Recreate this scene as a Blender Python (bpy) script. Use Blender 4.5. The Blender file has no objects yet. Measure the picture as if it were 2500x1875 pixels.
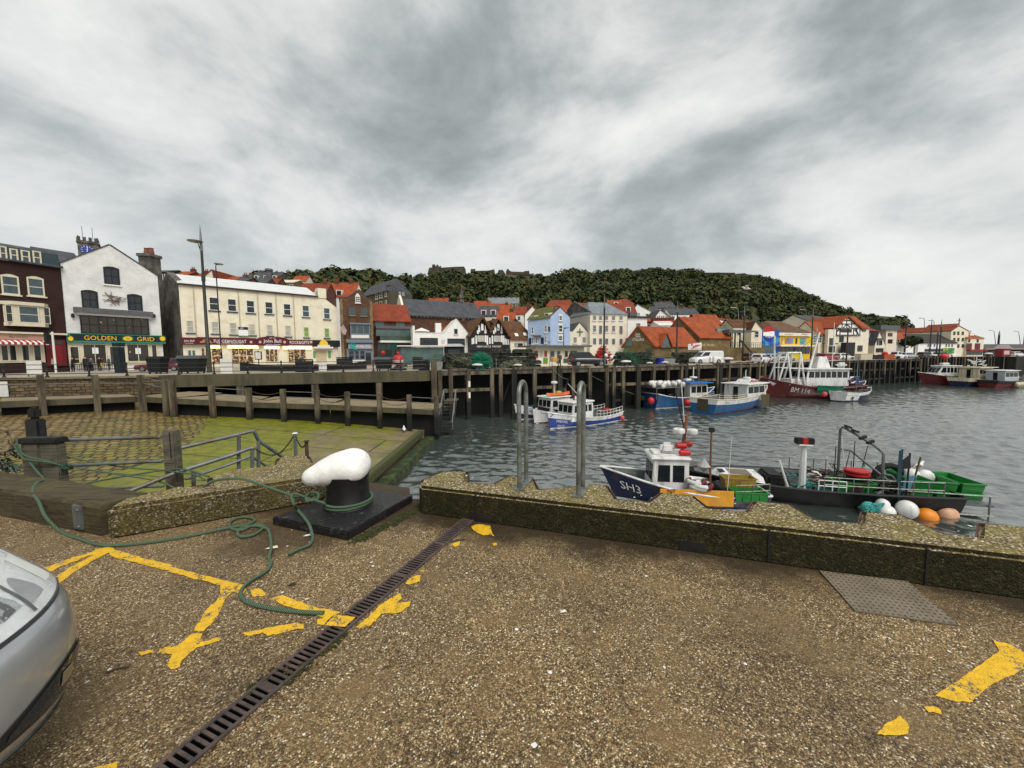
import bpy, math, random
import numpy as np
from mathutils import Vector, Matrix
random.seed(7)
C = bpy.context.scene.collection
SC = bpy.context.scene
V = Vector
# ---------------------------------------------------------------- camera
F, EYE, YH, ROLL = 939.0, 1.6, 866.0, 0.0068       # focal length in photo pixels (2500 wide), eye height, horizon row, roll
PT = math.atan((937.5-YH)/F); cPi, sPi = math.cos(PT), math.sin(PT); cRo, sRo = math.cos(ROLL), math.sin(ROLL)
cam = bpy.data.cameras.new('camera'); camo = bpy.data.objects.new('camera', cam); C.objects.link(camo)
cam.sensor_width = 36; cam.lens = F/2500*36; cam.clip_start = 0.05; cam.clip_end = 6000
r0 = V((1, 0, 0)); u0 = V((0, sPi, cPi)); fw = V((0, cPi, -sPi))
rr = r0*cRo-u0*sRo; uu = u0*cRo+r0*sRo
camo.matrix_world = Matrix(((rr.x, uu.x, -fw.x, 0), (rr.y, uu.y, -fw.y, 0), (rr.z, uu.z, -fw.z, EYE), (0, 0, 0, 1)))
SC.camera = camo
SC.view_settings.view_transform = 'Standard'; SC.view_settings.look = 'None'; SC.view_settings.exposure = 0.95; SC.view_settings.gamma = 1
# ---------------------------------------------------------------- world: Nishita sky almost covered by cloud
W = bpy.data.worlds.new('World'); SC.world = W; W.use_nodes = True
SUN_EL, SUN_AZ = math.radians(52), math.radians(148)

class NT:
    def __init__(s, tree): s.t = tree
    def n(s, typ, **k):
        nd = s.t.nodes.new(typ)
        for a, b in k.items():
            if a.startswith('_'): setattr(nd, a[1:], b)
        for a, b in k.items():
            if not a.startswith('_'): s.put(nd, a, b)
        return nd
    def put(s, nd, key, val):
        key = int(key[1:]) if key[0] == 'i' and key[1:].isdigit() else key
        sock = nd.inputs[key]
        if isinstance(val, bpy.types.NodeSocket): s.t.links.new(val, sock)
        elif isinstance(val, bpy.types.Node): s.t.links.new(val.outputs[0], sock)
        else:
            if sock.type == 'RGBA' and len(val) == 3: val = (*val, 1)
            sock.default_value = val
    def math(s, op, a, b=0.0, c=None, clamp=False):
        nd = s.n('ShaderNodeMath', _operation=op, _use_clamp=clamp); s.put(nd, 'i0', a); s.put(nd, 'i1', b)
        if c is not None: s.put(nd, 'i2', c)
        return nd.outputs[0]
    def mix(s, f, a, b, mode='MIX'):
        nd = s.n('ShaderNodeMix', _data_type='RGBA', _blend_type=mode, _clamp_factor=True)
        s.put(nd, 'i0', f); s.put(nd, 'i6', a); s.put(nd, 'i7', b); return nd.outputs[2]
    def ramp(s, fac, stops, interp='LINEAR'):
        nd = s.n('ShaderNodeValToRGB'); s.put(nd, 'i0', fac); e = nd.color_ramp.elements; nd.color_ramp.interpolation = interp
        while len(e) < len(stops): e.new(0.5)
        for i, (p, c) in enumerate(stops):
            e[i].position = p; e[i].color = (*c, 1) if not isinstance(c, (int, float)) else (c, c, c, 1)
        return nd.outputs[0]
    def noise(s, vec, scale, detail=4, rough=.55, dist=0.0, out=0):
        nd = s.n('ShaderNodeTexNoise', Scale=scale, Detail=detail, Roughness=rough, Distortion=dist)
        if vec is not None: s.put(nd, 'Vector', vec)
        return nd.outputs[out]

w = NT(W.node_tree); W.node_tree.nodes.clear()
sky = w.n('ShaderNodeTexSky', _sky_type='NISHITA', _sun_disc=False, _sun_elevation=SUN_EL, _sun_rotation=SUN_AZ)
tc = w.n('ShaderNodeTexCoord'); sx = w.n('ShaderNodeSeparateXYZ'); w.put(sx, 'i0', tc.outputs['Generated'])
zz = w.math('ADD', w.math('MAXIMUM', sx.outputs[2], 0.0), 0.30)                 # cloud layer seen in perspective
cv = w.n('ShaderNodeCombineXYZ'); w.put(cv, 'i0', w.math('DIVIDE', sx.outputs[0], zz)); w.put(cv, 'i1', w.math('DIVIDE', sx.outputs[1], zz))
SKY_OFF = (6.6, 12.5, 1.9)
CLOUD_OFF = (3.7, 1.3, 0.4)
mp = w.n('ShaderNodeMapping', _vector_type='POINT', Vector=cv, Location=CLOUD_OFF, Rotation=(0, 0, 0.5), Scale=(1.35, 1.05, 1))
n1 = w.noise(mp.outputs[0], 0.85, 7, .52, .4)
mq = w.n('ShaderNodeMapping', Vector=tc.outputs['Generated'], Location=SKY_OFF, Scale=(1, 1, 1.9))
n3 = w.noise(mq.outputs[0], 2.1, 9, .57, .2)
n2 = w.noise(mp.outputs[0], 2.3, 6, .55, .3)
nn = w.math('ADD', w.math('MULTIPLY', n1, .12), w.math('ADD', w.math('MULTIPLY', n2, .10), w.math('MULTIPLY', n3, .78)))
ccol = w.ramp(nn, [(.35, (.140, .158, .157)), (.43, (.205, .222, .218)), (.49, (.285, .300, .294)), (.55, (.380, .388, .378)), (.64, (.47, .47, .457))])
hz = w.math('POWER', w.math('SUBTRACT', 1.0, w.math('MAXIMUM', sx.outputs[2], 0.0)), 7.0)
ccol = w.mix(w.math('MULTIPLY', hz, .75), ccol, (.43, .44, .425))
skc = w.mix(1.0, sky.outputs[0], (.1, .1, .1), 'MULTIPLY')
bgc = w.mix(0.95, skc, ccol)
bg = w.n('ShaderNodeBackground', Color=bgc, Strength=1.0); wo = w.n('ShaderNodeOutputWorld'); w.put(wo, 'Surface', bg)
# ---------------------------------------------------------------- sun behind the cloud
sun = bpy.data.lights.new('sun', 'SUN'); sun.energy = 1.5; sun.angle = math.radians(35); sun.color = (1, .96, .9)
suno = bpy.data.objects.new('sun', sun); C.objects.link(suno)
sd = V((math.sin(SUN_AZ)*math.cos(SUN_EL), math.cos(SUN_AZ)*math.cos(SUN_EL), math.sin(SUN_EL)))
suno.rotation_euler = sd.to_track_quat('Z', 'Y').to_euler(); suno.location = (20, 20, 60)
SC.cycles.max_bounces = 6

# ---------------------------------------------------------------- where a photo pixel lies in the place
def ray(x, y):
    a = (x-1250)/F; b = (937.5-y)/F
    u = a*cRo+b*sRo; v = b*cRo-a*sRo
    return V((u, cPi+v*sPi, v*cPi-sPi))
def P(x, y, z=0.0):                # on the level z
    r = ray(x, y); t = (z-EYE)/r.z; return V((r.x*t, r.y*t, z))
def Q(x, y, Y):                    # at the distance Y
    r = ray(x, y); t = Y/r.y; return V((r.x*t, Y, EYE+r.z*t))
# ---------------------------------------------------------------- mesh helpers
class MB:
    def __init__(s, M=None): s.v = []; s.f = []; s.M = M
    def add(s, vs, fs):
        n = len(s.v)
        vs = [V(p) for p in vs]
        if s.M is not None: vs = [s.M @ p for p in vs]
        s.v += vs; s.f += [tuple(i+n for i in q) for q in fs]; return s
    def box(s, x0, x1, y0, y1, z0, z1):
        return s.add([(x0, y0, z0), (x1, y0, z0), (x1, y1, z0), (x0, y1, z0), (x0, y0, z1), (x1, y0, z1), (x1, y1, z1), (x0, y1, z1)],
                     [(3, 2, 1, 0), (4, 5, 6, 7), (0, 1, 5, 4), (1, 2, 6, 5), (2, 3, 7, 6), (3, 0, 4, 7)])
    def ob(s, o, a, b, c):         # box from the corner o along three edge vectors
        o, a, b, c = V(o), V(a), V(b), V(c)
        return s.add([o, o+a, o+a+b, o+b, o+c, o+a+c, o+a+b+c, o+b+c], [(3, 2, 1, 0), (4, 5, 6, 7), (0, 1, 5, 4), (1, 2, 6, 5), (2, 3, 7, 6), (3, 0, 4, 7)])
    def bar(s, p, q, w, h=None):
        p, q = V(p), V(q); d = (q-p); h = h or w
        side = d.cross(V((0, 0, 1)))
        if side.length < 1e-6: side = V((1, 0, 0))
        side.normalize(); up = side.cross(d).normalized()
        return s.ob(p-side*w/2-up*h/2, d, side*w, up*h)
    def tube(s, pts, r, n=8, cap=True):
        pts = [V(p) for p in pts]; m = len(pts); R = r if isinstance(r, (list, tuple)) else [r]*m
        vs = []; fs = []; prev = None
        for i, p in enumerate(pts):
            d = (pts[min(i+1, m-1)]-pts[max(i-1, 0)])
            d = d.normalized() if d.length > 1e-9 else V((0, 0, 1))
            if prev is None: prev = V((0, 0, 1)).cross(d) if abs(d.z) < .95 else V((1, 0, 0)).cross(d)
            a = prev-d*prev.dot(d)
            if a.length < 1e-6: a = d.orthogonal()
            a.normalize(); prev = a; b = d.cross(a)
            vs += [p+(a*math.cos(2*math.pi*k/n)+b*math.sin(2*math.pi*k/n))*R[i] for k in range(n)]
        for i in range(m-1):
            for k in range(n): fs.append((i*n+k, i*n+(k+1) % n, (i+1)*n+(k+1) % n, (i+1)*n+k))
        if cap: fs += [tuple(range(n))[::-1], tuple((m-1)*n+k for k in range(n))]
        return s.add(vs, fs)
    def lathe(s, prof, c=(0, 0, 0), n=16, sx=1, sy=1):
        vs = []; fs = []; m = len(prof); c = V(c)
        for r, z in prof: vs += [c+V((r*sx*math.cos(2*math.pi*k/n), r*sy*math.sin(2*math.pi*k/n), z)) for k in range(n)]
        for i in range(m-1):
            for k in range(n): fs.append((i*n+k, i*n+(k+1) % n, (i+1)*n+(k+1) % n, (i+1)*n+k))
        fs += [tuple(range(n))[::-1], tuple((m-1)*n+k for k in range(n))]
        return s.add(vs, fs)
    def ball(s, c, rx, ry=None, rz=None, n=12, m=8):
        ry = ry or rx; rz = rz or rx
        pr = [(max(math.sin(math.pi*i/m), .02), -math.cos(math.pi*i/m)*rz) for i in range(m+1)]
        return s.lathe(pr, c, n, rx, ry)
    def poly(s, pts): return s.add(pts, [tuple(range(len(pts)))])
    def prism(s, pts, vec):
        pts = [V(p) for p in pts]; n = len(pts); vec = V(vec)
        return s.add(pts+[p+vec for p in pts], [tuple(range(n))[::-1], tuple(range(n, 2*n))]+[(i, (i+1) % n, (i+1) % n+n, i+n) for i in range(n)])
    def loft(s, secs, closed=True, cap=True):
        n = len(secs[0]); vs = [p for q in secs for p in q]; fs = []
        for i in range(len(secs)-1):
            for k in range(n if closed else n-1): fs.append((i*n+k, i*n+(k+1) % n, (i+1)*n+(k+1) % n, (i+1)*n+k))
        if cap: fs += [tuple(range(n))[::-1], tuple((len(secs)-1)*n+k for k in range(n))]
        return s.add(vs, fs)

def raw_obj(name, me, mats, parent=None):
    o = bpy.data.objects.new(name, me); C.objects.link(o)
    for m in (mats if isinstance(mats, (list, tuple)) else [mats]): me.materials.append(m)
    if parent is not None: o.parent = parent
    return o
def obj(name, mb, mat, parent=None, off=None, smooth=False, bevel=0, uv=True, recenter=True):
    """one mesh object; off is the world place of the parent thing when the shape was made in world coordinates"""
    vs = mb.v
    loc = V((0, 0, 0))
    if parent is None and recenter and vs:
        xs = [p.x for p in vs]; ys = [p.y for p in vs]; loc = V(((min(xs)+max(xs))/2, (min(ys)+max(ys))/2, min(p.z for p in vs)))
    o0 = V(off) if off is not None else V((0, 0, 0))
    me = bpy.data.meshes.new(name)
    me.from_pydata([p-loc-o0 for p in vs], [], mb.f); me.update()
    import bmesh
    bm = bmesh.new(); bm.from_mesh(me); bmesh.ops.recalc_face_normals(bm, faces=bm.faces)
    if bevel:
        bmesh.ops.bevel(bm, geom=[e for e in bm.edges if len(e.link_faces) == 2 and e.calc_face_angle(0) > .5], offset=bevel, segments=2, affect='EDGES', clamp_overlap=True)
    if uv:
        L = bm.loops.layers.uv.new('UVMap')
        for f in bm.faces:
            n = f.normal
            if abs(n.z) > .92: t, b = V((1, 0, 0)), V((0, 1, 0))
            else:
                t = V((0, 0, 1)).cross(n).normalized(); b = n.cross(t)
            for l in f.loops:
                p = l.vert.co+loc+o0; l[L].uv = (p.dot(t), p.dot(b))
    if smooth:
        for f in bm.faces: f.smooth = True
    bm.to_mesh(me); bm.free()
    o = raw_obj(name, me, mat, parent); o.location = loc
    if smooth and smooth != 2:
        try: me.set_sharp_from_angle(angle=math.radians(42))
        except Exception: pass
    return o
def tag(o, label, cat, group=None, kind=None):
    o['label'] = label; o['category'] = cat
    if group: o['group'] = group
    if kind: o['kind'] = kind
    return o
def struct(o, kind='structure'): o['kind'] = kind; return o
def thing(name, label, cat, loc=(0, 0, 0), rz=0, group=None):
    o = bpy.data.objects.new(name, None); C.objects.link(o); o.empty_display_size = .3
    o.location = loc; o.rotation_euler = (0, 0, rz); return tag(o, label, cat, group)
def copy_tree(o, parent=None):
    c = o.copy(); C.objects.link(c)
    if parent is not None: c.parent = parent
    for ch in [x for x in o.children]: copy_tree(ch, c)
    return c
def dup(o, loc, rz, label=None, group=None, sc=None, rot=None):
    c = copy_tree(o); c.location = loc; c.rotation_euler = rot or (0, 0, rz)
    if label: c['label'] = label
    if group: c['group'] = group
    if sc: c.scale = (sc, sc, sc)
    return c
# ---------------------------------------------------------------- materials
MC = {}
def mat(key, col=(.5, .5, .5), rough=.7, var=.22, scale=2.0, bump=.15, bscale=None, metal=0.0, col2=None, mix2=.5, scale2=1.2, emit=0, spec=.4, streak=False, coat=0):
    """a weathered surface: base colour with two scales of noise, an optional second colour in patches, fine bump"""
    if key in MC: return MC[key]
    m = bpy.data.materials.new(key); m.use_nodes = True; t = NT(m.node_tree); m.node_tree.nodes.clear(); MC[key] = m
    geo = t.n('ShaderNodeNewGeometry'); pos = geo.outputs['Position']
    if streak:
        mpn = t.n('ShaderNodeMapping', Vector=pos, Scale=(1, 1, .16)); vec = mpn.outputs[0]
    else: vec = pos
    c = col
    if col2 is not None:
        f = t.ramp(t.noise(vec, scale2, 6, .65), [(mix2-.07, 0.0), (mix2+.07, 1.0)])
        c = t.mix(f, (*col, 1), (*col2, 1))
    n1 = t.noise(vec, scale, 6, .6)
    g = t.ramp(n1, [(.25, 1-var), (.75, 1+var*.6)])
    base = t.mix(1.0, c if not isinstance(c, tuple) else (*c, 1), g, 'MULTIPLY')
    b = t.n('ShaderNodeBsdfPrincipled', Roughness=rough, Metallic=metal); t.put(b, 'Base Color', base); t.put(b, 'Specular IOR Level', spec)
    if coat: t.put(b, 'Coat Weight', coat); t.put(b, 'Coat Roughness', .04)
    if emit: t.put(b, 'Emission Color', base); t.put(b, 'Emission Strength', emit)
    if bump:
        bp = t.n('ShaderNodeBump', Strength=bump, Distance=.02, Height=t.noise(pos, bscale or scale*9, 5, .65)); t.put(b, 'Normal', bp)
    o = t.n('ShaderNodeOutputMaterial'); t.put(o, 'Surface', b); return m
def masonry(key, c1, c2, mortar, bw=.22, bh=.075, rough=.85, ms=.012, bias=0.0, dirt=.35, bump=.5, off=.5, wb=.03):
    if key in MC: return MC[key]
    m = bpy.data.materials.new(key); m.use_nodes = True; t = NT(m.node_tree); m.node_tree.nodes.clear(); MC[key] = m
    uv = t.n('ShaderNodeUVMap'); geo = t.n('ShaderNodeNewGeometry')
    wob = t.mix(wb, uv.outputs[0], t.noise(uv.outputs[0], 2.2, 3, .5, 0, 1), 'ADD')
    br = t.n('ShaderNodeTexBrick', Vector=wob, Color1=c1, Color2=c2, Mortar=mortar, Scale=1.0, Bias=bias, _offset=off); t.put(br, 'Mortar Size', ms); t.put(br, 'Brick Width', bw); t.put(br, 'Row Height', bh); t.put(br, 'Mortar Smooth', .3)
    d = t.ramp(t.noise(geo.outputs['Position'], .8, 7, .65), [(.3, 1-dirt), (.7, 1.15)])
    base = t.mix(1.0, br.outputs[0], d, 'MULTIPLY')
    b = t.n('ShaderNodeBsdfPrincipled', Roughness=rough); t.put(b, 'Base Color', base); t.put(b, 'Specular IOR Level', .25)
    hh = t.math('SUBTRACT', t.math('MULTIPLY', t.noise(geo.outputs['Position'], 14, 4), .4), br.outputs[1])
    t.put(b, 'Normal', t.n('ShaderNodeBump', Strength=bump, Distance=.02, Height=hh))
    o = t.n('ShaderNodeOutputMaterial'); t.put(o, 'Surface', b); return m
def tiles(key, c1, c2, row=.3, wd=.25, rough=.75, moss=None, mossamt=.6):
    if key in MC: return MC[key]
    m = masonry(key, c1, c2, tuple(x*.35 for x in c1), wd, row, rough, .02, 0, .4, .6)
    if moss:
        t = NT(m.node_tree); b = [n for n in m.node_tree.nodes if n.type == 'BSDF_PRINCIPLED'][0]
        old = b.inputs['Base Color'].links[0].from_socket; geo = t.n('ShaderNodeNewGeometry')
        f = t.ramp(t.noise(geo.outputs['Position'], 1.1, 6, .7), [(mossamt-.1, 0.0), (mossamt+.08, 1.0)])
        t.put(b, 'Base Color', t.mix(f, old, (*moss, 1)))
    return m
def glass(key, col=(.02, .025, .03), rough=.06, lit=None, lsc=1.3, lth=.66):
    if key in MC: return MC[key]
    m = bpy.data.materials.new(key); m.use_nodes = True; t = NT(m.node_tree); m.node_tree.nodes.clear(); MC[key] = m
    geo = t.n('ShaderNodeNewGeometry')
    n = t.noise(geo.outputs['Position'], .9, 4, .6)
    c = t.mix(n, tuple(x*.5 for x in col)+(1,), tuple(x*1.6 for x in col)+(1,))
    b = t.n('ShaderNodeBsdfPrincipled', Roughness=rough); t.put(b, 'Base Color', c); t.put(b, 'Specular IOR Level', .5)
    bp = t.n('ShaderNodeBump', Strength=.12, Distance=.05, Height=t.noise(geo.outputs['Position'], .7, 2)); t.put(b, 'Normal', bp)
    if lit:
        e = t.ramp(t.noise(geo.outputs['Position'], lsc, 3, .6), [(lth, 0.0), (lth+.09, 1.0)])
        t.put(b, 'Emission Color', t.mix(e, (.010*lit[0], .010*lit[1], .010*lit[2], 1), (*lit, 1))); t.put(b, 'Emission Strength', .7)
    o = t.n('ShaderNodeOutputMaterial'); t.put(o, 'Surface', b); return m
_font = {}
def lettering(body, parent, off, origin, xdir, up, height, width=None, m=None, ext=.012, name='lettering', shear=0.0, center=True):
    """real letters: a text outline turned to a mesh, laid on a surface at origin (its centre) along xdir / up"""
    cu = bpy.data.curves.new('text', 'FONT'); cu.body = body; cu.extrude = 0.0; cu.resolution_u = 2; cu.shear = shear
    tmp = bpy.data.objects.new('text', cu); C.objects.link(tmp)
    dg = bpy.context.evaluated_depsgraph_get(); dg.update()
    me = bpy.data.meshes.new_from_object(tmp.evaluated_get(dg)); bpy.data.objects.remove(tmp); bpy.data.curves.remove(cu)
    xs = [v.co.x for v in me.vertices]; ys = [v.co.y for v in me.vertices]
    x0, x1, y0, y1 = min(xs), max(xs), min(ys), max(ys)
    k = height/max(y1-y0, 1e-6); kx = (width/max(x1-x0, 1e-6)) if width else k
    xdir = V(xdir).normalized(); up = V(up).normalized(); nn_ = xdir.cross(up); o0 = V(off) if off is not None else V((0, 0, 0))
    for v in me.vertices:
        a = (v.co.x-(x0+x1)/2)*kx; b = (v.co.y-(y0+y1)/2)*k
        v.co = V(origin)+xdir*a+up*b+nn_*ext-o0
    me.materials.clear()
    return raw_obj(name, me, m, parent)
# ---------------------------------------------------------------- facades
class Fac:
    def __init__(s, a, b):
        s.A = V((a[0], a[1], 0)); s.B = V((b[0], b[1], 0)); d = s.B-s.A; s.L = d.length; s.t = d.normalized(); s.n = V((s.t.y, -s.t.x, 0))
    def pt(s, a, z, d=0.0): return s.A+s.t*a+s.n*d+V((0, 0, z))
    def px(s, x, y):
        r = ray(x, y); k = s.A.dot(s.n)/r.dot(s.n) if abs(r.dot(s.n)) > 1e-9 else 0
        p = r*k; return ((p-s.A).dot(s.t), EYE+p.z)
    def rect(s, x0, y0, x1, y1):
        xm, ym = (x0+x1)/2, (y0+y1)/2
        return s.px(x0, ym)[0], s.px(xm, y1)[1], s.px(x1, ym)[0], s.px(xm, y0)[1]
    def slab(s, mb, a0, z0, a1, z1, d0, d1):
        return mb.ob(s.pt(a0, z0, d0), s.t*(a1-a0), V((0, 0, z1-z0)), s.n*(d1-d0))
def fac(xl, Yl, xr, Yr, y=870):
    return Fac(Q(xl, y, Yl), Q(xr, y, Yr))
# ================================================================ SETTING
HP = 0.28; WL = -5.3
def ground_shader(t, pos):
    """exposed-aggregate concrete: every pebble its own shade, brown grime between and damp along the kerbs"""
    v = t.n('ShaderNodeTexVoronoi', Vector=t.mix(.012, pos, t.noise(pos, 30, 2, .5, 0, 1), 'ADD'), Scale=140.0, Randomness=1.0)
    v2 = t.n('ShaderNodeTexVoronoi', Vector=pos, Scale=60.0)
    sep = t.n('ShaderNodeSeparateColor', Color=v.outputs['Color']); sep2 = t.n('ShaderNodeSeparateColor', Color=v2.outputs['Color'])
    peb = t.ramp(sep.outputs[0], [(0, (.080, .046, .017)), (.35, (.20, .126, .052)), (.68, (.32, .215, .097)), (.91, (.45, .335, .18)), (.985, (.88, .77, .56))])
    big = t.ramp(sep2.outputs[0], [(.0, .78), (.6, 1.0), (.92, 1.12), (1, 1.6)])
    peb = t.mix(1.0, peb, big, 'MULTIPLY')
    edge = t.ramp(v.outputs['Distance'], [(.0, 1.0), (.42, .95), (.75, .32)])
    c = t.mix(1.0, peb, edge, 'MULTIPLY')
    big1 = t.ramp(t.noise(pos, .8, 8, .68), [(.3, .5), (.48, .98), (.72, 1.3)])
    c = t.mix(1.0, c, big1, 'MULTIPLY')
    silt = t.ramp(t.noise(pos, 2.1, 7, .7), [(.5, 0.0), (.66, .75)])
    c = t.mix(silt, c, (.20, .13, .055, 1))
    sx = t.n('ShaderNodeSeparateXYZ'); t.put(sx, 'i0', pos)
    # damp moss foot along both parapets and round the bollard plate
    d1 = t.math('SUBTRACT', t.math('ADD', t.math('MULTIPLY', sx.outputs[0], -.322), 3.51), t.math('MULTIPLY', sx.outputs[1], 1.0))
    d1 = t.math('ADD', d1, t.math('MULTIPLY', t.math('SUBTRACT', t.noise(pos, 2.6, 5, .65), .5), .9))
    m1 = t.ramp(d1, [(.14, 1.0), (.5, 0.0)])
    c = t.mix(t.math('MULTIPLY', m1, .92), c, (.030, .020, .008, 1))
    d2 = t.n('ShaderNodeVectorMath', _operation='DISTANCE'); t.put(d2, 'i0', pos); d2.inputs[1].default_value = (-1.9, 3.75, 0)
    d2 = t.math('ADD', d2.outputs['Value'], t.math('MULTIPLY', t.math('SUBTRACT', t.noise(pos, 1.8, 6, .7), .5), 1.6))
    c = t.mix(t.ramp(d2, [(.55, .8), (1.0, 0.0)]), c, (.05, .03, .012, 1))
    return c, v
def make_ground():
    m = bpy.data.materials.new('ground'); m.use_nodes = True; t = NT(m.node_tree); m.node_tree.nodes.clear()
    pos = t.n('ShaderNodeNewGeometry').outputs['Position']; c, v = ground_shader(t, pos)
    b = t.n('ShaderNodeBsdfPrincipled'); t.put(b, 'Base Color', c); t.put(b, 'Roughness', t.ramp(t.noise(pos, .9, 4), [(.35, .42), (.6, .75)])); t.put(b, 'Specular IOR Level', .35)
    t.put(b, 'Normal', t.n('ShaderNodeBump', Strength=.8, Distance=.006, Height=t.math('MULTIPLY', v.outputs['Distance'], -1.0)))
    o = t.n('ShaderNodeOutputMaterial'); t.put(o, 'Surface', b)
    y = bpy.data.materials.new('yellow_paint'); y.use_nodes = True; t = NT(y.node_tree); y.node_tree.nodes.clear()
    pos = t.n('ShaderNodeNewGeometry').outputs['Position']; c, v = ground_shader(t, pos)
    wear = t.math('ADD', t.math('MULTIPLY', t.noise(pos, 9, 8, .75), .75), t.math('MULTIPLY', t.noise(pos, 60, 3, .6), .25)); wear = t.math('ADD', wear, t.math('MULTIPLY', t.math('SUBTRACT', v.outputs['Distance'], .4), -.08))
    f = t.ramp(wear, [(.41, 0.0), (.46, 1.0)])
    pc = t.mix(1.0, (.80, .47, .012, 1), t.ramp(t.noise(pos, 22, 6, .7), [(.3, .72), (.7, 1.1)]), 'MULTIPLY')
    pc = t.mix(t.ramp(v.outputs['Distance'], [(.55, 0.0), (.85, .35)]), pc, (.2, .13, .02, 1))
    b = t.n('ShaderNodeBsdfPrincipled', Roughness=.6); t.put(b, 'Base Color', t.mix(f, c, pc))
    t.put(b, 'Normal', t.n('ShaderNodeBump', Strength=.5, Distance=.005, Height=t.math('MULTIPLY', v.outputs['Distance'], -1.0)))
    o = t.n('ShaderNodeOutputMaterial'); t.put(o, 'Surface', b); return m, y
M_GROUND, M_YELLOW = make_ground()
def make_aggregate(key, mossy):
    m = bpy.data.materials.new(key); m.use_nodes = True; t = NT(m.node_tree); m.node_tree.nodes.clear()
    geo = t.n('ShaderNodeNewGeometry'); pos = geo.outputs['Position']
    v = t.n('ShaderNodeTexVoronoi', Vector=pos, Scale=75.0); sep = t.n('ShaderNodeSeparateColor', Color=v.outputs['Color'])
    peb = t.ramp(sep.outputs[0], [(0, (.10, .072, .03)), (.4, (.21, .155, .07)), (.72, (.33, .26, .13)), (.9, (.55, .47, .30)), (1, (.85, .8, .68))])
    c = t.mix(1.0, peb, t.ramp(v.outputs['Distance'], [(.0, 1.0), (.4, .95), (.75, .3)]), 'MULTIPLY')
    lich = t.ramp(t.noise(pos, 5, 7, .7), [(.45, 0.0), (.62, .55)])
    c = t.mix(lich, c, (.20, .165, .035, 1))
    c = t.mix(t.ramp(t.noise(pos, 2.2, 6, .65), [(.52, 0.0), (.72, .6)]), c, (.10, .085, .035, 1))
    # algae, with shade painted into the same dark colour, on the upright faces
    sxn = t.n('ShaderNodeSeparateXYZ'); t.put(sxn, 'i0', geo.outputs['Normal'])
    up = t.ramp(t.math('ADD', sxn.outputs[2], t.math('MULTIPLY', t.math('SUBTRACT', t.noise(pos, 9, 5, .7), .5), .5)), [(.25, 1.0), (.6, 0.0)])
    alg_shade = t.ramp(t.noise(pos, 14, 6, .75), [(.48, (.009, .008, .002)), (.62, (.026, .022, .006)), (.76, (.10, .08, .03))])
    c = t.mix(t.math('MULTIPLY', up, mossy), c, alg_shade)
    b = t.n('ShaderNodeBsdfPrincipled', Roughness=.85); t.put(b, 'Base Color', c); t.put(b, 'Specular IOR Level', .2)
    hh = t.math('ADD', t.math('MULTIPLY', v.outputs['Distance'], -.6), t.math('MULTIPLY', t.noise(pos, 11, 5, .7), 1.6))
    t.put(b, 'Normal', t.n('ShaderNodeBump', Strength=.8, Distance=.012, Height=hh))
    o = t.n('ShaderNodeOutputMaterial'); t.put(o, 'Surface', b); return m
M_PARA = make_aggregate('parapet_concrete', .93)
M_KERB = make_aggregate('kerb_concrete', .55)
M_RUST = mat('rusty_steel', (.10, .045, .028), .85, .5, 5, .4, col2=(.035, .028, .024), mix2=.5, scale2=6)
M_GALV = mat('galvanised', (.24, .255, .24), .45, .35, 9, .06, metal=.55, col2=(.15, .155, .12), mix2=.55, scale2=7)
M_RAIL = mat('rail_steel', (.17, .185, .185), .5, .35, 8, .1, metal=.4, col2=(.12, .07, .045), mix2=.62, scale2=3)
M_BLACK = mat('black_iron', (.012, .012, .013), .42, .5, 12, .25, spec=.5)
M_DARKWALL = mat('shade_dark_wall', (.007, .007, .005), .8, .6, 1.5, .3, col2=(.003, .003, .003), mix2=.45, scale2=.6, streak=True)  # near black puts the shade of the quay hollow into the wall colour
def wood(key, c1, c2, grain=26, moss=None):
    m = bpy.data.materials.new(key); m.use_nodes = True; t = NT(m.node_tree); m.node_tree.nodes.clear()
    uv = t.n('ShaderNodeUVMap').outputs[0]; pos = t.n('ShaderNodeNewGeometry').outputs['Position']
    st = t.n('ShaderNodeMapping', Vector=uv, Scale=(1.2, grain, 1)).outputs[0]
    g = t.noise(st, 1.0, 6, .7, .3); c = t.mix(t.ramp(g, [(.3, 0.0), (.7, 1.0)]), (*c1, 1), (*c2, 1))
    c = t.mix(t.ramp(g, [(.36, .75), (.42, 0.0)]), c, (.012, .009, .006, 1))
    if moss: c = t.mix(t.ramp(t.noise(pos, 4, 6, .7), [(.5, 0.0), (.66, .7)]), c, (*moss, 1))
    c = t.mix(t.ramp(t.noise(pos, 3, 8, .75), [(.67, 0.0), (.72, .5)]), c, (.55, .53, .46, 1))
    b = t.n('ShaderNodeBsdfPrincipled', Roughness=.82); t.put(b, 'Base Color', c); t.put(b, 'Specular IOR Level', .2)
    t.put(b, 'Normal', t.n('ShaderNodeBump', Strength=.7, Distance=.02, Height=g)); o = t.n('ShaderNodeOutputMaterial'); t.put(o, 'Surface', b); MC[key] = m; return m
M_BAULK = wood('baulk_wood', (.038, .029, .016), (.105, .086, .05), 34, (.10, .10, .04))
M_POST = wood('post_wood', (.07, .062, .045), (.17, .15, .11), 20, (.05, .06, .035))
M_PILE = mat('pile_wood', (.15, .125, .08), .85, .5, 1.6, .5, col2=(.06, .045, .028), mix2=.5, scale2=1.4, streak=True)
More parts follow.
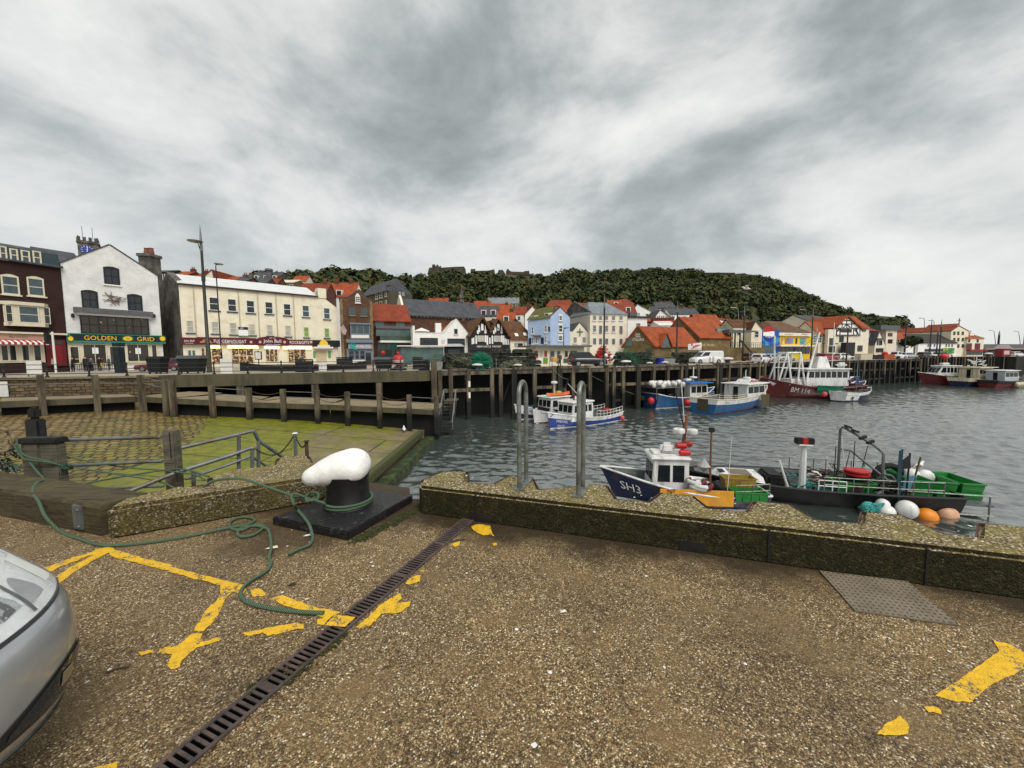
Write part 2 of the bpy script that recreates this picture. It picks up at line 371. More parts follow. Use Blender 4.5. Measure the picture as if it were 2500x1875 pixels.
def tide_dark(m):
    t = NT(m.node_tree); b = [n for n in m.node_tree.nodes if n.type == 'BSDF_PRINCIPLED'][0]; old = b.inputs['Base Color'].links[0].from_socket; geo = t.n('ShaderNodeNewGeometry'); z = t.n('ShaderNodeSeparateXYZ'); t.put(z, 'i0', geo.outputs['Position'])
    k = t.math('ADD', z.outputs[2], t.math('MULTIPLY', t.math('SUBTRACT', t.noise(geo.outputs['Position'], 1.3, 5, .7), .5), 1.6)); t.put(b, 'Base Color', t.mix(t.ramp(t.math('MULTIPLY', t.math('ADD', k, 5), .2), [(.30, 1.0), (.52, 0.0)]), old, (.009, .010, .006, 1)))
tide_dark(M_PILE)   # black weed below the tide mark
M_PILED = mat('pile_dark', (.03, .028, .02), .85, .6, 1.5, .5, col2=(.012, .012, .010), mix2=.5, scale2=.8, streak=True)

# --- pier ground we stand on
pier_edge = [(40, -9.9), (12, -.18), (3.45, 2.62), (2.0, 3.1), (.9, 3.5), (-.35, 4.0), (-.78, 4.15), (-1.15, 4.2), (-1.25, 4.55), (-1.75, 4.75), (-2.1, 4.75), (-2.65, 5.1),
             (-3.1, 5.0), (-3.35, 4.55), (-3.85, 4.75), (-4.6, 4.3), (-5.0, 4.25), (-6.1, 4.75), (-9, 5.6), (-40, 14), (-40, -30), (40, -30)]
g = MB().poly([(x, y, 0) for x, y in pier_edge][::-1]); struct(obj('ground', g, M_GROUND, recenter=False))
g = MB()
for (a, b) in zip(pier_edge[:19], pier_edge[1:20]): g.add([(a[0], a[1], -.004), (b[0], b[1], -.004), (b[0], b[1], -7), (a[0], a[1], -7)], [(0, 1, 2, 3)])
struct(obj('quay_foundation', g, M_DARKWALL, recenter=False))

# --- parapets: poured concrete behind steel sheet piles, so the back edge is toothed
def parapet(name, label, top_px, mat_, joints, slot=None):
    pts = [P(x, y, HP) for x, y in top_px]
    th = thing(name, label, 'wall', (pts[0].x, pts[0].y, 0))
    b = MB().prism([(p.x, p.y, 0.0) for p in pts], (0, 0, HP)); o = obj('concrete_coping', b, mat_, th, th.location, bevel=.03)
    return th, pts
front = [(1018, 1192), (1155, 1205), (1342, 1228), (1560, 1258), (1700, 1278), (1930, 1297), (2243, 1326), (2500, 1362)]
back = [(2392, 1274), (2388, 1309), (2303, 1300), (2202, 1255), (2106, 1246), (2099, 1275), (1993, 1267), (1927, 1229), (1840, 1221), (1822, 1248), (1731, 1239), (1691, 1208), (1614, 1201), (1582, 1223), (1505, 1217), (1482, 1183), (1429, 1179), (1393, 1188), (1315, 1193), (1300, 1165), (1242, 1160), (1203, 1180), (1138, 1176), (1143, 1150), (1082, 1149), (1030, 1170)]
f3 = [P(x, y, HP) for x, y in front]; b3 = [P(x, y, HP) for x, y in back]
# straighten the front line and carry both past the edge of the view
A0, A1 = V((-.95, 3.80, HP)), V((3.33, 2.36, HP)); dd = (A1-A0).normalized()
top = [A0, A0+dd*3.2, A0+dd*4.4, A0+dd*9.0, A0+dd*9.0+V((.17, .5, 0)), A0+dd*5.3+V((.2, .58, 0))] + b3
th = thing('quay_parapet', 'long low pebbly concrete parapet with a toothed back edge carrying the two ladder hoops', 'wall', (A0.x, A0.y, 0))
seg = [(0.0, 0), ]
b = MB().prism([(p.x, p.y, -.02) for p in top], (0, 0, HP+.02)); cop = obj('coping', b, M_PARA, th, th.location, bevel=.028)
nrm = V((-dd.y, dd.x, 0))
for s in (.62, 3.05, 3.98): obj('joint', MB().ob(A0+dd*s-nrm*.006-V((0, 0, HP+.0)), dd*.014, nrm*.02, V((0, 0, HP-.02))), M_BLACK, th, th.location)
for s, wd in ((.56, .22), (2.95-.52, .19)):
    sl = MB().ob(A0+dd*s-nrm*.004-V((0, 0, HP)), dd*wd, nrm*.02, V((0, 0, .085))); obj('drain_hole', sl, M_BLACK, th, th.location)
sp_ = MB()
pl = [V((p.x, p.y, 0)) for p in top[5:]]
for a, c in zip(pl[:-1], pl[1:]):
    d_ = (c-a); n_ = V((-d_.y, d_.x, 0)).normalized()*-.012
    sp_.ob(a+V((0, 0, -6.5))+n_*.2, d_, n_, V((0, 0, 6.5+HP-.012)))
obj('sheet_piling', sp_, M_RUST, th, th.location)

lk = [V((-3.57, 3.27, 0)), V((-3.03, 3.58, 0)), V((-2.62, 3.83, 0)), V((-2.22, 4.08, 0)), V((-2.05, 4.30, 0)), V((-2.2, 4.62, 0)), P(762, 1128, HP), P(755, 1112, HP), P(705, 1109, HP), P(676, 1118, HP), P(672, 1133, HP), P(630, 1140, HP), P(575, 1145, HP), P(509, 1165, HP), P(512, 1185, HP), V((-3.42, 3.86, 0)), V((-3.66, 3.52, 0))]
th = thing('quay_parapet', 'short mossy concrete parapet between the timber baulk and the white topped bollard', 'wall', (-3.0, 3.8, 0))
b = MB().prism([(p.x, p.y, -.02) for p in lk], (0, 0, HP+.02)); obj('coping', b, M_KERB, th, th.location, bevel=.035)
sp_ = MB()
for a, c in zip(lk[5:14], lk[6:15]):
    a = V((a.x, a.y, 0)); c = V((c.x, c.y, 0)); d_ = c-a; n_ = V((-d_.y, d_.x, 0)).normalized()*-.012
    sp_.ob(a+V((0, 0, -3))+n_*.2, d_, n_, V((0, 0, 3+HP-.015)))
obj('sheet_piling', sp_, M_RUST, th, th.location)

# --- yellow lines, flaked
random.seed(3)
def ragged(px, name, z=.004, jit=2.2):
    out = []
    for (a, c) in zip(px, px[1:]+px[:1]):
        n = max(1, int(math.hypot(a[0]-c[0], a[1]-c[1])/9))
        for i in range(n):
            k = i/n; out.append((a[0]+(c[0]-a[0])*k+random.uniform(-jit, jit), a[1]+(c[1]-a[1])*k+random.uniform(-jit, jit)))
    return struct(obj(name, MB().poly([P(x, y, z) for x, y in out]), M_YELLOW))
marks = [
    [(75, 1398), (205, 1352), (258, 1335), (280, 1338), (270, 1347), (215, 1357), (120, 1395), (80, 1402)],
    [(112, 1426), (165, 1388), (215, 1362), (262, 1340), (268, 1348), (222, 1372), (180, 1398), (145, 1424), (115, 1430)],
    [(262, 1336), (300, 1348), (420, 1380), (408, 1393), (330, 1372), (268, 1357)], [(356, 1374), (418, 1384), (414, 1392), (345, 1378)], [(418, 1384), (548, 1416), (534, 1428), (412, 1396)],
    [(546, 1416), (602, 1430), (594, 1450), (566, 1444), (546, 1468), (536, 1486), (520, 1480), (538, 1448), (538, 1424)],
    [(516, 1476), (546, 1474), (528, 1508), (498, 1540), (472, 1540), (500, 1494)],
    [(470, 1546), (494, 1546), (490, 1562), (537, 1556), (537, 1564), (480, 1580), (444, 1612), (438, 1628), (416, 1635), (408, 1626), (420, 1597), (385, 1595), (390, 1582), (432, 1577)],
    [(338, 1592), (372, 1586), (376, 1592), (345, 1601)],
    [(612, 1440), (634, 1436), (650, 1452), (616, 1458)], [(657, 1462), (690, 1452), (705, 1458), (755, 1478), (830, 1494), (808, 1506), (792, 1527), (775, 1524), (774, 1512), (790, 1508), (750, 1494), (690, 1478), (672, 1466)],
    [(592, 1546), (650, 1534), (720, 1521), (742, 1524), (740, 1534), (655, 1552), (640, 1545), (604, 1553)],
    [(868, 1530), (900, 1506), (925, 1480), (975, 1446), (980, 1460), (968, 1474), (1004, 1468), (1000, 1480), (975, 1495), (930, 1500), (905, 1526), (885, 1534)],
    [(990, 1424), (1005, 1408), (1026, 1404), (1024, 1420), (1000, 1427)], [(1024, 1394), (1036, 1391), (1034, 1397)],
    [(1102, 1328), (1112, 1326), (1124, 1322), (1120, 1330), (1108, 1334)], [(1150, 1284), (1170, 1278), (1196, 1284), (1200, 1300), (1208, 1308), (1180, 1306), (1156, 1294)], [(1202, 1326), (1212, 1325), (1214, 1332), (1206, 1334)],
    [(2426, 1562), (2470, 1574), (2500, 1592), (2500, 1634), (2420, 1672), (2368, 1714), (2330, 1712), (2282, 1698), (2340, 1660), (2396, 1620), (2440, 1588)],
    [(2160, 1770), (2196, 1748), (2222, 1764), (2218, 1790), (2180, 1796), (2140, 1792)], [(2250, 1722), (2290, 1726), (2300, 1742), (2268, 1738)],
    [(225, 1875), (288, 1860), (280, 1885), (225, 1890)]]
for k, q in enumerate(marks): ragged(q, 'yellow_road_marking', jit=1.6, z=.004+.0006*(k % 3))
ragged([(795, 1526), (818, 1500), (868, 1506), (842, 1530)], 'yellow_road_marking', z=.0135, jit=1)

# --- water with real ripples (fine near, coarser far), deep green
def make_water():
    m = bpy.data.materials.new('harbour_water'); m.use_nodes = True; t = NT(m.node_tree); m.node_tree.nodes.clear()
    pos = t.n('ShaderNodeNewGeometry').outputs['Position']
    b = t.n('ShaderNodeBsdfPrincipled', Roughness=.10, IOR=2.4); t.put(b, 'Specular IOR Level', 1.0)
    t.put(b, 'Base Color', t.ramp(t.noise(pos, .05, 3), [(.3, (.034, .046, .040)), (.7, (.048, .060, .053))]))
    n = t.math('ADD', t.noise(t.n('ShaderNodeMapping', Vector=pos, Rotation=(0, 0, .5), Scale=(1, .55, 1)).outputs[0], 1.5, 3, .5, .6), t.math('MULTIPLY', t.noise(pos, 5, 3, .55, .5), .3))
    t.put(b, 'Normal', t.n('ShaderNodeBump', Strength=.35, Distance=.12, Height=n))
    o = t.n('ShaderNodeOutputMaterial'); t.put(o, 'Surface', b); return m
M_WATER = make_water()
def grid_obj(name, xs, ys, zf, mat_, smooth=True):
    X, Y = np.meshgrid(xs, ys); Z = zf(X, Y); nx, ny = len(xs), len(ys)
    co = np.stack([X, Y, Z], -1).reshape(-1, 3)
    i = np.arange(nx*ny).reshape(ny, nx); q = np.stack([i[:-1, :-1], i[:-1, 1:], i[1:, 1:], i[1:, :-1]], -1).reshape(-1, 4)
    return np_mesh(name, co, q, mat_, smooth)
def np_mesh(name, co, q, mat_, smooth=False, parent=None):
    me = bpy.data.meshes.new(name); k = q.shape[1]
    me.vertices.add(len(co)); me.vertices.foreach_set('co', np.ascontiguousarray(co, dtype=np.float32).ravel())
    me.loops.add(q.size); me.loops.foreach_set('vertex_index', np.ascontiguousarray(q, dtype=np.int32).ravel())
    me.polygons.add(len(q)); me.polygons.foreach_set('loop_start', np.arange(0, q.size, k, dtype=np.int32)); me.polygons.foreach_set('loop_total', np.full(len(q), k, dtype=np.int32))
    if smooth: me.polygons.foreach_set('use_smooth', np.ones(len(q), dtype=bool))
    me.update(calc_edges=True); me.validate(); return raw_obj(name, me, mat_, parent)
rg = np.random.default_rng(5)
waves = [(2*math.pi/L, a, rg.uniform(0, 6.28), amp) for L, amp, a in [(3.4, .010, .9), (2.4, .012, 1.3), (1.9, .013, .5), (1.5, .014, 1.75), (1.2, .015, 1.1), (1.0, .013, .3), (.82, .012, 1.5), (.7, .010, .8), (.6, .008, 2.1)]]
def wz(X, Y):
    z = np.zeros_like(X); Xd = X+.5*np.sin(.21*Y+.13*X)+.35*np.sin(.43*X-.31*Y); Yd = Y+.5*np.sin(.27*X-.17*Y)+.3*np.sin(.51*Y+.2*X)
    for k, a, p, amp in waves: z += 1.0*amp*np.sin(k*(Xd*math.cos(a)+Yd*math.sin(a))+p)
    return WL+z
wx = np.concatenate([np.arange(-11, 40, .14), np.arange(40, 130, .4)]); wy = np.concatenate([np.arange(2.6, 46, .14), np.arange(46, 50, .2), np.arange(50, 100, .5)])
struct(grid_obj('water', wx, wy, wz, M_WATER))
far = MB().poly([(-60, -200, WL-.35), (3000, -200, WL-.35), (3000, 3500, WL-.35), (-60, 3500, WL-.35)]); struct(obj('sea', far, M_WATER, recenter=False))

# --- slipway
def slz(x): return -2.1-(x+34)*.0933
def make_slip(key, setts):
    m = bpy.data.materials.new(key); m.use_nodes = True; t = NT(m.node_tree); m.node_tree.nodes.clear(); pos = t.n('ShaderNodeNewGeometry').outputs['Position']
    c = t.ramp(t.noise(pos, .7, 7, .68), [(.3, (.10, .085, .05)), (.5, (.20, .155, .085)), (.7, (.27, .21, .12))])
    sx = t.n('ShaderNodeSeparateXYZ'); t.put(sx, 'i0', pos)
    # weed grows in a band between the tide marks
    wob = t.math('MULTIPLY', t.math('SUBTRACT', t.noise(t.n('ShaderNodeMapping', Vector=pos, Scale=(1, .45, 1)).outputs[0], .22, 7, .72), .5), 34.0)
    gx = t.math('ADD', sx.outputs[0], wob)
    band = t.ramp(t.math('MULTIPLY', t.math('ADD', gx, 40.0), 1/40), [(.30, 0.0), (.46, .9 if not setts else .35), (.68, .92), (.80, .05)])
    weed = t.ramp(t.noise(pos, 1.7, 8, .75), [(.3, (.05, .066, .002)), (.5, (.150, .168, .004)), (.7, (.25, .22, .014))])
    c = t.mix(band, c, weed)
    if not setts: c = t.mix(t.ramp(t.math('MULTIPLY', t.math('ADD', gx, 40.0), 1/40), [(.80, 0.0), (.92, .75)]), c, (.125, .118, .10, 1))
    b = t.n('ShaderNodeBsdfPrincipled', Roughness=.55); t.put(b, 'Specular IOR Level', .35)
    if setts:
        mp_ = t.n('ShaderNodeMapping', Vector=pos, Rotation=(0, 0, -.35)).outputs[0]
        br = t.n('ShaderNodeTexBrick', Vector=t.mix(.5, mp_, t.noise(pos, 1.1, 4, .5, 0, 1), 'ADD'), Color1=(1, 1, 1), Color2=(.6, .58, .5), Mortar=(.16, .13, .06), Scale=1.0); t.put(br, 'Brick Width', .44); t.put(br, 'Row Height', .52); t.put(br, 'Mortar Size', .05); t.put(br, 'Mortar Smooth', .4)
        c = t.mix(1.0, c, br.outputs[0], 'MULTIPLY'); c = t.mix(1.0, c, (1.2, 1.1, .8, 1), 'MULTIPLY')
        t.put(b, 'Normal', t.n('ShaderNodeBump', Strength=1.0, Distance=.06, Height=t.math('SUBTRACT', 1.0, br.outputs[1])))
    else:
        br = t.n('ShaderNodeTexBrick', Vector=t.mix(.05, pos, t.noise(pos, 2, 3, .5, 0, 1), 'ADD'), Color1=(1, 1, 1), Color2=(.92, .92, .9), Mortar=(.2, .2, .15), Scale=1.0); t.put(br, 'Brick Width', 9.0); t.put(br, 'Row Height', 3.4); t.put(br, 'Mortar Size', .05)
        c = t.mix(1.0, c, br.outputs[0], 'MULTIPLY')
        t.put(b, 'Normal', t.n('ShaderNodeBump', Strength=.4, Distance=.04, Height=t.noise(pos, 4, 6, .7)))
    t.put(b, 'Base Color', c); o = t.n('ShaderNodeOutputMaterial'); t.put(o, 'Surface', b); return m
M_SLIP, M_SETT = make_slip('slip_concrete', False), make_slip('slip_setts', True)
XE = -7.25
g = MB(); g.poly([(x, y, slz(x)) for x, y in [(-75, 4), (XE, 4), (XE, 31.2), (-7.4, 33.4), (-8, 41), (-75, 41)]]); g.box(XE-.01, XE, 4, 31.2, -7, slz(XE)-.01)
struct(obj('slipway', g, M_SLIP, recenter=False))
arc = [(-75, 4), (-30, 4)] + [tuple(P(x, y, slz(X0)).xy) for x, y, X0 in [(165, 1190, -20), (300, 1130, -21.5), (400, 1098, -22), (460, 1070, -22.6), (496, 1042, -23.4), (507, 1018, -24), (508, 1007, -24.3)]] + [(-25.5, 41), (-75, 41)]
struct(obj('cobbled_slipway', MB().poly([(x, y, slz(x)+.012) for x, y in arc]), M_SETT, recenter=False))
M_WEEDK = mat('weedy_kerb', (.085, .082, .035), .8, .5, 3, .8, col2=(.05, .07, .012), mix2=.5, scale2=3)
k1 = thing('slipway_kerb', 'long weedy stone kerb along the water edge of the slipway', 'kerb', (XE, 23, slz(XE)))
obj('kerb_stone', MB().box(XE-.25, XE+.2, 15, 30.2, slz(XE)-.2, slz(XE)+.28), M_WEEDK, k1, k1.location, bevel=.05)
obj('ledge', MB().box(XE+.2, XE+1.0, 13, 30.6, -7, slz(XE)-.32), mat('green_ledge', (.022, .034, .008), .7, .5, 2, .8, col2=(.05, .07, .015), mix2=.55, scale2=2), k1, k1.location, bevel=.06)

# --- far quay: promenade deck, retaining wall, fascia
edge_px = [(-420, 931), (0, 924), (390, 917), (620, 913), (1060, 905), (1150, 903), (1360, 899), (1557, 895), (1743, 890), (1822, 888), (2000, 882), (2097, 879), (2244, 876)]
QE = [P(x, y, 0) for x, y in edge_px]
def qpt(x):                                    # point of the quay edge under photo column x (by interpolation)
    for (a, b), (p, q) in zip(zip(edge_px, edge_px[1:]), zip(QE, QE[1:])):
        if a[0] <= x <= b[0]:
            f_ = Fac(p, q); s = f_.px(x, 900)[0]; return p+(q-p).normalized()*s, f_
    return (QE[-1], Fac(QE[-2], QE[-1])) if x > 1000 else (QE[0], Fac(QE[0], QE[1]))
M_DECK = mat('promenade', (.36, .31, .24), .8, .25, .6, .1, col2=(.25, .22, .18), mix2=.55, scale2=.3)
CORN = QE[-1]; END = [(103, 101, 0), (118, 112, 0), (190, 118, 0), (320, 120, 0)]
deck = [(p.x, p.y, 0) for p in QE] + END + [(600, 400, 0), (-300, 400, 0), (-300, 40, 0)]
struct(obj('promenade', MB().poly(deck), M_DECK, recenter=False))
M_CONC = mat('quay_concrete', (.125, .11, .06), .85, .5, .8, .3, col2=(.055, .05, .03), mix2=.5, scale2=.8, streak=True)
wl = MB()
for a, b in zip(QE[4:-1], QE[5:]):
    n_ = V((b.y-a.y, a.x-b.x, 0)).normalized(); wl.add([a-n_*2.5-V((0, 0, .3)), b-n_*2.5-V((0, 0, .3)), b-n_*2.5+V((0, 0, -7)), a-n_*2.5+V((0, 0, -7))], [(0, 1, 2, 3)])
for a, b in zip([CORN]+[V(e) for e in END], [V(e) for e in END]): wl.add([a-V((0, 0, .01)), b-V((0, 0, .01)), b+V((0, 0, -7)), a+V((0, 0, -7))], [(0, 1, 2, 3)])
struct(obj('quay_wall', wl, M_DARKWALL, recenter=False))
M_STONEW = masonry('rubble_stone', (.20, .145, .08), (.11, .085, .05), (.035, .028, .018), .6, .24, .9, .03, dirt=.55, bump=1, wb=.22)
f_ = Fac(QE[0], QE[2]); f3_ = Fac(QE[2], QE[4])
t0 = thing('stone_wall', 'rubble stone retaining wall below the railing on the left', 'wall', f_.pt(20, -3))
b = MB(); f_.slab(b, -2, -3.5, f_.L, -.16, -.6, 0.0); obj('masonry', b, M_STONEW, t0, t0.location)
b = MB(); f_.slab(b, -2, -.16, f_.L, .02, -.7, .12); obj('coping', b, mat('coping_stone', (.22, .175, .10), .85, .35, 2, .4), t0, t0.location, bevel=.02)
t0 = thing('concrete_quay_edge', 'streaked concrete beam of the promenade edge standing on square columns', 'quay edge', f3_.pt(10, -3))
b = MB()
for a, c in zip(QE[2:4], QE[3:5]):
    ff = Fac(a, c); ff.slab(b, 0, -1.05, ff.L, .03, -.5, .02)
obj('beam', b, M_CONC, t0, t0.location)
for x in (418, 585, 768, 925):
    p, ff = qpt(x); s = ff.px(x, 930)[0]; cb = MB(); ff.slab(cb, s-.3, -5, s+.3, -1.05, -.6, -.03); obj('column', cb, M_PILE, t0, t0.location)
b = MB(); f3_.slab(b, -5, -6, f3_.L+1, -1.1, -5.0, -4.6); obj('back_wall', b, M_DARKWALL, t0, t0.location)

# --- low walkway in front of it, with posts and rails
wk = [(-460, 998, -.9), (0, 980, -1.18), (330, 968, -1.42), (420, 972, -1.5), (610, 982, -2.0), (800, 988, -2.33), (1068, 1001, -2.85)]
WK = [P(x, y, z) for x, y, z in wk]
b = MB(); bw = MB()
for i in range(len(WK)-1):
    a, c = WK[i], WK[i+1]; n_ = V((c.y-a.y, a.x-c.x, 0)).normalized(); back = -n_*(4.2 if i > 1 else 3.4)
    b.add([a, c, c+back, a+back], [(0, 1, 2, 3)])
    bw.add([a-V((0, 0, .001)), c-V((0, 0, .001)), c+V((0, 0, -.42)), a+V((0, 0, -.42))], [(0, 1, 2, 3)])
struct(obj('lower_walkway', b, mat('walkway_planks', (.23, .185, .11), .8, .4, 1.2, .3), recenter=False))
struct(obj('walkway_edge', bw, M_CONC, recenter=False))
b = MB()
for i in range(len(WK)-1):
    a, c = WK[i], WK[i+1]; n_ = V((c.y-a.y, a.x-c.x, 0)).normalized()*.5; b.add([a-n_+V((0, 0, -.42)), c-n_+V((0, 0, -.42)), c-n_+V((0, 0, -5)), a-n_+V((0, 0, -5))], [(0, 1, 2, 3)])
struct(obj('walkway_foundation', b, M_DARKWALL, recenter=False))
def wpt(x):
    for i in range(len(wk)-1):
        if wk[i][0] <= x <= wk[i+1][0]:
            k = (x-wk[i][0])/(wk[i+1][0]-wk[i][0]); ff = Fac(WK[i], WK[i+1]); s = ff.px(x, 975)[0]; k = s/ff.L
            return WK[i]+(WK[i+1]-WK[i])*k, ff
th = thing('walkway_railing', 'timber posts and thin steel rails along the low walkway above the slipway', 'railing', WK[2])
xs = [-90, 103, 236, 354, 412, 426, 521, 611, 694, 776, 850, 928, 1000, 1066]; PT_ = []
for x in xs:
    p, ff = wpt(x); hh = (.42 if x < 405 else .36); n_ = ff.n
    top_ = {True: 2.05, False: 1.75}[x < 405] if x < 500 else 1.5
    b = MB().ob(p-ff.t*.17+n_*.02+V((0, 0, -1.9)), ff.t*.34, n_*.32, V((0, 0, 1.9+top_-.35))); o = obj('post', b, M_PILE, th, th.location); PT_.append((p+n_*.15, top_-.35))
for i in range(len(xs)-1):
    if xs[i] in (412, 426): continue
    for k, dz in enumerate((.18, .62)):
        if xs[i] < 400 or xs[i] in (521, 694, 850, 1000):
            b = MB().bar(PT_[i][0]+V((0, 0, PT_[i][1]-dz)), PT_[i+1][0]+V((0, 0, PT_[i+1][1]-dz)), .05); obj('rail', b, M_GALV, th, th.location)
        else:
            a, c = PT_[i][0]+V((0, 0, PT_[i][1]-dz)), PT_[i+1][0]+V((0, 0, PT_[i+1][1]-dz))
            b = MB().tube([a+(c-a)*u-V((0, 0, .5*4*u*(1-u)*.6)) for u in [j/8 for j in range(9)]], .025, 5); obj('chain', b, M_RUST, th, th.location)
# ================================================================ CASTLE HILL
sky_px = [(560, 712, 250), (640, 706, 260), (730, 697, 265), (880, 692, 270), (985, 694, 280), (1000, 688, 330), (1040, 674, 355), (1130, 668, 360), (1250, 670, 360), (1330, 674, 360), (1400, 669, 360), (1525, 662, 365), (1600, 661, 370), (1693, 661, 372), (1712, 668, 374), (1796, 670, 376), (1847, 675, 378), (1885, 681, 380), (1915, 694, 381), (1964, 719, 384), (1990, 728, 388), (2014, 739, 390), (2056, 757, 396), (2090, 766, 400), (2124, 772, 405), (2180, 775, 412), (2206, 778, 416), (2212, 790, 418), (2237, 803, 420), (2246, 826, 421), (2262, 850, 424), (2300, 858, 430)]
base_px = [(560, 730), (640, 726), (900, 738), (1150, 748), (1400, 758), (1600, 772), (1800, 800), (2000, 838), (2240, 858), (2300, 862)]
def interp(x, pts, k): return float(np.interp(x, [p[0] for p in pts], [p[k] for p in pts]))
hx = list(range(560, 2301, 6)); HK = [0, .12, .25, .4, .55, .7, .82, .92, 1.0]
hv = []
for x in hx:
    yr, Yr = interp(x, sky_px, 1), interp(x, sky_px, 2); yb = interp(x, base_px, 1); Yb = Yr*.56
    a, b_ = Q(x, yb, Yb), Q(x, yr, Yr); row = [V((a.x*.82, a.y*.82, -1)), V((a.x*.9, a.y*.9, a.z*.45))]
    for k in HK:
        p = a.lerp(b_, k); p.z = a.z+(b_.z-a.z)*(k**.92)
        if 0 < k < 1: p.z += (2.2*math.sin(x*.021+k*7)+1.5*math.sin(x*.047-k*13))*min(1, (1-k)*3)
        row.append(p)
    row += [V((b_.x*1.12, b_.y*1.12, b_.z-3)), V((b_.x*1.5, b_.y*1.5, b_.z-14)), V((b_.x*1.6, b_.y*1.6, -1))]
    hv.append(row)
hm = MB().loft(hv, closed=False, cap=False)
M_HILL = mat('hill_grass', (.045, .05, .014), .95, .4, .08, .3, col2=(.085, .07, .03), mix2=.55, scale2=.05)
struct(obj('hillside', hm, M_HILL, recenter=False, smooth=2, uv=False))
def hill_pt(x, k):
    i = min(max((x-560)/6, 0), len(hx)-1.001); j = int(i); row = 2
    ks = HK; n = max(q for q in range(len(ks)) if ks[q] <= k); n = min(n, len(ks)-2); u = (k-ks[n])/(ks[n+1]-ks[n])
    def g(r): return hv[r][2+n].lerp(hv[r][3+n], u)
    return g(j).lerp(g(j+1), i-j)
def make_leaf(key, cols, sc=.02):
    m = bpy.data.materials.new(key); m.use_nodes = True; t = NT(m.node_tree); m.node_tree.nodes.clear()
    geo = t.n('ShaderNodeNewGeometry')
    c = t.ramp(t.noise(geo.outputs['Position'], sc, 4, .8), [(.25+.5*i/(len(cols)-1), q) for i, q in enumerate(cols)])
    r = t.ramp(geo.outputs['Random Per Island'], [(0, .75), (.6, 1.0), (1, 1.3)])
    c = t.mix(1.0, c, r, 'MULTIPLY'); b = t.n('ShaderNodeBsdfPrincipled', Roughness=.8); t.put(b, 'Base Color', c); t.put(b, 'Specular IOR Level', .15)
    o = t.n('ShaderNodeOutputMaterial'); t.put(o, 'Surface', b); MC[key] = m; return m
M_LEAF = make_leaf('woodland_leaves', [(.022, .042, .020), (.042, .066, .024), (.078, .074, .024), (.019, .040, .020), (.070, .066, .022), (.038, .062, .026)], .085)
M_LEAF2 = make_leaf('tree_leaves', [(.016, .028, .012), (.026, .042, .014), (.045, .050, .018)], .08)
M_BARK = mat('bark', (.06, .045, .03), .9, .4, 2)
def crown_np(rng, c, rx, rz, n, size):
    """leaf clumps: n tilted quads spread through the outer half of an ellipsoid made of a few lobes"""
    L = 5; lob = rng.normal(size=(L, 3)); lob /= np.linalg.norm(lob, axis=1)[:, None]; lob[:, 2] = np.abs(lob[:, 2])*.8-.15
    lc = lob*np.array([rx, rx, rz])*.5; w_ = rng.integers(0, L, n)
    d = rng.normal(size=(n, 3)); d /= np.linalg.norm(d, axis=1)[:, None]; rad = rng.uniform(.55, 1.0, n)**.5
    p = lc[w_]+d*rad[:, None]*np.array([rx, rx, rz])*.62
    nrm = d+rng.normal(size=(n, 3))*.35+np.array([0, 0, .2]); nrm /= np.linalg.norm(nrm, axis=1)[:, None]
    a = np.cross(nrm, rng.normal(size=(n, 3))); a /= np.linalg.norm(a, axis=1)[:, None]; b = np.cross(nrm, a)
    s = (size*rng.uniform(.6, 1.3, n))[:, None]
    q = np.stack([p-a*s-b*s*.7, p+a*s*.8-b*s, p+a*s+b*s*.6, p-a*s*.7+b*s], 1)+np.array(c)
    return q.reshape(-1, 3)
rng = np.random.default_rng(11); co = []; nt = 0
while nt < 1800:
    x = rng.uniform(640, 2290); k = rng.uniform(0.0, 1.0)**.85
    if x < 985 and k > .93: continue
    if k > .93 and not 1300 < x < 1520: continue
    if x > 2130 and k > .62: continue
    if x > 2215: continue
    if 1030 < x < 1345 and k > .76: continue
    p = hill_pt(x, k); s = rng.uniform(2.8, 7.2)*(1.0 if k < .6 else max(.42, 1-(k-.6)*1.7))
    if 1000 < x < 1370 and k > .5: s = min(s, 2.6)
    co.append(crown_np(rng, (p.x, p.y, p.z+s*.45), s*1.05, s*.95, 150, s*.13)); nt += 1
for x in range(640, 2120, 5):                      # low scrub along the foot of the wood
    p = hill_pt(x, 0); p = p*.99; co.append(crown_np(rng, (p.x, p.y, p.z+rng.uniform(-3, .5)), 3.5, 3.0, 60, .62))
co = np.concatenate(co); q = np.arange(len(co)).reshape(-1, 4)
wd = np_mesh('hillside_woodland', co, q, M_LEAF); wd['kind'] = 'stuff'
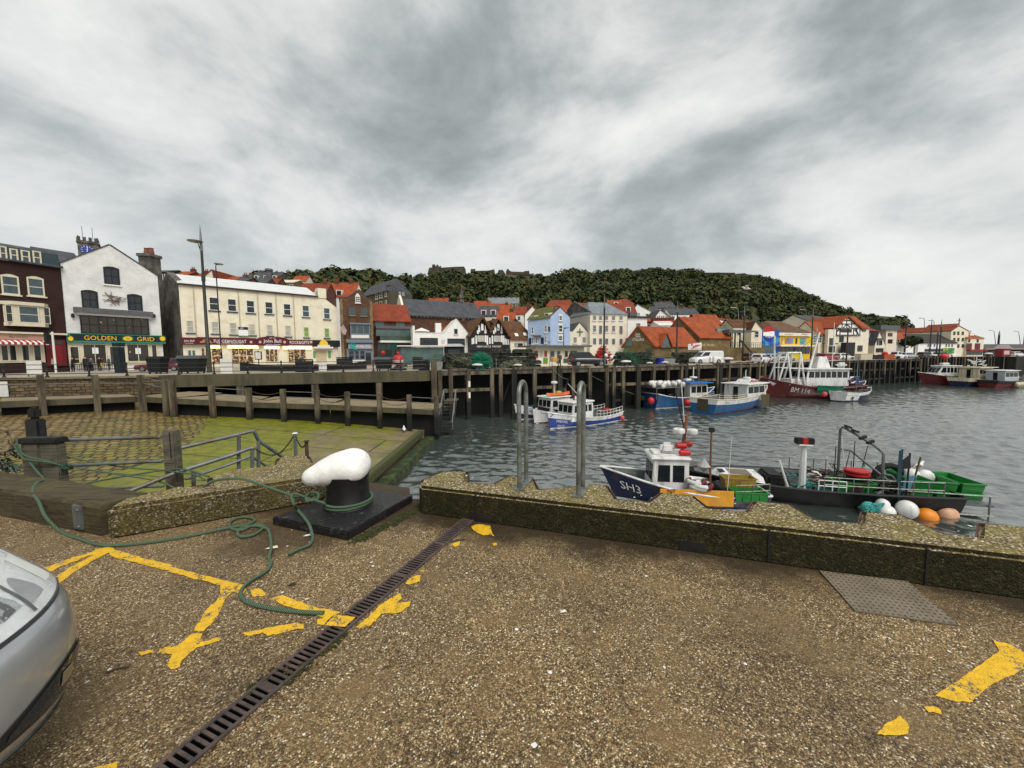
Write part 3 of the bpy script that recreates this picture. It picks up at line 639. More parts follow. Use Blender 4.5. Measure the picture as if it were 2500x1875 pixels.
# separate trees standing on the left ridge
kinds_ = ['broad dark tree on the ridge line', 'tall rounded tree on the ridge line', 'spreading tree on the ridge line']
ridge = [(742, 690, 676, 14), (768, 690, 671, 13), (796, 690, 664, 16), (826, 690, 660, 17), (852, 690, 659, 15), (880, 690, 661, 18), (908, 690, 659, 17), (930, 690, 664, 13), (951, 690, 674, 11), (968, 692, 679, 9), (716, 694, 680, 10)]
places_ = ['above the red roof with the white dormer', 'beside the small turret', 'third along from the grey roofed terrace', 'highest of the left clump', 'above the sandstone gable', 'broadest of the clump', 'topmost of the right clump', 'sloping down to the saddle', 'thin one letting the sky through', 'lowest, in the saddle beside the hill', 'smallest, next to the red roof']
for i, (x, yb, yt, wpx) in enumerate(ridge):
    Y = 262; b0 = Q(x, yb+8, Y); tp = Q(x, yt, Y); hgt = tp.z-b0.z; rx = wpx/F*Y*.95
    t_ = thing('ridge_tree', f'{kinds_[i % 3]}, {places_[i]}', 'tree', b0, 0, 'trees on the left ridge')
    tk = MB().tube([(0, 0, 0), (.2, 0, hgt*.3), (-.1, .1, hgt*.6), (.1, 0, hgt*.85)], [.5, .4, .25, .08], 6)
    for a in range(5):
        an = a*1.3+i; tk.tube([(0, 0, hgt*(.3+.08*a)), (math.cos(an)*rx*.35, math.sin(an)*rx*.35, hgt*(.45+.08*a)), (math.cos(an)*rx*.7, math.sin(an)*rx*.7, hgt*(.55+.08*a))], [.22, .14, .05], 5)
    obj('trunk', tk, M_BARK, t_)
    n = 420 if wpx > 11 else 200
    cc = crown_np(rng, (0, 0, hgt*.62), rx, hgt*.48, n, 1.15); o = np_mesh('crown', cc, np.arange(len(cc)).reshape(-1, 4), M_LEAF2, parent=t_)
# castle ruins
M_RUIN = masonry('ruin_stone', (.11, .095, .065), (.07, .062, .045), (.03, .027, .02), 1.6, .7, .95, .06, dirt=.5, bump=1)
def ruin(name, label, pts, Y, thick=3.5, holes=()):
    P_ = [Q(x, y, Y) for x, y in pts]; c = min(P_, key=lambda p: p.z); t_ = thing(name, label, 'ruin', c)
    obj('wall', MB().prism(P_, (0, thick, 0)), M_RUIN, t_, c)
    for h in holes:
        obj('window_opening', MB().prism([Q(x, y, Y-.05) for x, y in h], (0, .3, 0)), mat('sky_hole', (.55, .56, .56), .9, 0, 1, 0), t_, c)
z4 = lambda pts: [(980+x/4.254, 620+y/4.254) for x, y in pts]
ruin('castle_ruin', 'ruined castle gatehouse at the left end of the hilltop', z4([(272, 205), (280, 165), (292, 140), (316, 142), (320, 120), (318, 110), (345, 106), (352, 128), (362, 128), (366, 110), (380, 112), (382, 130), (396, 130), (405, 120), (408, 142), (500, 136), (550, 133), (650, 130), (662, 150), (668, 205)]), 352)
ruin('castle_ruin', 'low square stump of castle wall right of the gatehouse', z4([(716, 190), (720, 156), (765, 155), (768, 190)]), 352)
ruin('castle_ruin', 'long low castle wall rising to a block before the gap', z4([(770, 200), (772, 175), (900, 172), (935, 165), (965, 158), (972, 205)]), 352)
ruin('castle_ruin', 'squat castle wall block just after the gap', z4([(995, 205), (1010, 166), (1050, 164), (1070, 188), (1080, 210)]), 352)
ruin('castle_ruin', 'peaked fragment of castle keep with a long wall running off it', z4([(1082, 215), (1085, 185), (1097, 158), (1108, 152), (1118, 168), (1140, 182), (1270, 186), (1280, 176), (1328, 175), (1332, 215)]), 352)
z5 = lambda pts: [(1400+x/3.687, 620+y/3.687) for x, y in pts]
ruin('castle_ruin', 'mossy ruined tower bump in the middle of the hilltop', z5([(445, 180), (458, 142), (490, 137), (530, 150), (535, 180)]), 362)
ruin('castle_ruin', 'square ruined tower at the highest point of the hill', z5([(1040, 170), (1048, 130), (1086, 126), (1090, 172)]), 368)
ruin('castle_ruin', 'long thin castle wall along the skyline above the town', z5([(1190, 178), (1195, 167), (1455, 168), (1458, 182)]), 372)
ruin('castle_ruin', 'broken castle wall where the hill starts to fall away', z5([(1462, 215), (1465, 178), (1545, 172), (1560, 182), (1640, 190), (1642, 215)]), 374)
z7 = lambda pts: [(2120+x/5.82, 720+y/5.82) for x, y in pts]
ruin('castle_wall', 'pale castle curtain wall on the cliff at the far right of the hill', z7([(105, 340), (110, 292), (180, 300), (350, 312), (500, 312), (505, 372), (420, 385), (200, 372)]), 408)

# ================================================================ HOUSES
MW = {}
CREAM = mat('cream_render', (.76, .70, .54), .8, .14, .9, .15, col2=(.64, .57, .43), mix2=.62, scale2=.8)
CREAM2 = mat('pale_render', (.72, .66, .53), .8, .14, .9, .15, col2=(.6, .54, .43), mix2=.64, scale2=.8)
WHITE = mat('white_render', (.82, .81, .78), .75, .12, 1.2, .12, col2=(.68, .67, .64), mix2=.66, scale2=.7)
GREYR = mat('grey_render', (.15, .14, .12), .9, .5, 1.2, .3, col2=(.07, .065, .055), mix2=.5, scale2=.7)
BLUE = mat('blue_render', (.36, .47, .66), .75, .14, 1.0, .15)
BRICKM = masonry('maroon_brick', (.045, .017, .014), (.03, .012, .011), (.035, .022, .018), .22, .075, .75, .008, dirt=.3)
BRICKW = masonry('white_brick', (.82, .82, .79), (.74, .74, .72), (.5, .5, .48), .24, .085, .8, .008, dirt=.16)
BRICKR = masonry('red_brick', (.15, .055, .032), (.10, .04, .026), (.10, .08, .06), .22, .075, .85, .01, dirt=.4)
BRICKB = masonry('brown_brick', (.16, .082, .042), (.10, .05, .03), (.09, .07, .05), .3, .12, .85, .012, dirt=.45)
STONE = masonry('yellow_stone', (.24, .165, .07), (.16, .115, .055), (.10, .08, .05), .6, .28, .9, .02, dirt=.45)
STONE2 = masonry('tan_stone', (.21, .15, .07), (.17, .12, .06), (.10, .08, .05), .5, .2, .9, .015, dirt=.4)
ROOF_R = tiles('orange_pantile', (.40, .090, .028), (.32, .070, .024), .32, .28)
ROOF_D = tiles('red_pantile', (.30, .06, .026), (.22, .048, .022), .32, .28)
ROOF_B = tiles('brown_tile', (.17, .075, .03), (.12, .05, .024), .28, .22, moss=(.12, .09, .03), mossamt=.62)
ROOF_S = tiles('slate', (.095, .10, .11), (.07, .075, .085), .3, .3)
ROOF_SB = tiles('light_slate', (.24, .27, .29), (.20, .23, .25), .4, .5)
ROOF_M = tiles('mossy_tile', (.12, .10, .04), (.10, .09, .035), .3, .25, moss=(.10, .10, .025), mossamt=.45)
ROOF_W = mat('white_sheet_roof', (.62, .63, .62), .6, .15, 1, .1)
GL = glass('window_glass'); GLB = glass('blue_glass', (.05, .075, .085)); GLL = glass('lit_glass', (.02, .02, .018), .1, (1.0, .62, .22)); GLT = glass('teal_glass', (.07, .12, .11)); GLC = glass('curtained_glass', (.38, .37, .32), .2); GLG = glass('green_poster_glass', (.16, .30, .05), .3)
FW = mat('white_frame', (.72, .70, .66), .5, .1, 3, 0); FC = mat('cream_frame', (.66, .60, .46), .5, .1, 3, 0); FB = mat('black_frame', (.012, .012, .014), .4, .3, 3, 0); FGn = mat('green_black', (.012, .035, .033), .4, .3, 3, 0)
LEAD = mat('lead_grey', (.10, .105, .11), .6, .3, 2, .1); NAVY = mat('navy', (.012, .018, .045), .5, .2, 2, 0)
MAROON = mat('maroon_sign', (.10, .008, .016), .4, .15, 3, 0); GOLD = mat('gold_letters', (.85, .52, .03), .4, .1, 5, 0); LWHITE = mat('white_letters', (.8, .8, .78), .5, .05, 5, 0); LRED = mat('red_letters', (.45, .02, .02), .5, .1, 5, 0)
TEAL = mat('teal_paint', (.02, .33, .28), .5, .15, 3, 0); REDP = mat('red_paint', (.42, .015, .015), .45, .2, 4, 0)
GAPB = mat('sign_black', (.010, .010, .012), .4, .2, 3, 0); BROWNP = mat('brown_pot', (.20, .07, .035), .8, .3, 3, .2)

def win(th, f, r, fm, gm, nx=1, ny=2, sill=None, arch=0.0, fr=.10, px=True, d=0.0, name='window'):
    a0, z0, a1, z1 = f.rect(*r) if px else r
    off = th.location; b = MB(); w_ = a1-a0; h_ = z1-z0
    f.slab(b, a0, z0, a0+fr, z1, d, d+.07); f.slab(b, a1-fr, z0, a1, z1, d, d+.07); f.slab(b, a0+fr, z0, a1-fr, z0+fr, d, d+.068); f.slab(b, a0+fr, z1-fr, a1-fr, z1, d, d+.068)
    for i in range(1, nx): x = a0+w_*i/nx; f.slab(b, x-fr*.3, z0+fr, x+fr*.3, z1-fr, d, d+.06)
    for i in range(1, ny): z = z0+h_*i/ny; f.slab(b, a0+fr, z-fr*.35, a1-fr, z+fr*.35, d, d+.058)
    if arch:
        n = 8; pts = [f.pt(a0+w_*i/n, z1+arch*math.sin(math.pi*i/n), d+.0) for i in range(n+1)]; b.prism(pts, f.n*.07)
    o = obj(name, b, fm, th, off)
    g = MB(); f.slab(g, a0+fr*.5, z0+fr*.5, a1-fr*.5, z1-fr*.5, d-.03, d+.025); obj('pane', g, gm, o, off)
    if sill is not None:
        s = MB(); f.slab(s, a0-.12, z0-.14, a1+.12, z0-.003, d, d+.16); obj('sill', s, sill, o, off)
    return o
def slab_part(th, f, name, r, m, d0=0.0, d1=.1, px=True, parent=None, bevel=0):
    a0, z0, a1, z1 = f.rect(*r) if px else r
    b = MB(); f.slab(b, a0, z0, a1, z1, d0, d1); return obj(name, b, m, parent or th, th.location, bevel=bevel)
def letters(th, f, body, r, m, d, parent=None, px=True, name='lettering', shear=0.0):
    a0, z0, a1, z1 = f.rect(*r) if px else r
    return lettering(body, parent or th, th.location, f.pt((a0+a1)/2, (z0+z1)/2, d), f.t, V((0, 0, 1)), z1-z0, a1-a0, m, .004, name, shear)
def chimney(th, f, r, m, d0, d1, pots=2, px=True):
    a0, z0, a1, z1 = f.rect(*r) if px else r
    b = MB(); f.slab(b, a0, z0, a1, z1, d0, d1); f.slab(b, a0-.1, z1-.28, a1+.1, z1-.12, d0-.1, d1+.1); o = obj('chimney', b, m, th, th.location)
    b = MB()
    for i in range(pots): b.lathe([(.13, z1), (.16, z1+.05), (.12, z1+.45), (.15, z1+.5)], f.pt(a0+(a1-a0)*(i+.5)/pots, 0, (d0+d1)/2), 8)
    obj('chimney_pot', b, BROWNP, o, th.location)
    return o
def gable(name, label, f, outline, D, wm, rm, z0=-.3, over=.22, cat='building', thick=.22, roofm=True, group=None):
    """front wall outline in (s, z), pushed back by D; a roof slab over each sloping edge"""
    th = thing(name, label, cat, f.pt(f.L/2, z0), 0, group)
    pts = [f.pt(outline[0][0], z0)]+[f.pt(a, z) for a, z in outline]+[f.pt(outline[-1][0], z0)]
    obj('wall', MB().prism(pts, -f.n*D), wm, th, th.location)
    b = MB()
    for (a, z), (c, y) in zip(outline, outline[1:]):
        if abs(c-a) < .05: continue
        v = V((c-a, y-z)).normalized(); n = V((-v.y, v.x)); e = .18 if abs(v.y) > .05 else 0
        p = [(a-(v.x*e if y > z else 0), z-(v.y*e if y > z else 0)), (c+(v.x*e if y < z else 0), y+(v.y*e if y < z else 0))]
        q4 = [f.pt(p[0][0], p[0][1]+.002, over), f.pt(p[1][0], p[1][1]+.002, over), f.pt(p[1][0]+n.x*thick, p[1][1]+n.y*thick, over), f.pt(p[0][0]+n.x*thick, p[0][1]+n.y*thick, over)]
        b.prism(q4, -f.n*(D+over))
    if roofm and b.v: obj('roof', b, rm, th, th.location)
    return th
def eaved(name, label, f, ze, zr, D, wm, rm, z0=-.3, over=.3, cat='building', hip=0.0, a0=0.0, a1=None, group=None):
    """ridge along the front: walls with gable ends (or a hipped roof)"""
    a1 = f.L if a1 is None else a1
    th = thing(name, label, cat, f.pt((a0+a1)/2, z0), 0, group)
    if hip:
        b = MB(); f.slab(b, a0, z0, a1, ze, -D, 0); obj('wall', b, wm, th, th.location)
        e = [f.pt(a0-over, ze, over), f.pt(a1+over, ze, over), f.pt(a1+over, ze, -D-over), f.pt(a0-over, ze, -D-over), f.pt(a0+hip, zr, -D/2), f.pt(a1-hip, zr, -D/2)]
        obj('roof', MB().add(e, [(0, 1, 5, 4), (1, 2, 5), (2, 3, 4, 5), (3, 0, 4), (3, 2, 1, 0)]), rm, th, th.location)
    else:
        sec = [(0, z0), (0, ze), (-D/2, zr), (-D, ze), (-D, z0)]
        obj('wall', MB().prism([f.pt(a0, z, d) for d, z in sec], f.t*(a1-a0)), wm, th, th.location)
        k = (zr-ze)/(D/2); sec = [(over, ze-k*over+.02), (-D/2, zr+.02), (-D-over, ze-k*over+.02), (-D-over, ze-k*over+.2), (-D/2, zr+.24), (over, ze-k*over+.2)]
        obj('roof', MB().prism([f.pt(a0-.15, z, d) for d, z in sec], f.t*(a1-a0+.3)), rm, th, th.location)
    return th
def Z(f, x, y): return f.px(x, y)[1]
def S(f, x, y=800): return f.px(x, y)[0]
G1 = lambda x0, y0, x1, y1: (x0/3.771, 520+y0/3.771, x1/3.771, 520+y1/3.771)            # crops used while measuring
G2 = lambda x0, y0, x1, y1: (380+x0/3.771, 520+y0/3.771, 380+x1/3.771, 520+y1/3.771)
G3 = lambda x0, y0, x1, y1: (760+x0/4.879, 620+y0/4.879, 760+x1/4.879, 620+y1/4.879)
G4 = lambda x0, y0, x1, y1: (1140+x0/5.267, 680+y0/5.267, 1140+x1/5.267, 680+y1/5.267)
G5 = lambda x0, y0, x1, y1: (1500+x0/6.144, 700+y0/6.144, 1500+x1/6.144, 700+y1/6.144)
G6 = lambda x0, y0, x1, y1: (1820+x0/5.925, 700+y0/5.925, 1820+x1/5.925, 700+y1/5.925)
G7 = lambda x0, y0, x1, y1: (2120+x0/5.821, 720+y0/5.821, 2120+x1/5.821, 720+y1/5.821)

# --- 1 maroon brick restaurant at the left edge
fL = fac(-165, 36.5, 147, 44.3, 655)
ze = Z(fL, 100, 646)
th = eaved('brick_restaurant', 'dark maroon brick building with cream windows and a striped awning at the left edge', fL, ze, ze+2.2, 9, BRICKM, ROOF_S)
slab_part(th, fL, 'dormer', (fL.L-13.4, ze-.05, fL.L-.1, ze+1.35), mat('teal_slate', (.035, .06, .07), .7, .3, 3, .3), -2.5, .12, px=False)
f2 = Fac(fL.pt(0, 0, .14), fL.pt(fL.L, 0, .14))
for r in ((-10, 306, 63, 435), (88, 330, 165, 445), (192, 345, 275, 460), (300, 352, 378, 470)): win(th, f2, G1(*r), FC, GLB, 1, 2, fr=.12)
for r in ((10, 580, 175, 750), (250, 600, 405, 765)): win(th, fL, G1(*r), FC, GLB, 1, 2, sill=FC, arch=.18, fr=.12)
win(th, fL, (-60, 712, -22, 765), FC, GLB, 1, 2, sill=FC, fr=.12)
a0, z0, a1, z1 = fL.rect(*G1(25, 825, 440, 1045))
b = MB(); f3 = fL; b.prism([fL.pt(a0, z0, 0), fL.pt(a0+.5, z0, .62), fL.pt(a1-.5, z0, .62), fL.pt(a1, z0, 0)], (0, 0, .35)); b.prism([fL.pt(a0-.1, z1-.35, 0), fL.pt(a0+.45, z1-.35, .75), fL.pt(a1-.45, z1-.35, .75), fL.pt(a1+.1, z1-.35, 0)], (0, 0, .35)); b.prism([fL.pt(a0+.05, z0, 0), fL.pt(a0+.52, z0, .55), fL.pt(a1-.52, z0, .55), fL.pt(a1-.05, z0, 0)], (0, 0, z1-z0-.1))
obj('bay_window', b, FC, th, th.location)
fb = Fac(fL.pt(0, 0, .56), fL.pt(fL.L, 0, .56)); win(th, fb, (a0+.85, z0+.35, a1-.85, z1-.4), FC, GLB, 1, 2, px=False); 
for q in ((a0+.02, a0+.5), (a1-.5, a1-.02)): win(th, Fac(fL.pt(0, 0, .5), fL.pt(fL.L, 0, .5)), (q[0], z0+.35, q[1], z1-.4), FC, GL, 1, 2, px=False, fr=.06)
sg = slab_part(th, fL, 'sign', (-90, 815, 110, 829), mat('pink_sign', (.45, .27, .20), .6, .15, 2, 0), .1, .25)
letters(th, fL, "ALONZI'S", G1(70, 1128, 245, 1150), mat('dark_gold', (.10, .06, .02), .5, .1, 2, 0), .255, sg)
slab_part(th, fL, 'cornice', (-100, 810, 160, 814.5), FC, 0, .45)
aw = MB(); awm = [REDP, LWHITE]; a0, z0, a1, z1 = fL.rect(-90, 830, 106, 839); n = 26
for i in range(n):
    s0 = a0+(a1-a0)*i/n; s1 = a0+(a1-a0)*(i+1)/n
    aw.add([fL.pt(s0, z1, .25), fL.pt(s1, z1, .25), fL.pt(s1, z0+.12, 1.1), fL.pt(s0, z0+.12, 1.1), fL.pt(s1, z0-.08, 1.1), fL.pt(s0, z0-.08, 1.1)], [(0, 1, 2, 3), (3, 2, 4, 5)])
o = obj('awning', aw, awm, th, th.location)
for i, p in enumerate(o.data.polygons): p.material_index = (i//2) % 2
slab_part(th, fL, 'shopfront', (-100, 838, 108, 886), FC, .01, .12)
for x0 in (-60, -28, 0, 20, 51, 80): win(th, Fac(fL.pt(0, 0, .12), fL.pt(fL.L, 0, .12)), (x0, 841, x0+22, 882), FC, GL, 1, 1)
slab_part(th, fL, 'door_surround', (111, 829, 160, 893), mat('dark_red', (.13, .008, .012), .4, .2, 2, 0), .005, .14)
dr = slab_part(th, fL, 'door', (124, 842, 150, 893), mat('red_door', (.20, .01, .015), .4, .2, 2, 0), .14, .2); slab_part(th, fL, 'fanlight', (124, 832, 150, 841), GL, .14, .19)
chimney(th, fL, (-32, 560, 10, 600), BRICKR, -5.2, -4, 3)

# --- 2 white brick gable with the green sign
f = fac(148, 44.4, 383, 51.5, 655)
out = [(0, Z(f, 148, 643)), (S(f, 267, 598), Z(f, 267, 598)), (f.L, Z(f, 384, 674))]
th = gable('seafood_restaurant', 'tall white brick gabled restaurant with a green and gold GOLDEN GRID sign', f, out, 14, BRICKW, ROOF_S, thick=.12, over=.08)
for r in ((955, 507, 1100, 660), (750, 722, 903, 876), (1173, 759, 1310, 900)): win(th, f, G1(*r), FB, GL, 2, 2, sill=WHITE, arch=.16, fr=.13)
slab_part(th, f, 'cornice', G1(675, 890, 1395, 935), LEAD, 0, .6); slab_part(th, f, 'frieze', G1(700, 932, 1380, 955), FW, 0, .35)
win(th, f, G1(735, 955, 1365, 1118), FB, GLL, 8, 2, fr=.14, d=.2)
sg = slab_part(th, f, 'sign', G1(605, 1118, 1512, 1198), mat('sign_green', (.03, .20, .15), .5, .15, 2, 0), .05, .42)
pb = slab_part(th, f, 'sign_panel', G1(640, 1125, 1500, 1180), mat('sign_dark', (.006, .02, .018), .4, .1, 2, 0), .42, .45, parent=sg)
letters(th, f, 'GOLDEN', G1(765, 1132, 1062, 1172), GOLD, .46, sg); letters(th, f, 'GRID', G1(1250, 1143, 1410, 1180), GOLD, .46, sg)
for cx in (645, 1165, 1488):
    r = f.rect(*G1(cx-58 if cx == 1165 else cx-38, 1130, cx+58 if cx == 1165 else cx+30, 1186)); cc = ((r[0]+r[2])/2, (r[1]+r[3])/2)
    for sc_, m_, d in ((1, mat('oval_green', (.03, .12, .03), .5, .1, 2, 0), .462), (.72, GOLD, .475)):
        b = MB().poly([f.pt(cc[0]+(r[2]-r[0])/2*sc_*math.cos(u), cc[1]+(r[3]-r[1])/2*sc_*math.sin(u), d) for u in [j*math.pi/10 for j in range(20)]]); obj('oval_badge', b, m_, sg, th.location)
    if cx == 1165: letters(th, f, 'GG', (1150/3.771, 520+1150/3.771, 1185/3.771, 520+1168/3.771), mat('oval_green', ()), .485, sg)
ff = Fac(f.pt(0, 0, .02), f.pt(f.L, 0, .02))
slab_part(th, f, 'shopfront', G1(605, 1198, 1475, 1400), FC, .0, .06)
f4 = Fac(f.pt(0, 0, .06), f.pt(f.L, 0, .06))
for r in ((640, 1225, 735, 1390), (760, 1205, 985, 1390), (1005, 1225, 1130, 1395), (1165, 1205, 1375, 1370), (1392, 1210, 1450, 1370)): win(th, f4, G1(*r), FC, GLL, 1 if r[2]-r[0] < 140 else 2, 1, fr=.1)
slab_part(th, f4, 'menu_board', G1(848, 1240, 905, 1295), LWHITE, .03, .06); slab_part(th, f4, 'menu_board', G1(1245, 1243, 1295, 1297), LWHITE, .03, .06)
for cx in (668, 1415): obj('wall_lamp', MB().lathe([(.05, 0), (.16, .1), (.14, .4), (.04, .5)], f.pt(*f.px(*G1(cx, 965, 0, 0)[:2]), .2), 8), FB, th, th.location)
wr = MB(); c0 = f.px(*G1(1050, 790, 0, 0)[:2])
for i in range(16):
    a = random.uniform(0, 6.28); b2 = a+random.uniform(1.5, 3.5); r1 = random.uniform(.4, 1.15)
    wr.tube([f.pt(c0[0]+r1*math.cos(a), c0[1]+.9*r1*math.sin(a), .06), f.pt(c0[0]+.3*math.cos(a+1), c0[1]+.3*math.sin(a+1), .22), f.pt(c0[0]+r1*math.cos(b2), c0[1]+.8*r1*math.sin(b2), .06)], .028, 4)
obj('crab_sculpture', wr, mat('rust_twig', (.16, .10, .07), .8, .3, 5, 0), th, th.location)
chimney(th, f, G1(1275, 390, 1372, 560), GREYR, -9, -7.6, 1); 
cs = thing('chimney_stack', 'tall ruddy chimney stack rising behind the white gabled restaurant', 'chimney', Q(350, 700, 58)); fz = fac(338, 58, 366, 58, 640)
b = MB(); fz.slab(b, 0, 3, fz.L, Z(fz, 350, 622), -1.8, 0); fz.slab(b, -.15, Z(fz, 350, 625), fz.L+.15, Z(fz, 350, 618), -1.95, .15); obj('stack', b, GREYR, cs, cs.location)
b = MB()
for i in range(2): b.lathe([(.32, Z(fz, 350, 618)), (.36, Z(fz, 350, 612)), (.26, Z(fz, 350, 604)), (.34, Z(fz, 350, 602))], fz.pt(fz.L*(.3+.4*i), 0, -.9), 8)
obj('pot', b, BROWNP, cs, cs.location)
# clock tower behind
f = fac(189, 78, 241, 80, 600); th = thing('clock_tower', 'dark stone church tower with a blue clock face behind the white gable', 'tower', f.pt(f.L/2, 0))
b = MB(); zt = Z(f, 215, 588); f.slab(b, 0, 0, f.L, zt, -f.L, 0)
for i in range(4): f.slab(b, f.L*(i*.27), zt, f.L*(i*.27+.15), zt+.7, -.5, 0)
f.slab(b, -.15, zt-.5, f.L+.15, zt-.2, -f.L-.1, .15); obj('tower_body', b, GREYR, th, th.location)
for a in (.05, .95): obj('pinnacle', MB().lathe([(.3, zt), (.22, zt+.5), (.05, zt+.9)], f.pt(f.L*a, 0, -.3), 6), GREYR, th, th.location)
cc = f.px(213, 611); b = MB().poly([f.pt(cc[0]+.95*math.cos(u), cc[1]+.95*math.sin(u), .06) for u in [j*math.pi/12 for j in range(24)]]); ck = obj('clock_face', b, mat('clock_blue', (.03, .05, .28), .5, .1, 2, 0), th, th.location)
b = MB()
for j in range(12): u = j*math.pi/6; b.bar(f.pt(cc[0]+.66*math.cos(u), cc[1]+.66*math.sin(u), .1), f.pt(cc[0]+.86*math.cos(u), cc[1]+.86*math.sin(u), .1), .08)
b.bar(f.pt(cc[0], cc[1]-.2, .12), f.pt(cc[0]+.05, cc[1]+.68, .12), .1); b.bar(f.pt(cc[0], cc[1], .13), f.pt(cc[0]-.02, cc[1]-.5, .13), .1); obj('clock_hand', b, LWHITE, ck, th.location)
for dx in (-.8, .6): obj('aerial', MB().tube([f.pt(f.L*.5+dx, zt, -2), f.pt(f.L*.5+dx, zt+3.2, -2)], .05, 4), FB, th, th.location)
f = fac(100, 62, 200, 66, 630); th = eaved('rear_building', 'dark slate roof stretching between the maroon building and the clock tower', f, Z(f, 140, 640), Z(f, 140, 604), 8, GREYR, ROOF_S)

# --- 3 long cream building of sweet shops
f = fac(437, 52.5, 820, 66.5, 715); ze = Z(f, 600, 708)
th = thing('sweet_shop_terrace', 'long cream rendered building with maroon JOHN BULL sweet shop signs', 'building', f.pt(f.L/2, -.3))
sE = S(f, 776, 727); zr_ = Z(f, 820, 751)
pts = [f.pt(0, -.3), f.pt(0, ze+.1), f.pt(sE, ze+.1), f.pt(sE, ze+1.0), f.pt(sE+.9, ze+1.0), f.pt(sE+.9, ze-.1), f.pt(f.L, zr_), f.pt(f.L, -.3)]
obj('wall', MB().prism(pts, -f.n*11), CREAM, th, th.location)
b = MB(); b.prism([f.pt(-.1, ze+.05, .12), f.pt(-.1, ze+2.15, -5.5), f.pt(-.1, ze+.1, -11), f.pt(-.1, ze+.0, -11)], f.t*(sE+.05)); obj('roof', b, ROOF_W, th, th.location)
b = MB(); f.slab(b, -.1, ze-.12, sE, ze+.1, .004, .3); obj('gutter', b, mat('rotten_gutter', (.05, .035, .025), .8, .5, 6, .3), th, th.location)
sd_ = Fac(f.pt(0, 0, 0)-f.n*11-f.t*.02, f.pt(0, 0, 0)-f.t*.02)
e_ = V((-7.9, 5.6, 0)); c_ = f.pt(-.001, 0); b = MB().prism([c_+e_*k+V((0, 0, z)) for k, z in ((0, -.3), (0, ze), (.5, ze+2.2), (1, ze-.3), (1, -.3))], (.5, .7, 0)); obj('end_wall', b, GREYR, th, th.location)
b = MB(); f.slab(b, sE+.0, ze-.2, sE+1.3, ze+1.4, -1.2, .12); obj('chimney', b, CREAM, th, th.location)
X0 = [490, 660, 833, 1005, 1175, 1348, 1545]; X1 = [585, 745, 912, 1080, 1245, 1415, 1605]; T = [775, 790, 805, 818, 835, 850, 873]; B_ = [898, 908, 922, 930, 943, 958, 978]
for i in range(7): win(th, f, G2(X0[i], T[i], X1[i], B_[i]), FW, (GL if i < 5 else GLB), 1, 2, sill=NAVY if i < 5 else LEAD, fr=.1)
X0 = [283, 513, 680, 855, 1022, 1190, 1362, 1552]; X1 = [352, 585, 748, 918, 1080, 1248, 1412, 1600]; T = [990, 1000, 1010, 1022, 1030, 1037, 1050, 1060]; B_ = [1102, 1110, 1118, 1125, 1130, 1137, 1145, 1150]
for i in range(8): win(th, f, G2(X0[i], T[i], X1[i], B_[i]), FC, (GLC if i < 6 else GLG), 1, 2, sill=mat('teal_sill', (.03, .09, .10), .6, .2, 3, 0), fr=.1)
for x in (360, 770, 945, 1112, 1272):
    r = f.rect(*G2(x-4, 680, x+4, 1140)); slab_part(th, f, 'downpipe', ((r[0]+r[2])/2-.06, 4.2, (r[0]+r[2])/2+.06, ze-.1), mat('pipe_cream', (.45, .40, .28), .7, .2, 2, 0), .003, .12, px=False)
def shop_sign(r, body, rr_, d=.45, m=MAROON, lm=LWHITE): 
    s_ = slab_part(th, f, 'sign', G2(*r), m, .02, d)
    if body: letters(th, f, body, G2(*rr_), lm, d+.006, s_)
    return s_
s0_ = shop_sign((230, 1147, 380, 1212), 'John Bull', (258, 1168, 352, 1192)); letters(th, f, 'FINEST CONFECTIONERY', G2(268, 1197, 345, 1204), LWHITE, .456, s0_)
s1_ = shop_sign((382, 1148, 922, 1214), 'FUDGE&NOUGAT', (532, 1168, 830, 1197)); letters(th, f, 'MADE THE TRADITIONAL WAY IN OUR OWN KITCHENS', G2(565, 1201, 800, 1209), LWHITE, .456, s1_)
fud = MB()
for k in range(9): x, y = random.uniform(395, 500), random.uniform(1185, 1206); r = f.rect(*G2(x, y-22+abs(x-445)*.3, x+22, y)); f.slab(fud, *r, .45, .52)
obj('fudge_picture', fud, mat('fudge', (.55, .33, .14), .6, .3, 9, 0), s1_, th.location)
s2_ = shop_sign((925, 1168, 1215, 1222), 'John Bull', (985, 1165, 1148, 1203), .5)
r = f.rect(*G2(925, 1168, 1215, 1168)); cxx = (r[0]+r[2])/2; hw = (r[2]-r[0])/2; hh = f.rect(*G2(1060, 1138, 1080, 1168)); hh = hh[3]-hh[1]
b = MB().prism([f.pt(cxx+hw*math.cos(u), r[1]+hh*math.sin(u)+.002, .02) for u in [j*math.pi/14 for j in range(15)]], f.n*.48); obj('sign_arch', b, MAROON, s2_, th.location)
letters(th, f, 'EST 1911', G2(1042, 1148, 1098, 1158), LWHITE, .508, s2_); letters(th, f, 'MADE IN YORKSHIRE', G2(1008, 1208, 1142, 1217), LWHITE, .508, s2_)
s3_ = shop_sign((1217, 1168, 1440, 1218), 'ROCK&GIFTS', (1228, 1179, 1405, 1206))
for cx in (955, 1180, 1422, 872): r = f.rect(*G2(cx-14, 1175, cx+14, 1203)); b = MB().poly([f.pt((r[0]+r[2])/2+(r[2]-r[0])/2*(1-.25*(j % 2))*math.cos(j*math.pi/6), (r[1]+r[3])/2+(r[3]-r[1])/2*(1-.3*(j % 3 == 0))*math.sin(j*math.pi/6), .512) for j in range(12)]); obj('sign_motif', b, mat('pale_pink', (.6, .42, .36), .5, .1, 2, 0), s2_, th.location)
s4_ = shop_sign((1443, 1172, 1690, 1232), None, None, .4, GAPB)
r = f.rect(*G2(1482, 1172, 1595, 1235))
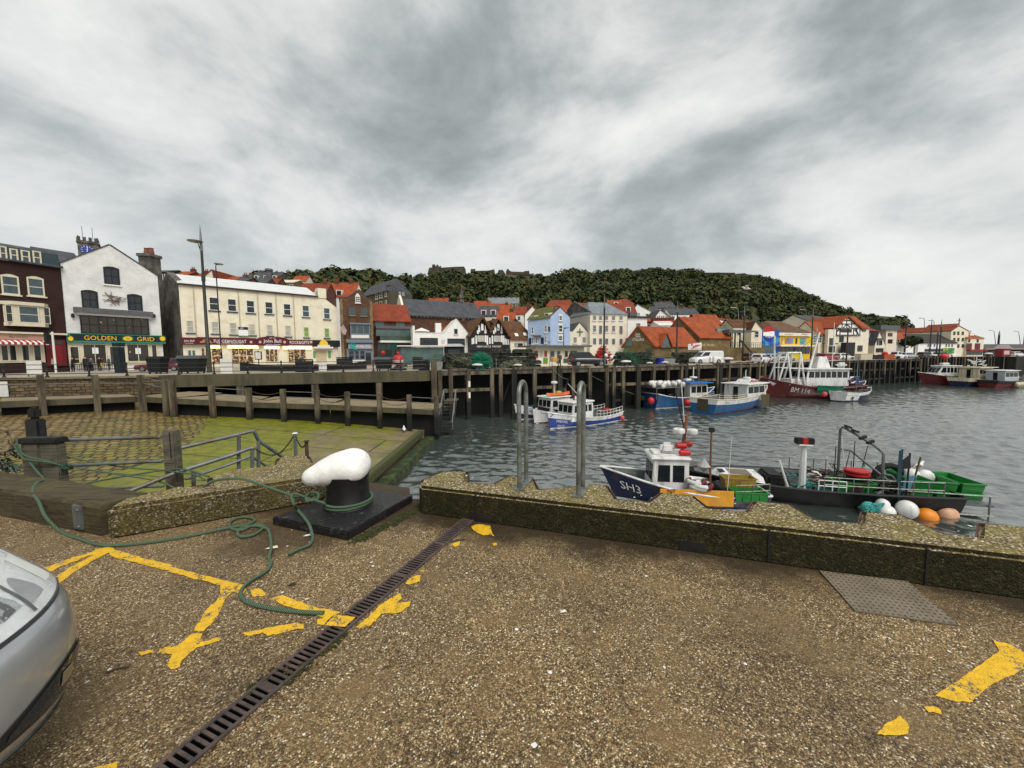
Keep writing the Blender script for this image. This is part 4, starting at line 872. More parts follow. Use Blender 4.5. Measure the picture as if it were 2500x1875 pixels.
b = MB().prism([f.pt((r[0]+r[2])/2+(r[2]-r[0])*.36*math.cos(u), r[1]+.35+(r[3]-r[1]-.3)*math.sin(u), .4) for u in [j*math.pi/12 for j in range(13)]], f.n*.06); obj('badge', b, GOLD, s4_, th.location)
b = MB(); f.slab(b, r[0], r[1]+.05, r[2], r[1]+.36, .4, .47); obj('badge_ribbon', b, FC, s4_, th.location)
SHOPL = mat('shop_light', (1.0, .85, .38), .5, .1, 2, 0, emit=1.1); GOODS = glass('lit_goods', (.06, .035, .02), .3, (.75, .42, .14), 4.5, .54)
f5 = Fac(f.pt(0, 0, .03), f.pt(f.L, 0, .03))
for r in ((415, 1235, 460, 1330), (510, 1240, 605, 1385), (695, 1235, 905, 1395), (1008, 1245, 1128, 1375), (1215, 1240, 1385, 1375)): win(th, f5, G2(*r), FC, GOODS, 1 if r[2]-r[0] < 100 else 3, 1 if r[2]-r[0] < 200 else 2, fr=.12)
for r in ((505, 1222, 605, 1246), (665, 1220, 940, 1246), (1003, 1226, 1133, 1252), (1172, 1228, 1432, 1253)): slab_part(th, f, 'lit_canopy', G2(*r), SHOPL, .02, .3)
sh = slab_part(th, f, 'shutter', G2(1478, 1265, 1572, 1372), mat('shutter_cream', (.55, .47, .30), .6, .2, 6, .2), .0, .06)
slab_part(th, f, 'kiosk_canopy', G2(1450, 1232, 1620, 1248), FW, 0, .8)
for x in (1450, 1588): slab_part(th, f, 'poster', G2(x, 1272, x+24, 1335), mat('poster_green', (.16, .36, .12), .6, .3, 3, 0), 0, .04)
d_ = slab_part(th, f, 'door', G2(285, 1262, 372, 1312), FC, .0, .08); slab_part(th, f, 'door_pane', G2(300, 1265, 325, 1310), GLT, .08, .1, parent=d_); slab_part(th, f, 'door_pane', G2(338, 1265, 362, 1310), GLT, .08, .1, parent=d_)
bd = slab_part(th, f, 'letting_board', G2(758, 1050, 848, 1130), LWHITE, .05, .3); slab_part(th, f, 'board_header', G2(758, 1050, 848, 1075), NAVY, .3, .33, parent=bd); letters(th, f, 'LET', G2(775, 1055, 805, 1071), LWHITE, .335, bd)
# buildings glimpsed in the gap on its left
f = fac(378, 72, 412, 75, 720); th = eaved('gap_house', 'narrow cream house with a slate roof glimpsed between the white gable and the sweet shops', f, Z(f, 395, 706), Z(f, 395, 682), 7, CREAM2, ROOF_S)
for r in ((384, 728, 394, 746), (384, 760, 394, 772)): win(th, f, r, FW, GLB, 1, 2)
slab_part(th, f, 'brick_panel', (381, 776, 394, 818), BRICKR, 0, .05)
# --- 4 brown stone gabled shop
f = fac(835, 66, 913, 68); D_ = 11
out = [(0, Z(f, 835, 727)), (S(f, 849, 727), Z(f, 849, 726)), (S(f, 876, 707), Z(f, 876, 707)), (S(f, 899, 731), Z(f, 899, 731)), (f.L, Z(f, 912, 734))]
th = gable('stone_shop', 'tall brown stone gabled shop with a grey bay window and teal fish sign', f, out, D_, BRICKB, ROOF_S, over=.02, thick=.1)
QU = masonry('quoin_stone', (.30, .22, .11), (.22, .16, .08), (.10, .08, .05), .5, .45, .9, .03, dirt=.4)
b = MB(); f.slab(b, -.02, 0, .42, out[0][1]-.2, 0, .05); f.slab(b, f.L-.42, 0, f.L+.02, out[-1][1]-.2, 0, .05); obj('quoin', b, QU, th, th.location)
b = MB().ob(f.pt(-.06, 0, 0), f.n*-D_, f.t*.05, V((0, 0, out[0][1]-1))); obj('side_wall', b, masonry('dark_rubble', (.12, .11, .10), (.06, .058, .055), (.03, .028, .025), .6, .3, .9, .03, dirt=.6), th, th.location)
for r in ((450, 635, 525, 732), (590, 645, 665, 740)): win(th, f, G3(*r), LEAD, GLB, 2, 3, sill=QU, fr=.09)
win(th, f, G3(525, 505, 582, 582), FW, GLB, 2, 3, sill=FW, arch=.5, fr=.09)
SL = mat('slate_blue_paint', (.17, .20, .24), .5, .12, 2, 0)
slab_part(th, f, 'bay_base', G3(465, 960, 698, 1015), SL, 0, .75); pn = slab_part(th, f, 'bay_panel', G3(478, 968, 685, 1003), FW, .75, .77)
win(th, f, G3(465, 840, 698, 962), SL, GLB, 3, 1, fr=.16, d=.6); slab_part(th, f, 'bay_roof', G3(458, 826, 705, 842), SL, 0, .85)
slab_part(th, f, 'fascia_roof', G3(418, 1020, 735, 1058), SL, 0, .7); sg = slab_part(th, f, 'sign', G3(440, 1068, 728, 1130), mat('sign_grey', (.30, .30, .36), .5, .1, 2, 0), .02, .4)
letters(th, f, 'Winking Willys', G3(535, 1082, 705, 1118), LWHITE, .41, sg, shear=.3)
def fishlogo(th, f, r, d, parent):
    a0, z0, a1, z1 = f.rect(*r); w_, h_ = a1-a0, z1-z0
    p = [(0, .45), (.1, .8), (.35, 1), (.7, .95), (.95, .75), (.98, .6), (.7, .62), (.62, .45), (.9, .2), (1, 0), (.7, .06), (.55, .0), (.5, .2), (.3, .1), (.1, .2)]
    obj('fish_logo', MB().prism([f.pt(a0+w_*x, z0+h_*y, d) for x, y in p], f.n*.05), TEAL, parent, th.location)
    obj('fish_eye', MB().poly([f.pt(a0+w_*(.3+.05*math.cos(u)), z0+h_*(.75+.05*math.sin(u)), d+.055) for u in [j*.628 for j in range(10)]]), LWHITE, parent, th.location)
fishlogo(th, f, G3(455, 1050, 542, 1142), .42, sg)
slab_part(th, f, 'shopfront', G3(425, 1130, 738, 1298), SL, 0, .1); f6 = Fac(f.pt(0, 0, .1), f.pt(f.L, 0, .1))
for r in ((443, 1150, 512, 1255), (518, 1150, 572, 1255), (578, 1150, 640, 1255)): win(th, f6, G3(*r), SL, GL, 1, 2, fr=.08)
slab_part(th, f6, 'door', G3(650, 1175, 712, 1295), GL, 0, .05); slab_part(th, f6, 'stall_riser', G3(440, 1262, 645, 1296), FW, 0, .04)
fl = thing('flag', 'limp pale flag hanging on a short pole from the brown stone shop', 'flag', f.pt(.6, 7, .2)); a_ = f.px(*G3(462, 850, 0, 0)[:2]); 
obj('pole', MB().tube([f.pt(a_[0], a_[1]-1.6, .05), f.pt(a_[0]-1.0, a_[1], 1.2)], .03, 5), FB, fl, fl.location)
obj('cloth', MB().add([f.pt(a_[0]-1.0, a_[1], 1.2), f.pt(a_[0]-.5, a_[1]-.75, .6), f.pt(a_[0]-.8, a_[1]-1.7, .8), f.pt(a_[0]-1.25, a_[1]-1.5, 1.3), f.pt(a_[0]-1.5, a_[1]-.5, 1.5)], [(0, 1, 2, 3, 4)]), mat('flag_pink', (.5, .38, .36), .7, .25, 5, 0), fl, fl.location)

# --- 5 red roofed restaurant with a glazed front and balcony
f = fac(913, 69, 1004, 72); ze = Z(f, 950, 782)
th = eaved('glazed_restaurant', 'red roofed brick restaurant with a glazed upper floor and a green balcony', f, ze, Z(f, 950, 759)+1.4, 7, BRICKR, ROOF_D)
for r in ((757, 786, 865, 852), (1010, 798, 1108, 862)): win(th, f, G3(*r), LEAD, GLT, 3, 1)
slab_part(th, f, 'conservatory_roof', G3(752, 868, 1185, 900), LEAD, 0, 2.2); win(th, Fac(f.pt(0, 0, 2.0), f.pt(f.L, 0, 2.0)), G3(770, 898, 1190, 978), LEAD, GLT, 4, 1, fr=.12)
slab_part(th, f, 'balcony_floor', G3(790, 1040, 1255, 1062), FW, 0, 3.4)
fb = Fac(f.pt(0, 0, 3.2), f.pt(f.L, 0, 3.2)); bp_ = win(th, fb, G3(820, 980, 1240, 1042), LEAD, glass('green_glass', (.03, .075, .04)), 6, 1, fr=.06, name='balustrade')
win(th, f, G3(790, 1068, 1010, 1290), LEAD, GLT, 2, 2); fishlogo(th, f, G3(955, 1072, 1030, 1135), .12, th)
slab_part(th, f, 'ground_wall', G3(1015, 1068, 1190, 1290), GREYR, 0, .05)

# --- 6 church hall with the long slate roof
f = fac(1000, 88, 1180, 97)
ze = Z(f, 1080, 772); zr = Z(f, 1080, 742)+1.2
th = eaved('church_hall', 'long church hall with a dark slate roof and a pale gable with a round window', f, ze, zr, 11, BRICKR, ROOF_S, over=.4)
b = MB()
for i in range(22): a = f.L*i/22; f.slab(b, a, ze-.55, a+.35, ze-.05, .05, .35)
obj('corbels', b, GREYR, th, th.location)
gx = Fac(f.pt(0, 0, 0)-f.n*11-f.t*.3, f.pt(0, 0, 0)-f.t*.3); cz = lambda z: z
pts = [(-.5, 0), (-.5, ze-.6), (.0, ze+.1), (1.2, ze+.2), (4.6, zr+.2), (5.5, zr+1.0), (6.4, zr+.2), (9.8, ze+.2), (11, ze+.1), (11.5, ze-.8), (11.5, 0)]
obj('gable_wall', MB().prism([gx.pt(a, z, .0) for a, z in pts], gx.n*.5), CREAM2, th, th.location)
obj('round_window', MB().poly([gx.pt(5.5+.9*math.cos(u), ze+1.0+1.25*math.sin(u), .52) for u in [j*.3927 for j in range(16)]]), GL, th, th.location)
for a in (1.6, 9.4): obj('buttress', MB().prism([gx.pt(a-.4, 0, .5), gx.pt(a+.4, 0, .5), gx.pt(a+.4, ze-.5, .5), gx.pt(a-.4, ze+.2, .5)], gx.n*.4), CREAM2, th, th.location)
b = MB(); a = S(f, 1148, 740); f.slab(b, a-.55, ze, a+.55, zr+.3, -6.2, -5); p = f.pt(a, 0, -5.6); b.lathe([(.7, zr+.3), (.55, zr+1.2), (.75, zr+1.3), (.02, zr+4.2)], p, 6); obj('pinnacle', b, GREYR, th, th.location)
chimney(th, f, (1162, 738, 1171, 762), GREYR, -6, -4.6, 2)

# --- 7 tall tan stone house behind
f = fac(884, 122, 954, 108); f_r = Fac(f.B, Q(1010, 870, 116)); ze = Z(f, 953, 708)
th = thing('corner_house', 'tall tan sandstone house with a bare grey side and slate roof standing behind the shops', 'building', f.pt(f.L/2, 0))
p0, p1, p2 = f.pt(0, 0), f.pt(f.L, 0), f_r.pt(f_r.L, 0); p3 = p0+(p2-p1)
obj('wall', MB().prism([p0, p1, p2, p3], (0, 0, ze)), STONE2, th, th.location)
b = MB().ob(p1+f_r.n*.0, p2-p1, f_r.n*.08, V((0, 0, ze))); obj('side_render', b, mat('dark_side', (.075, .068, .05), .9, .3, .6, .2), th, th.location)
r0, r1 = p0.lerp(p3, .5), p1.lerp(p2, .5); e = V((0, 0, ze)); zr = V((0, 0, ze+4.4)); r1i = r1+(r0-r1).normalized()*2.0
obj('roof', MB().add([p0+e+f.n*.4, p1+e+f.n*.4, p2+e, p3+e, r0+zr, r1i+zr], [(0, 1, 5, 4), (1, 2, 5), (2, 3, 4, 5), (3, 0, 4), (3, 2, 1, 0)]), ROOF_S, th, th.location)
for r in ((765, 475, 790, 540), (812, 460, 845, 525), (878, 448, 898, 508), (765, 575, 790, 640), (815, 565, 845, 630), (880, 550, 900, 612)): win(th, f, G3(*r), FW, GLB, 1, 2, sill=FW, fr=.16)
for r in ((1042, 455, 1062, 498), (1082, 458, 1102, 500)): win(th, f_r, G3(*r), FW, GL, 1, 2, d=.08)
for k, (r, ff, d0) in enumerate((((612, 372, 668, 440), f, -5), ((768, 345, 838, 430), f, -5), ((968, 365, 1032, 432), f_r, -1.2), ((1100, 380, 1160, 448), f_r, -1.2))): chimney(th, ff, G3(*r), STONE2 if k < 2 else GREYR, d0-1.2, d0, 3)
# --- 8 white cafe bar
f = fac(1009, 64.5, 1146, 67.5)
zf = Z(f, 1050, 813); sg0 = S(f, 1084, 813)
out = [(0, Z(f, 1010, 796)), (.35, Z(f, 1012, 796)), (.36, zf), (sg0, zf), (S(f, 1114, 779), Z(f, 1114, 779)), (f.L, Z(f, 1146, 818))]
th = gable('white_cafe_bar', 'low white rendered cafe bar with a pointed gable and two dark strip windows', f, out, 5, WHITE, FW, over=.05, thick=.08)
for r in ((1296, 1000, 1508, 1100), (1622, 1008, 1828, 1112)): win(th, f, G3(*r), FB, GL, 4, 2, fr=.12)
win(th, f, G3(1703, 893, 1742, 955), FB, GL, 2, 3, sill=FW)
letters(th, f, 'CAFE', G3(1548, 1025, 1590, 1043), LRED, .02); letters(th, f, 'BAR', G3(1552, 1050, 1587, 1067), LRED, .02)
b = MB(); fr_ = Fac(f.pt(0, 0, -4.6), f.pt(f.L, 0, -4.6)); a0 = S(fr_, 1050, 810); a1 = S(fr_, 1112, 790); b.prism([fr_.pt(a0, zf-.3, 0), fr_.pt(a1+1.5, zf-.3, 0), fr_.pt(a1+.6, Z(fr_, 1108, 784), -3), fr_.pt(a0+2, Z(fr_, 1085, 797), -3)], fr_.n*-.3); obj('rear_roof', b, ROOF_D, th, th.location)
slab_part(th, fr_, 'chimney', (1063, 789, 1077, 812), FW, -1, .2)
um = thing('parasol', 'white pointed terrace parasol on the roof of the white cafe bar', 'parasol', Q(1029, 812, 68)); pp = Q(1029, 801, 68)
obj('canopy', MB().lathe([(1.4, -.62), (1.38, -.5), (.7, -.2), (.03, .05)], pp, 8), FW, um, um.location); obj('pole', MB().tube([pp+V((0, 0, -2)), pp], .04, 5), FB, um, um.location)
sh = None
# --- 9 half timbered inn
BEAM = mat('black_beam', (.014, .013, .012), .6, .3, 4, .2)
f = fac(1146, 66.5, 1240, 69); zb = Z(f, 1196, 811)
v1 = S(f, 1197, 811); out = [(0, Z(f, 1147, 822)), (S(f, 1177, 777), Z(f, 1177, 777)), (v1, zb), (S(f, 1215, 780), Z(f, 1215, 780)), (f.L, Z(f, 1238, 820))]
th = gable('half_timbered_inn', 'black and white half timbered inn with two steep gables marked NEWCASTLE PACKET', f, out, 9, BEAM, ROOF_B, over=.5, thick=.3)
r = lambda *q: slab_part(th, f, 'plaster_panel', G4(*q), WHITE, .0, .03)
for x0, dx in ((190, 0), (398, 0)):
    for q in ((-8, 585, 22, 668), (-45, 620, -22, 690), (-45, 600, -30, 640), (40, 600, 52, 690), (-62, 665, -38, 710), (35, 660, 60, 705), (-80, 735, -62, 840), (-112, 760, -95, 840), (40, 730, 58, 820), (62, 735, 82, 850)):
        x_, y_, X_, Y_ = q
        r(x0+x_, y_, x0+X_, Y_)
for q in ((60, 770, 75, 845), (105, 735, 118, 760), (458, 740, 475, 850), (484, 770, 498, 850)): r(*q)
for q in ((135, 735, 222, 810), (345, 738, 430, 812)): win(th, f, G4(*q), FW, GLC, 4, 1, fr=.06, d=.05)
letters(th, f, 'NEWCASTLE  PACKET', G4(126, 862, 440, 886), LWHITE, .05)
slab_part(th, f, 'ground_floor_fascia', G4(30, 890, 500, 925), BEAM, .0, .12)
f2 = Fac(f.pt(f.L, 0), Q(1250, 870, 73)); b = MB(); f2.slab(b, 0, 0, f2.L, Z(f2, 1246, 826), -4, 0); obj('side_wall', b, BEAM, th, th.location)
for q in ((505, 780, 518, 850), (528, 780, 540, 850), (550, 780, 560, 850)): slab_part(th, f2, 'plaster_panel', G4(*q), WHITE, 0, .03)
b = MB().add([f2.pt(-.2, Z(f, 1238, 822), .4), f2.pt(f2.L+.2, Z(f2, 1248, 826), .4), f2.pt(f2.L-.4, Z(f2, 1246, 798), -3.5), f2.pt(-2, Z(f, 1215, 782), -3)], [(0, 1, 2, 3)]); obj('side_roof', b, ROOF_B, th, th.location)
chimney(th, f, (1133, 780, 1147, 812), BRICKR, -3, -1.8, 1)
# --- 10 small cream house
f = fac(1246, 70, 1290, 72); ze = Z(f, 1268, 827)
th = eaved('small_pub', 'small cream building with a steep brown tiled roof and two rooflights beside the blue house', f, ze, Z(f, 1275, 795)+.8, 6, CREAM2, ROOF_B)
for q in ((605, 822, 650, 880), (722, 818, 752, 880)): win(th, f, G4(*q), FW, GL, 3, 3, fr=.06)
sb = slab_part(th, f, 'pub_sign', G4(655, 832, 715, 865), FB, 0, .1)
for q in ((635, 715, 655, 738), (752, 708, 770, 728)):
    a = f.px(*G4((q[0]+q[2])/2, (q[1]+q[3])/2, 0, 0)[:2]); k = max(0, (a[1]-ze)/(Z(f, 1275, 795)+.8-ze)); obj('rooflight', MB().ob(f.pt(a[0]-.35, a[1]-.25, -3*k+.55), f.t*.7, (f.n*-.4+V((0, 0, .55))), f.n*.06+V((0, 0, .06))), FW, th, th.location)
# --- 11 blue house
f = fac(1344, 70, 1391, 71.5); fs = fac(1289, 71.5, 1344, 70)
out = [(0, Z(f, 1344, 773)), (S(f, 1367.5, 752), Z(f, 1367, 751)), (f.L, Z(f, 1391, 775))]
th = gable('blue_house', 'pale blue house with a narrow front gable and a long low side wing', f, out, 9, BLUE, ROOF_B, over=.04, thick=.1)
for q in ((1182, 478, 1225, 540), (1177, 598, 1230, 690), (1175, 735, 1228, 800)): win(th, f, G4(*q), FW, GL, 1, 2, sill=FW, fr=.1); x0, y0, x1, y1 = q; slab_part(th, f, 'lintel', G4(x0-5, y0-18, x1+5, y0-1), FW, 0, .06)
zs0, zs1 = Z(fs, 1289, 783), Z(fs, 1344, 776)
obj('wing_wall', MB().prism([fs.pt(0, 0), fs.pt(0, zs0), fs.pt(fs.L-.01, zs1), fs.pt(fs.L-.01, 0)], -fs.n*6), BLUE, th, th.location)
obj('wing_roof', MB().prism([fs.pt(-.2, zs0+.02, .2), fs.pt(fs.L, zs1+.02, .2), fs.pt(fs.L, zs1+2.5, -3.2), fs.pt(.4, zs0+2.3, -3.2)], V((0, 0, .1))-fs.n*.05), ROOF_M, th, th.location)
for q in ((822, 480, 868, 530), (1000, 445, 1050, 495)):
    a0, z0, a1, z1 = fs.rect(*G4(*q)); b = MB(); b.prism([fs.pt(a0-.2, z0, -.6), fs.pt(a1+.5, z0, -.6), fs.pt(a1+.5, z1+.15, -.6), fs.pt(a0-.2, z1, -.6)], -fs.n*2); o = obj('dormer', b, FW, th, th.location); win(th, Fac(fs.pt(0, 0, -.6), fs.pt(fs.L, 0, -.6)), G4(*q), FW, GL, 1, 1, fr=.08)
for q in ((832, 622, 860, 710), (1003, 600, 1030, 692), (835, 752, 860, 840), (882, 752, 906, 835), (1003, 738, 1028, 828)): win(th, fs, G4(*q), FW, GL, 1, 2, sill=FW, fr=.08)
for q in ((795, 765, 828, 848), (952, 758, 988, 840), (1048, 620, 1068, 680)): slab_part(th, fs, 'wall_board', G4(*q), GAPB, 0, .06)
letters(th, fs, 'CAFE', G4(1030, 806, 1078, 830), REDP, .08)
slab_part(th, fs, 'bay_hood', G4(862, 730, 955, 750), LEAD, 0, .5)
for q in ((612, 530, 614, 740),): pass
# --- 12 small cream gable with a cross
f = fac(1391, 73, 1440, 74)
out = [(0, Z(f, 1392, 809)), (S(f, 1399, 809), Z(f, 1399, 808)), (S(f, 1415, 788), Z(f, 1415, 788)), (S(f, 1433, 809), Z(f, 1433, 809)), (f.L, Z(f, 1440, 810))]
th = gable('small_chapel', 'little cream gabled chapel front with a metal cross above its windows', f, out, 8, CREAM2, ROOF_S, over=.06, thick=.14)
for q in ((1368, 752, 1412, 830), (1482, 752, 1528, 830)): win(th, f, G4(*q), FW, GL, 3, 3, sill=FW, fr=.06)
c0 = f.px(*G4(1452, 693, 0, 0)[:2]); b = MB(); f.slab(b, c0[0]-.09, c0[1]-.75, c0[0]+.09, c0[1]+.75, 0, .08); f.slab(b, c0[0]-.62, c0[1]+.05, c0[0]+.62, c0[1]+.22, .08, .14)
obj('cross', b, mat('verdigris', (.08, .11, .08), .6, .3, 3, 0), th, th.location)
# --- 13 big cream hotel, 14 white neighbour
f = fac(1440, 73, 1530, 75.5); ze = Z(f, 1480, 767)
th = eaved('cream_hotel', 'square cream hotel of three storeys with fifteen white sash windows and a light slate roof', f, ze, Z(f, 1470, 751)+1.6, 9, CREAM2, ROOF_SB, over=.25, hip=2.0)
for row in ((472, 540), (600, 688), (765, 850)):
    for j, x in enumerate((1618, 1695, 1772, 1862, 1957)): 
        tall = (row[0] == 600 and j in (1, 4)) or row[0] == 765; win(th, f, G4(x, row[0]+j*1.5, x+44, row[1]+(28 if tall and row[0] == 600 else 0)), FW, GL, 3, 4 if not tall else 1, sill=FW if not tall else None, fr=.05)
fs2 = Fac(Q(1384, 870, 84), f.pt(0, 0)); b = MB(); zz_ = Z(fs2, 1400, 752)
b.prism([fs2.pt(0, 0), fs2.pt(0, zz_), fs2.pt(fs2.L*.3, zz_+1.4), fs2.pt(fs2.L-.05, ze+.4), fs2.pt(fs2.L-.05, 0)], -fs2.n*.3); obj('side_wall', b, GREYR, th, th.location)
f = fac(1531, 77, 1578, 78); ze = Z(f, 1553, 776)
th = thing('white_house', 'plain white house with a black flat roof and dormer right of the cream hotel', 'building', f.pt(f.L/2, 0))
b = MB(); f.slab(b, 0, 0, f.L, ze, -8, 0); obj('wall', b, WHITE, th, th.location); b = MB(); f.slab(b, -.3, ze, f.L+.3, ze+.3, -8, .3); obj('roof', b, FB, th, th.location)
b = MB(); f.slab(b, -1.6, 0, -.02, ze-.5, -8, -.2); obj('side_wall', b, GREYR, th, th.location)
r = f.rect(*G5(250, 385, 385, 450)); b = MB(); f.slab(b, r[0], ze+.3, r[2], r[3], -3, -.4); obj('dormer', b, LEAD, th, th.location)
f2 = Fac(f.pt(0, 0, -.4), f.pt(f.L, 0, -.4)); 
for q in ((340, 390, 358, 445), (364, 390, 382, 445)): win(th, f2, G5(*q), FW, GLB, 1, 1, fr=.06)
win(th, f, G5(325, 545, 388, 640), FW, GL, 3, 3, fr=.06)
# --- 15 stone barns of the restaurant with orange roofs
def barn(name, label, gl, ga, gr, yb, ridge_end, Yg, Yr, wm=STONE):
    """gable seen at the left, ridge running off to the right"""
    f = fac(gl[0], Yg, gr[0], Yg-3.5); fr = None
    out = [(0, Z(f, *gl)), (S(f, *ga), Z(f, *ga)), (f.L, Z(f, *gr))]
    a = f.pt(S(f, *ga), Z(f, *ga)); e = Q(ridge_end[0], ridge_end[1], Yr)
    ff = Fac(f.pt(f.L, 0), f.pt(f.L, 0)+(V((e.x, e.y, 0))-V((a.x, a.y, 0))))
    L = (V((e.x, e.y, 0))-V((a.x, a.y, 0))); th = thing(name, label, 'building', f.pt(f.L/2, -.2))
    pts = [f.pt(0, -.2)]+[f.pt(s, z) for s, z in out]+[f.pt(f.L, -.2)]
    obj('wall', MB().prism(pts, L), wm, th, th.location)
    b = MB(); ld = L.normalized()
    for (s, z), (c, y) in zip(out, out[1:]):
        v = V((c-s, y-z)).normalized(); n = V((-v.y, v.x)); o1 = (s-v.x*.35*(y > z), z-v.y*.35*(y > z)); o2 = (c+v.x*.35*(y < z), y+v.y*.35*(y < z))
        b.prism([f.pt(o1[0], o1[1]+.003)-ld*.25, f.pt(o2[0], o2[1]+.003)-ld*.25, f.pt(o2[0]+n.x*.22, o2[1]+n.y*.22)-ld*.25, f.pt(o1[0]+n.x*.22, o1[1]+n.y*.22)-ld*.25], L+ld*.5)
    obj('roof', b, ROOF_R, th, th.location)
    return th, f, ff
th, f, ff = barn('stone_barn', 'low stone restaurant barn with an orange roof and ASK ITALIAN on its gable', (1522, 846), (1559, 798), (1598, 845), 870, (1665, 800), 74, 77)
letters(th, f, 'ASK', G5(315, 698, 392, 738), LWHITE, .05); letters(th, f, 'ITALIAN', G5(275, 772, 440, 816), LWHITE, .05); slab_part(th, f, 'sign_line', G5(315, 748, 392, 756), LWHITE, 0, .05)
slab_part(th, f, 'glazed_corner', G5(165, 770, 262, 890), GLT, 0, .06); slab_part(th, f, 'shutter', G5(480, 950, 550, 1020), mat('dark_teal', (.02, .06, .055), .6, .2, 3, 0), 0, .05)
a = ff.rect(*G5(650, 710, 860, 890)); zz0 = Z(f, 1598, 845)
b = MB(); am = (a[0]+a[2])/2; zt = Z(ff, *G5(760, 715, 0, 0)[:2])
b.prism([ff.pt(am-1.2, zz0-.3, .3), ff.pt(am+1.2, zz0-.3, .3), ff.pt(am+.1, zt, .3)], -ff.n*3.5); obj('dormer', b, GLT, th, th.location)
b = MB(); b.prism([ff.pt(am-1.45, zz0-.1, .5), ff.pt(am+.1, zt+.05, .5), ff.pt(am+.1, zt+.22, .5), ff.pt(am-1.6, zz0+.1, .5)], -ff.n*3.8); b.prism([ff.pt(am+1.45, zz0-.1, .5), ff.pt(am+1.6, zz0+.1, .5), ff.pt(am+.1, zt+.22, .5), ff.pt(am+.1, zt+.05, .5)], -ff.n*3.8); obj('dormer_roof', b, ROOF_R, th, th.location)
th, f, ff = barn('stone_barn', 'taller stone barn with a broad orange roof and gold lettering under its eave', (1636, 804), (1658, 775), (1706, 824), 870, (1734, 778), 80, 83)
letters(th, ff, 'ASK ITALIAN', G5(1302, 855, 1490, 892), mat('pale_gold', (.7, .58, .3), .5, .1, 2, 0), .05)
th, f, ff = barn('stone_barn', 'third orange roof behind the taller barn, its dark gable facing the glass tower', (1674, 792), (1689, 768), (1700, 790), 870, (1746, 760), 96, 97)
f = fac(1748, 80, 1770, 81); th = thing('glass_tower', 'square pale green glass stair tower right of the orange roofed barns', 'glass building', f.pt(f.L/2, 0))
win(th, f, (1748, 801, 1770, 880), LEAD, glass('tower_glass', (.16, .26, .24)), 2, 4, fr=.06); b = MB(); f.slab(b, 0.05, 0, f.L-.05, Z(f, 1759, 802)-.1, -3, -.06); obj('core', b, GLT, th, th.location)
lb = MB()
f = fac(1772, 80, 1865, 86); th = thing('terrace_pavilion', 'restaurant terrace on a stone base under a flat dark canopy with a railing and stair', 'pavilion', f.pt(f.L/2, 0))
zt = Z(f, 1800, 848); b = MB(); f.slab(b, 0, 0, f.L, zt, -5, 0); obj('base', b, STONE, th, th.location)
b = MB(); b.prism([f.pt(-.3, Z(f, 1775, 814), .8), f.pt(S(f, 1842), Z(f, 1840, 811), .8), f.pt(S(f, 1842), Z(f, 1840, 808), .8), f.pt(-.3, Z(f, 1775, 805), .8)], -f.n*5); obj('canopy', b, LEAD, th, th.location)
for x in (1778, 1788, 1800, 1812): b = MB(); s_ = S(f, x, 830); f.slab(b, s_-.12, zt, s_+.12, Z(f, 1800, 812), -.6, -.4); obj('column', b, FB, th, th.location)
b = MB(); f.slab(b, .2, zt, S(f, 1815), Z(f, 1800, 814), -4.6, -4.4); obj('rear_glazing', b, GLT, th, th.location)
b = MB()
for i in range(18): s_ = f.L*i/17; b.bar(f.pt(s_, zt, -.05), f.pt(s_, zt+1.05, -.05), .05)
for z in (.35, .7, 1.05): b.bar(f.pt(0, zt+z, -.04), f.pt(f.L, zt+z, -.04), .06)
obj('railing', b, FB, th, th.location)
b = MB(); q0, q1 = f.px(*G5(1830, 810, 0, 0)[:2]), f.px(*G5(2040, 1035, 0, 0)[:2]); b.bar(f.pt(q0[0], q0[1], .9), f.pt(q1[0], q1[1], .9), .2, .3); obj('stair', b, FB, th, th.location)
# --- 16 glass kiosk on the quay
f = fac(1294, 52.5, 1438, 55.5); th = thing('quay_kiosk', 'long flat roofed cream kiosk with red and green panels in front of the blue house', 'kiosk', f.pt(f.L/2, 0))
zt = Z(f, 1350, 847); b = MB(); f.slab(b, .8, 0, f.L-.8, zt, -3.5, 0); obj('wall', b, CREAM, th, th.location); b = MB(); f.slab(b, -.3, zt, f.L, zt+.22, -4.2, .8); obj('roof', b, LEAD, th, th.location)
for k, q in enumerate(((865, 930, 910, 1020), (925, 925, 975, 1010), (985, 925, 1035, 1015), (1060, 925, 1130, 1015), (1150, 925, 1205, 1015), (1250, 925, 1302, 1015), (1320, 925, 1420, 1000))): win(th, f, G4(*q), FC if k else REDP, (GL, GLC, mat('red_panel', (.30, .05, .04), .5, .2, 2, 0), GLT, GLT, GL, GL)[k], 1, 1, fr=.08)
for q, m_ in (((980, 1020, 1038, 1095), GLG), ((870, 985, 908, 1018), REDP), ((1150, 1020, 1205, 1090), GLT), ((1240, 1030, 1300, 1085), GLT), ((920, 1015, 970, 1092), LWHITE)): slab_part(th, f, 'panel', G4(*q), m_, 0, .04)
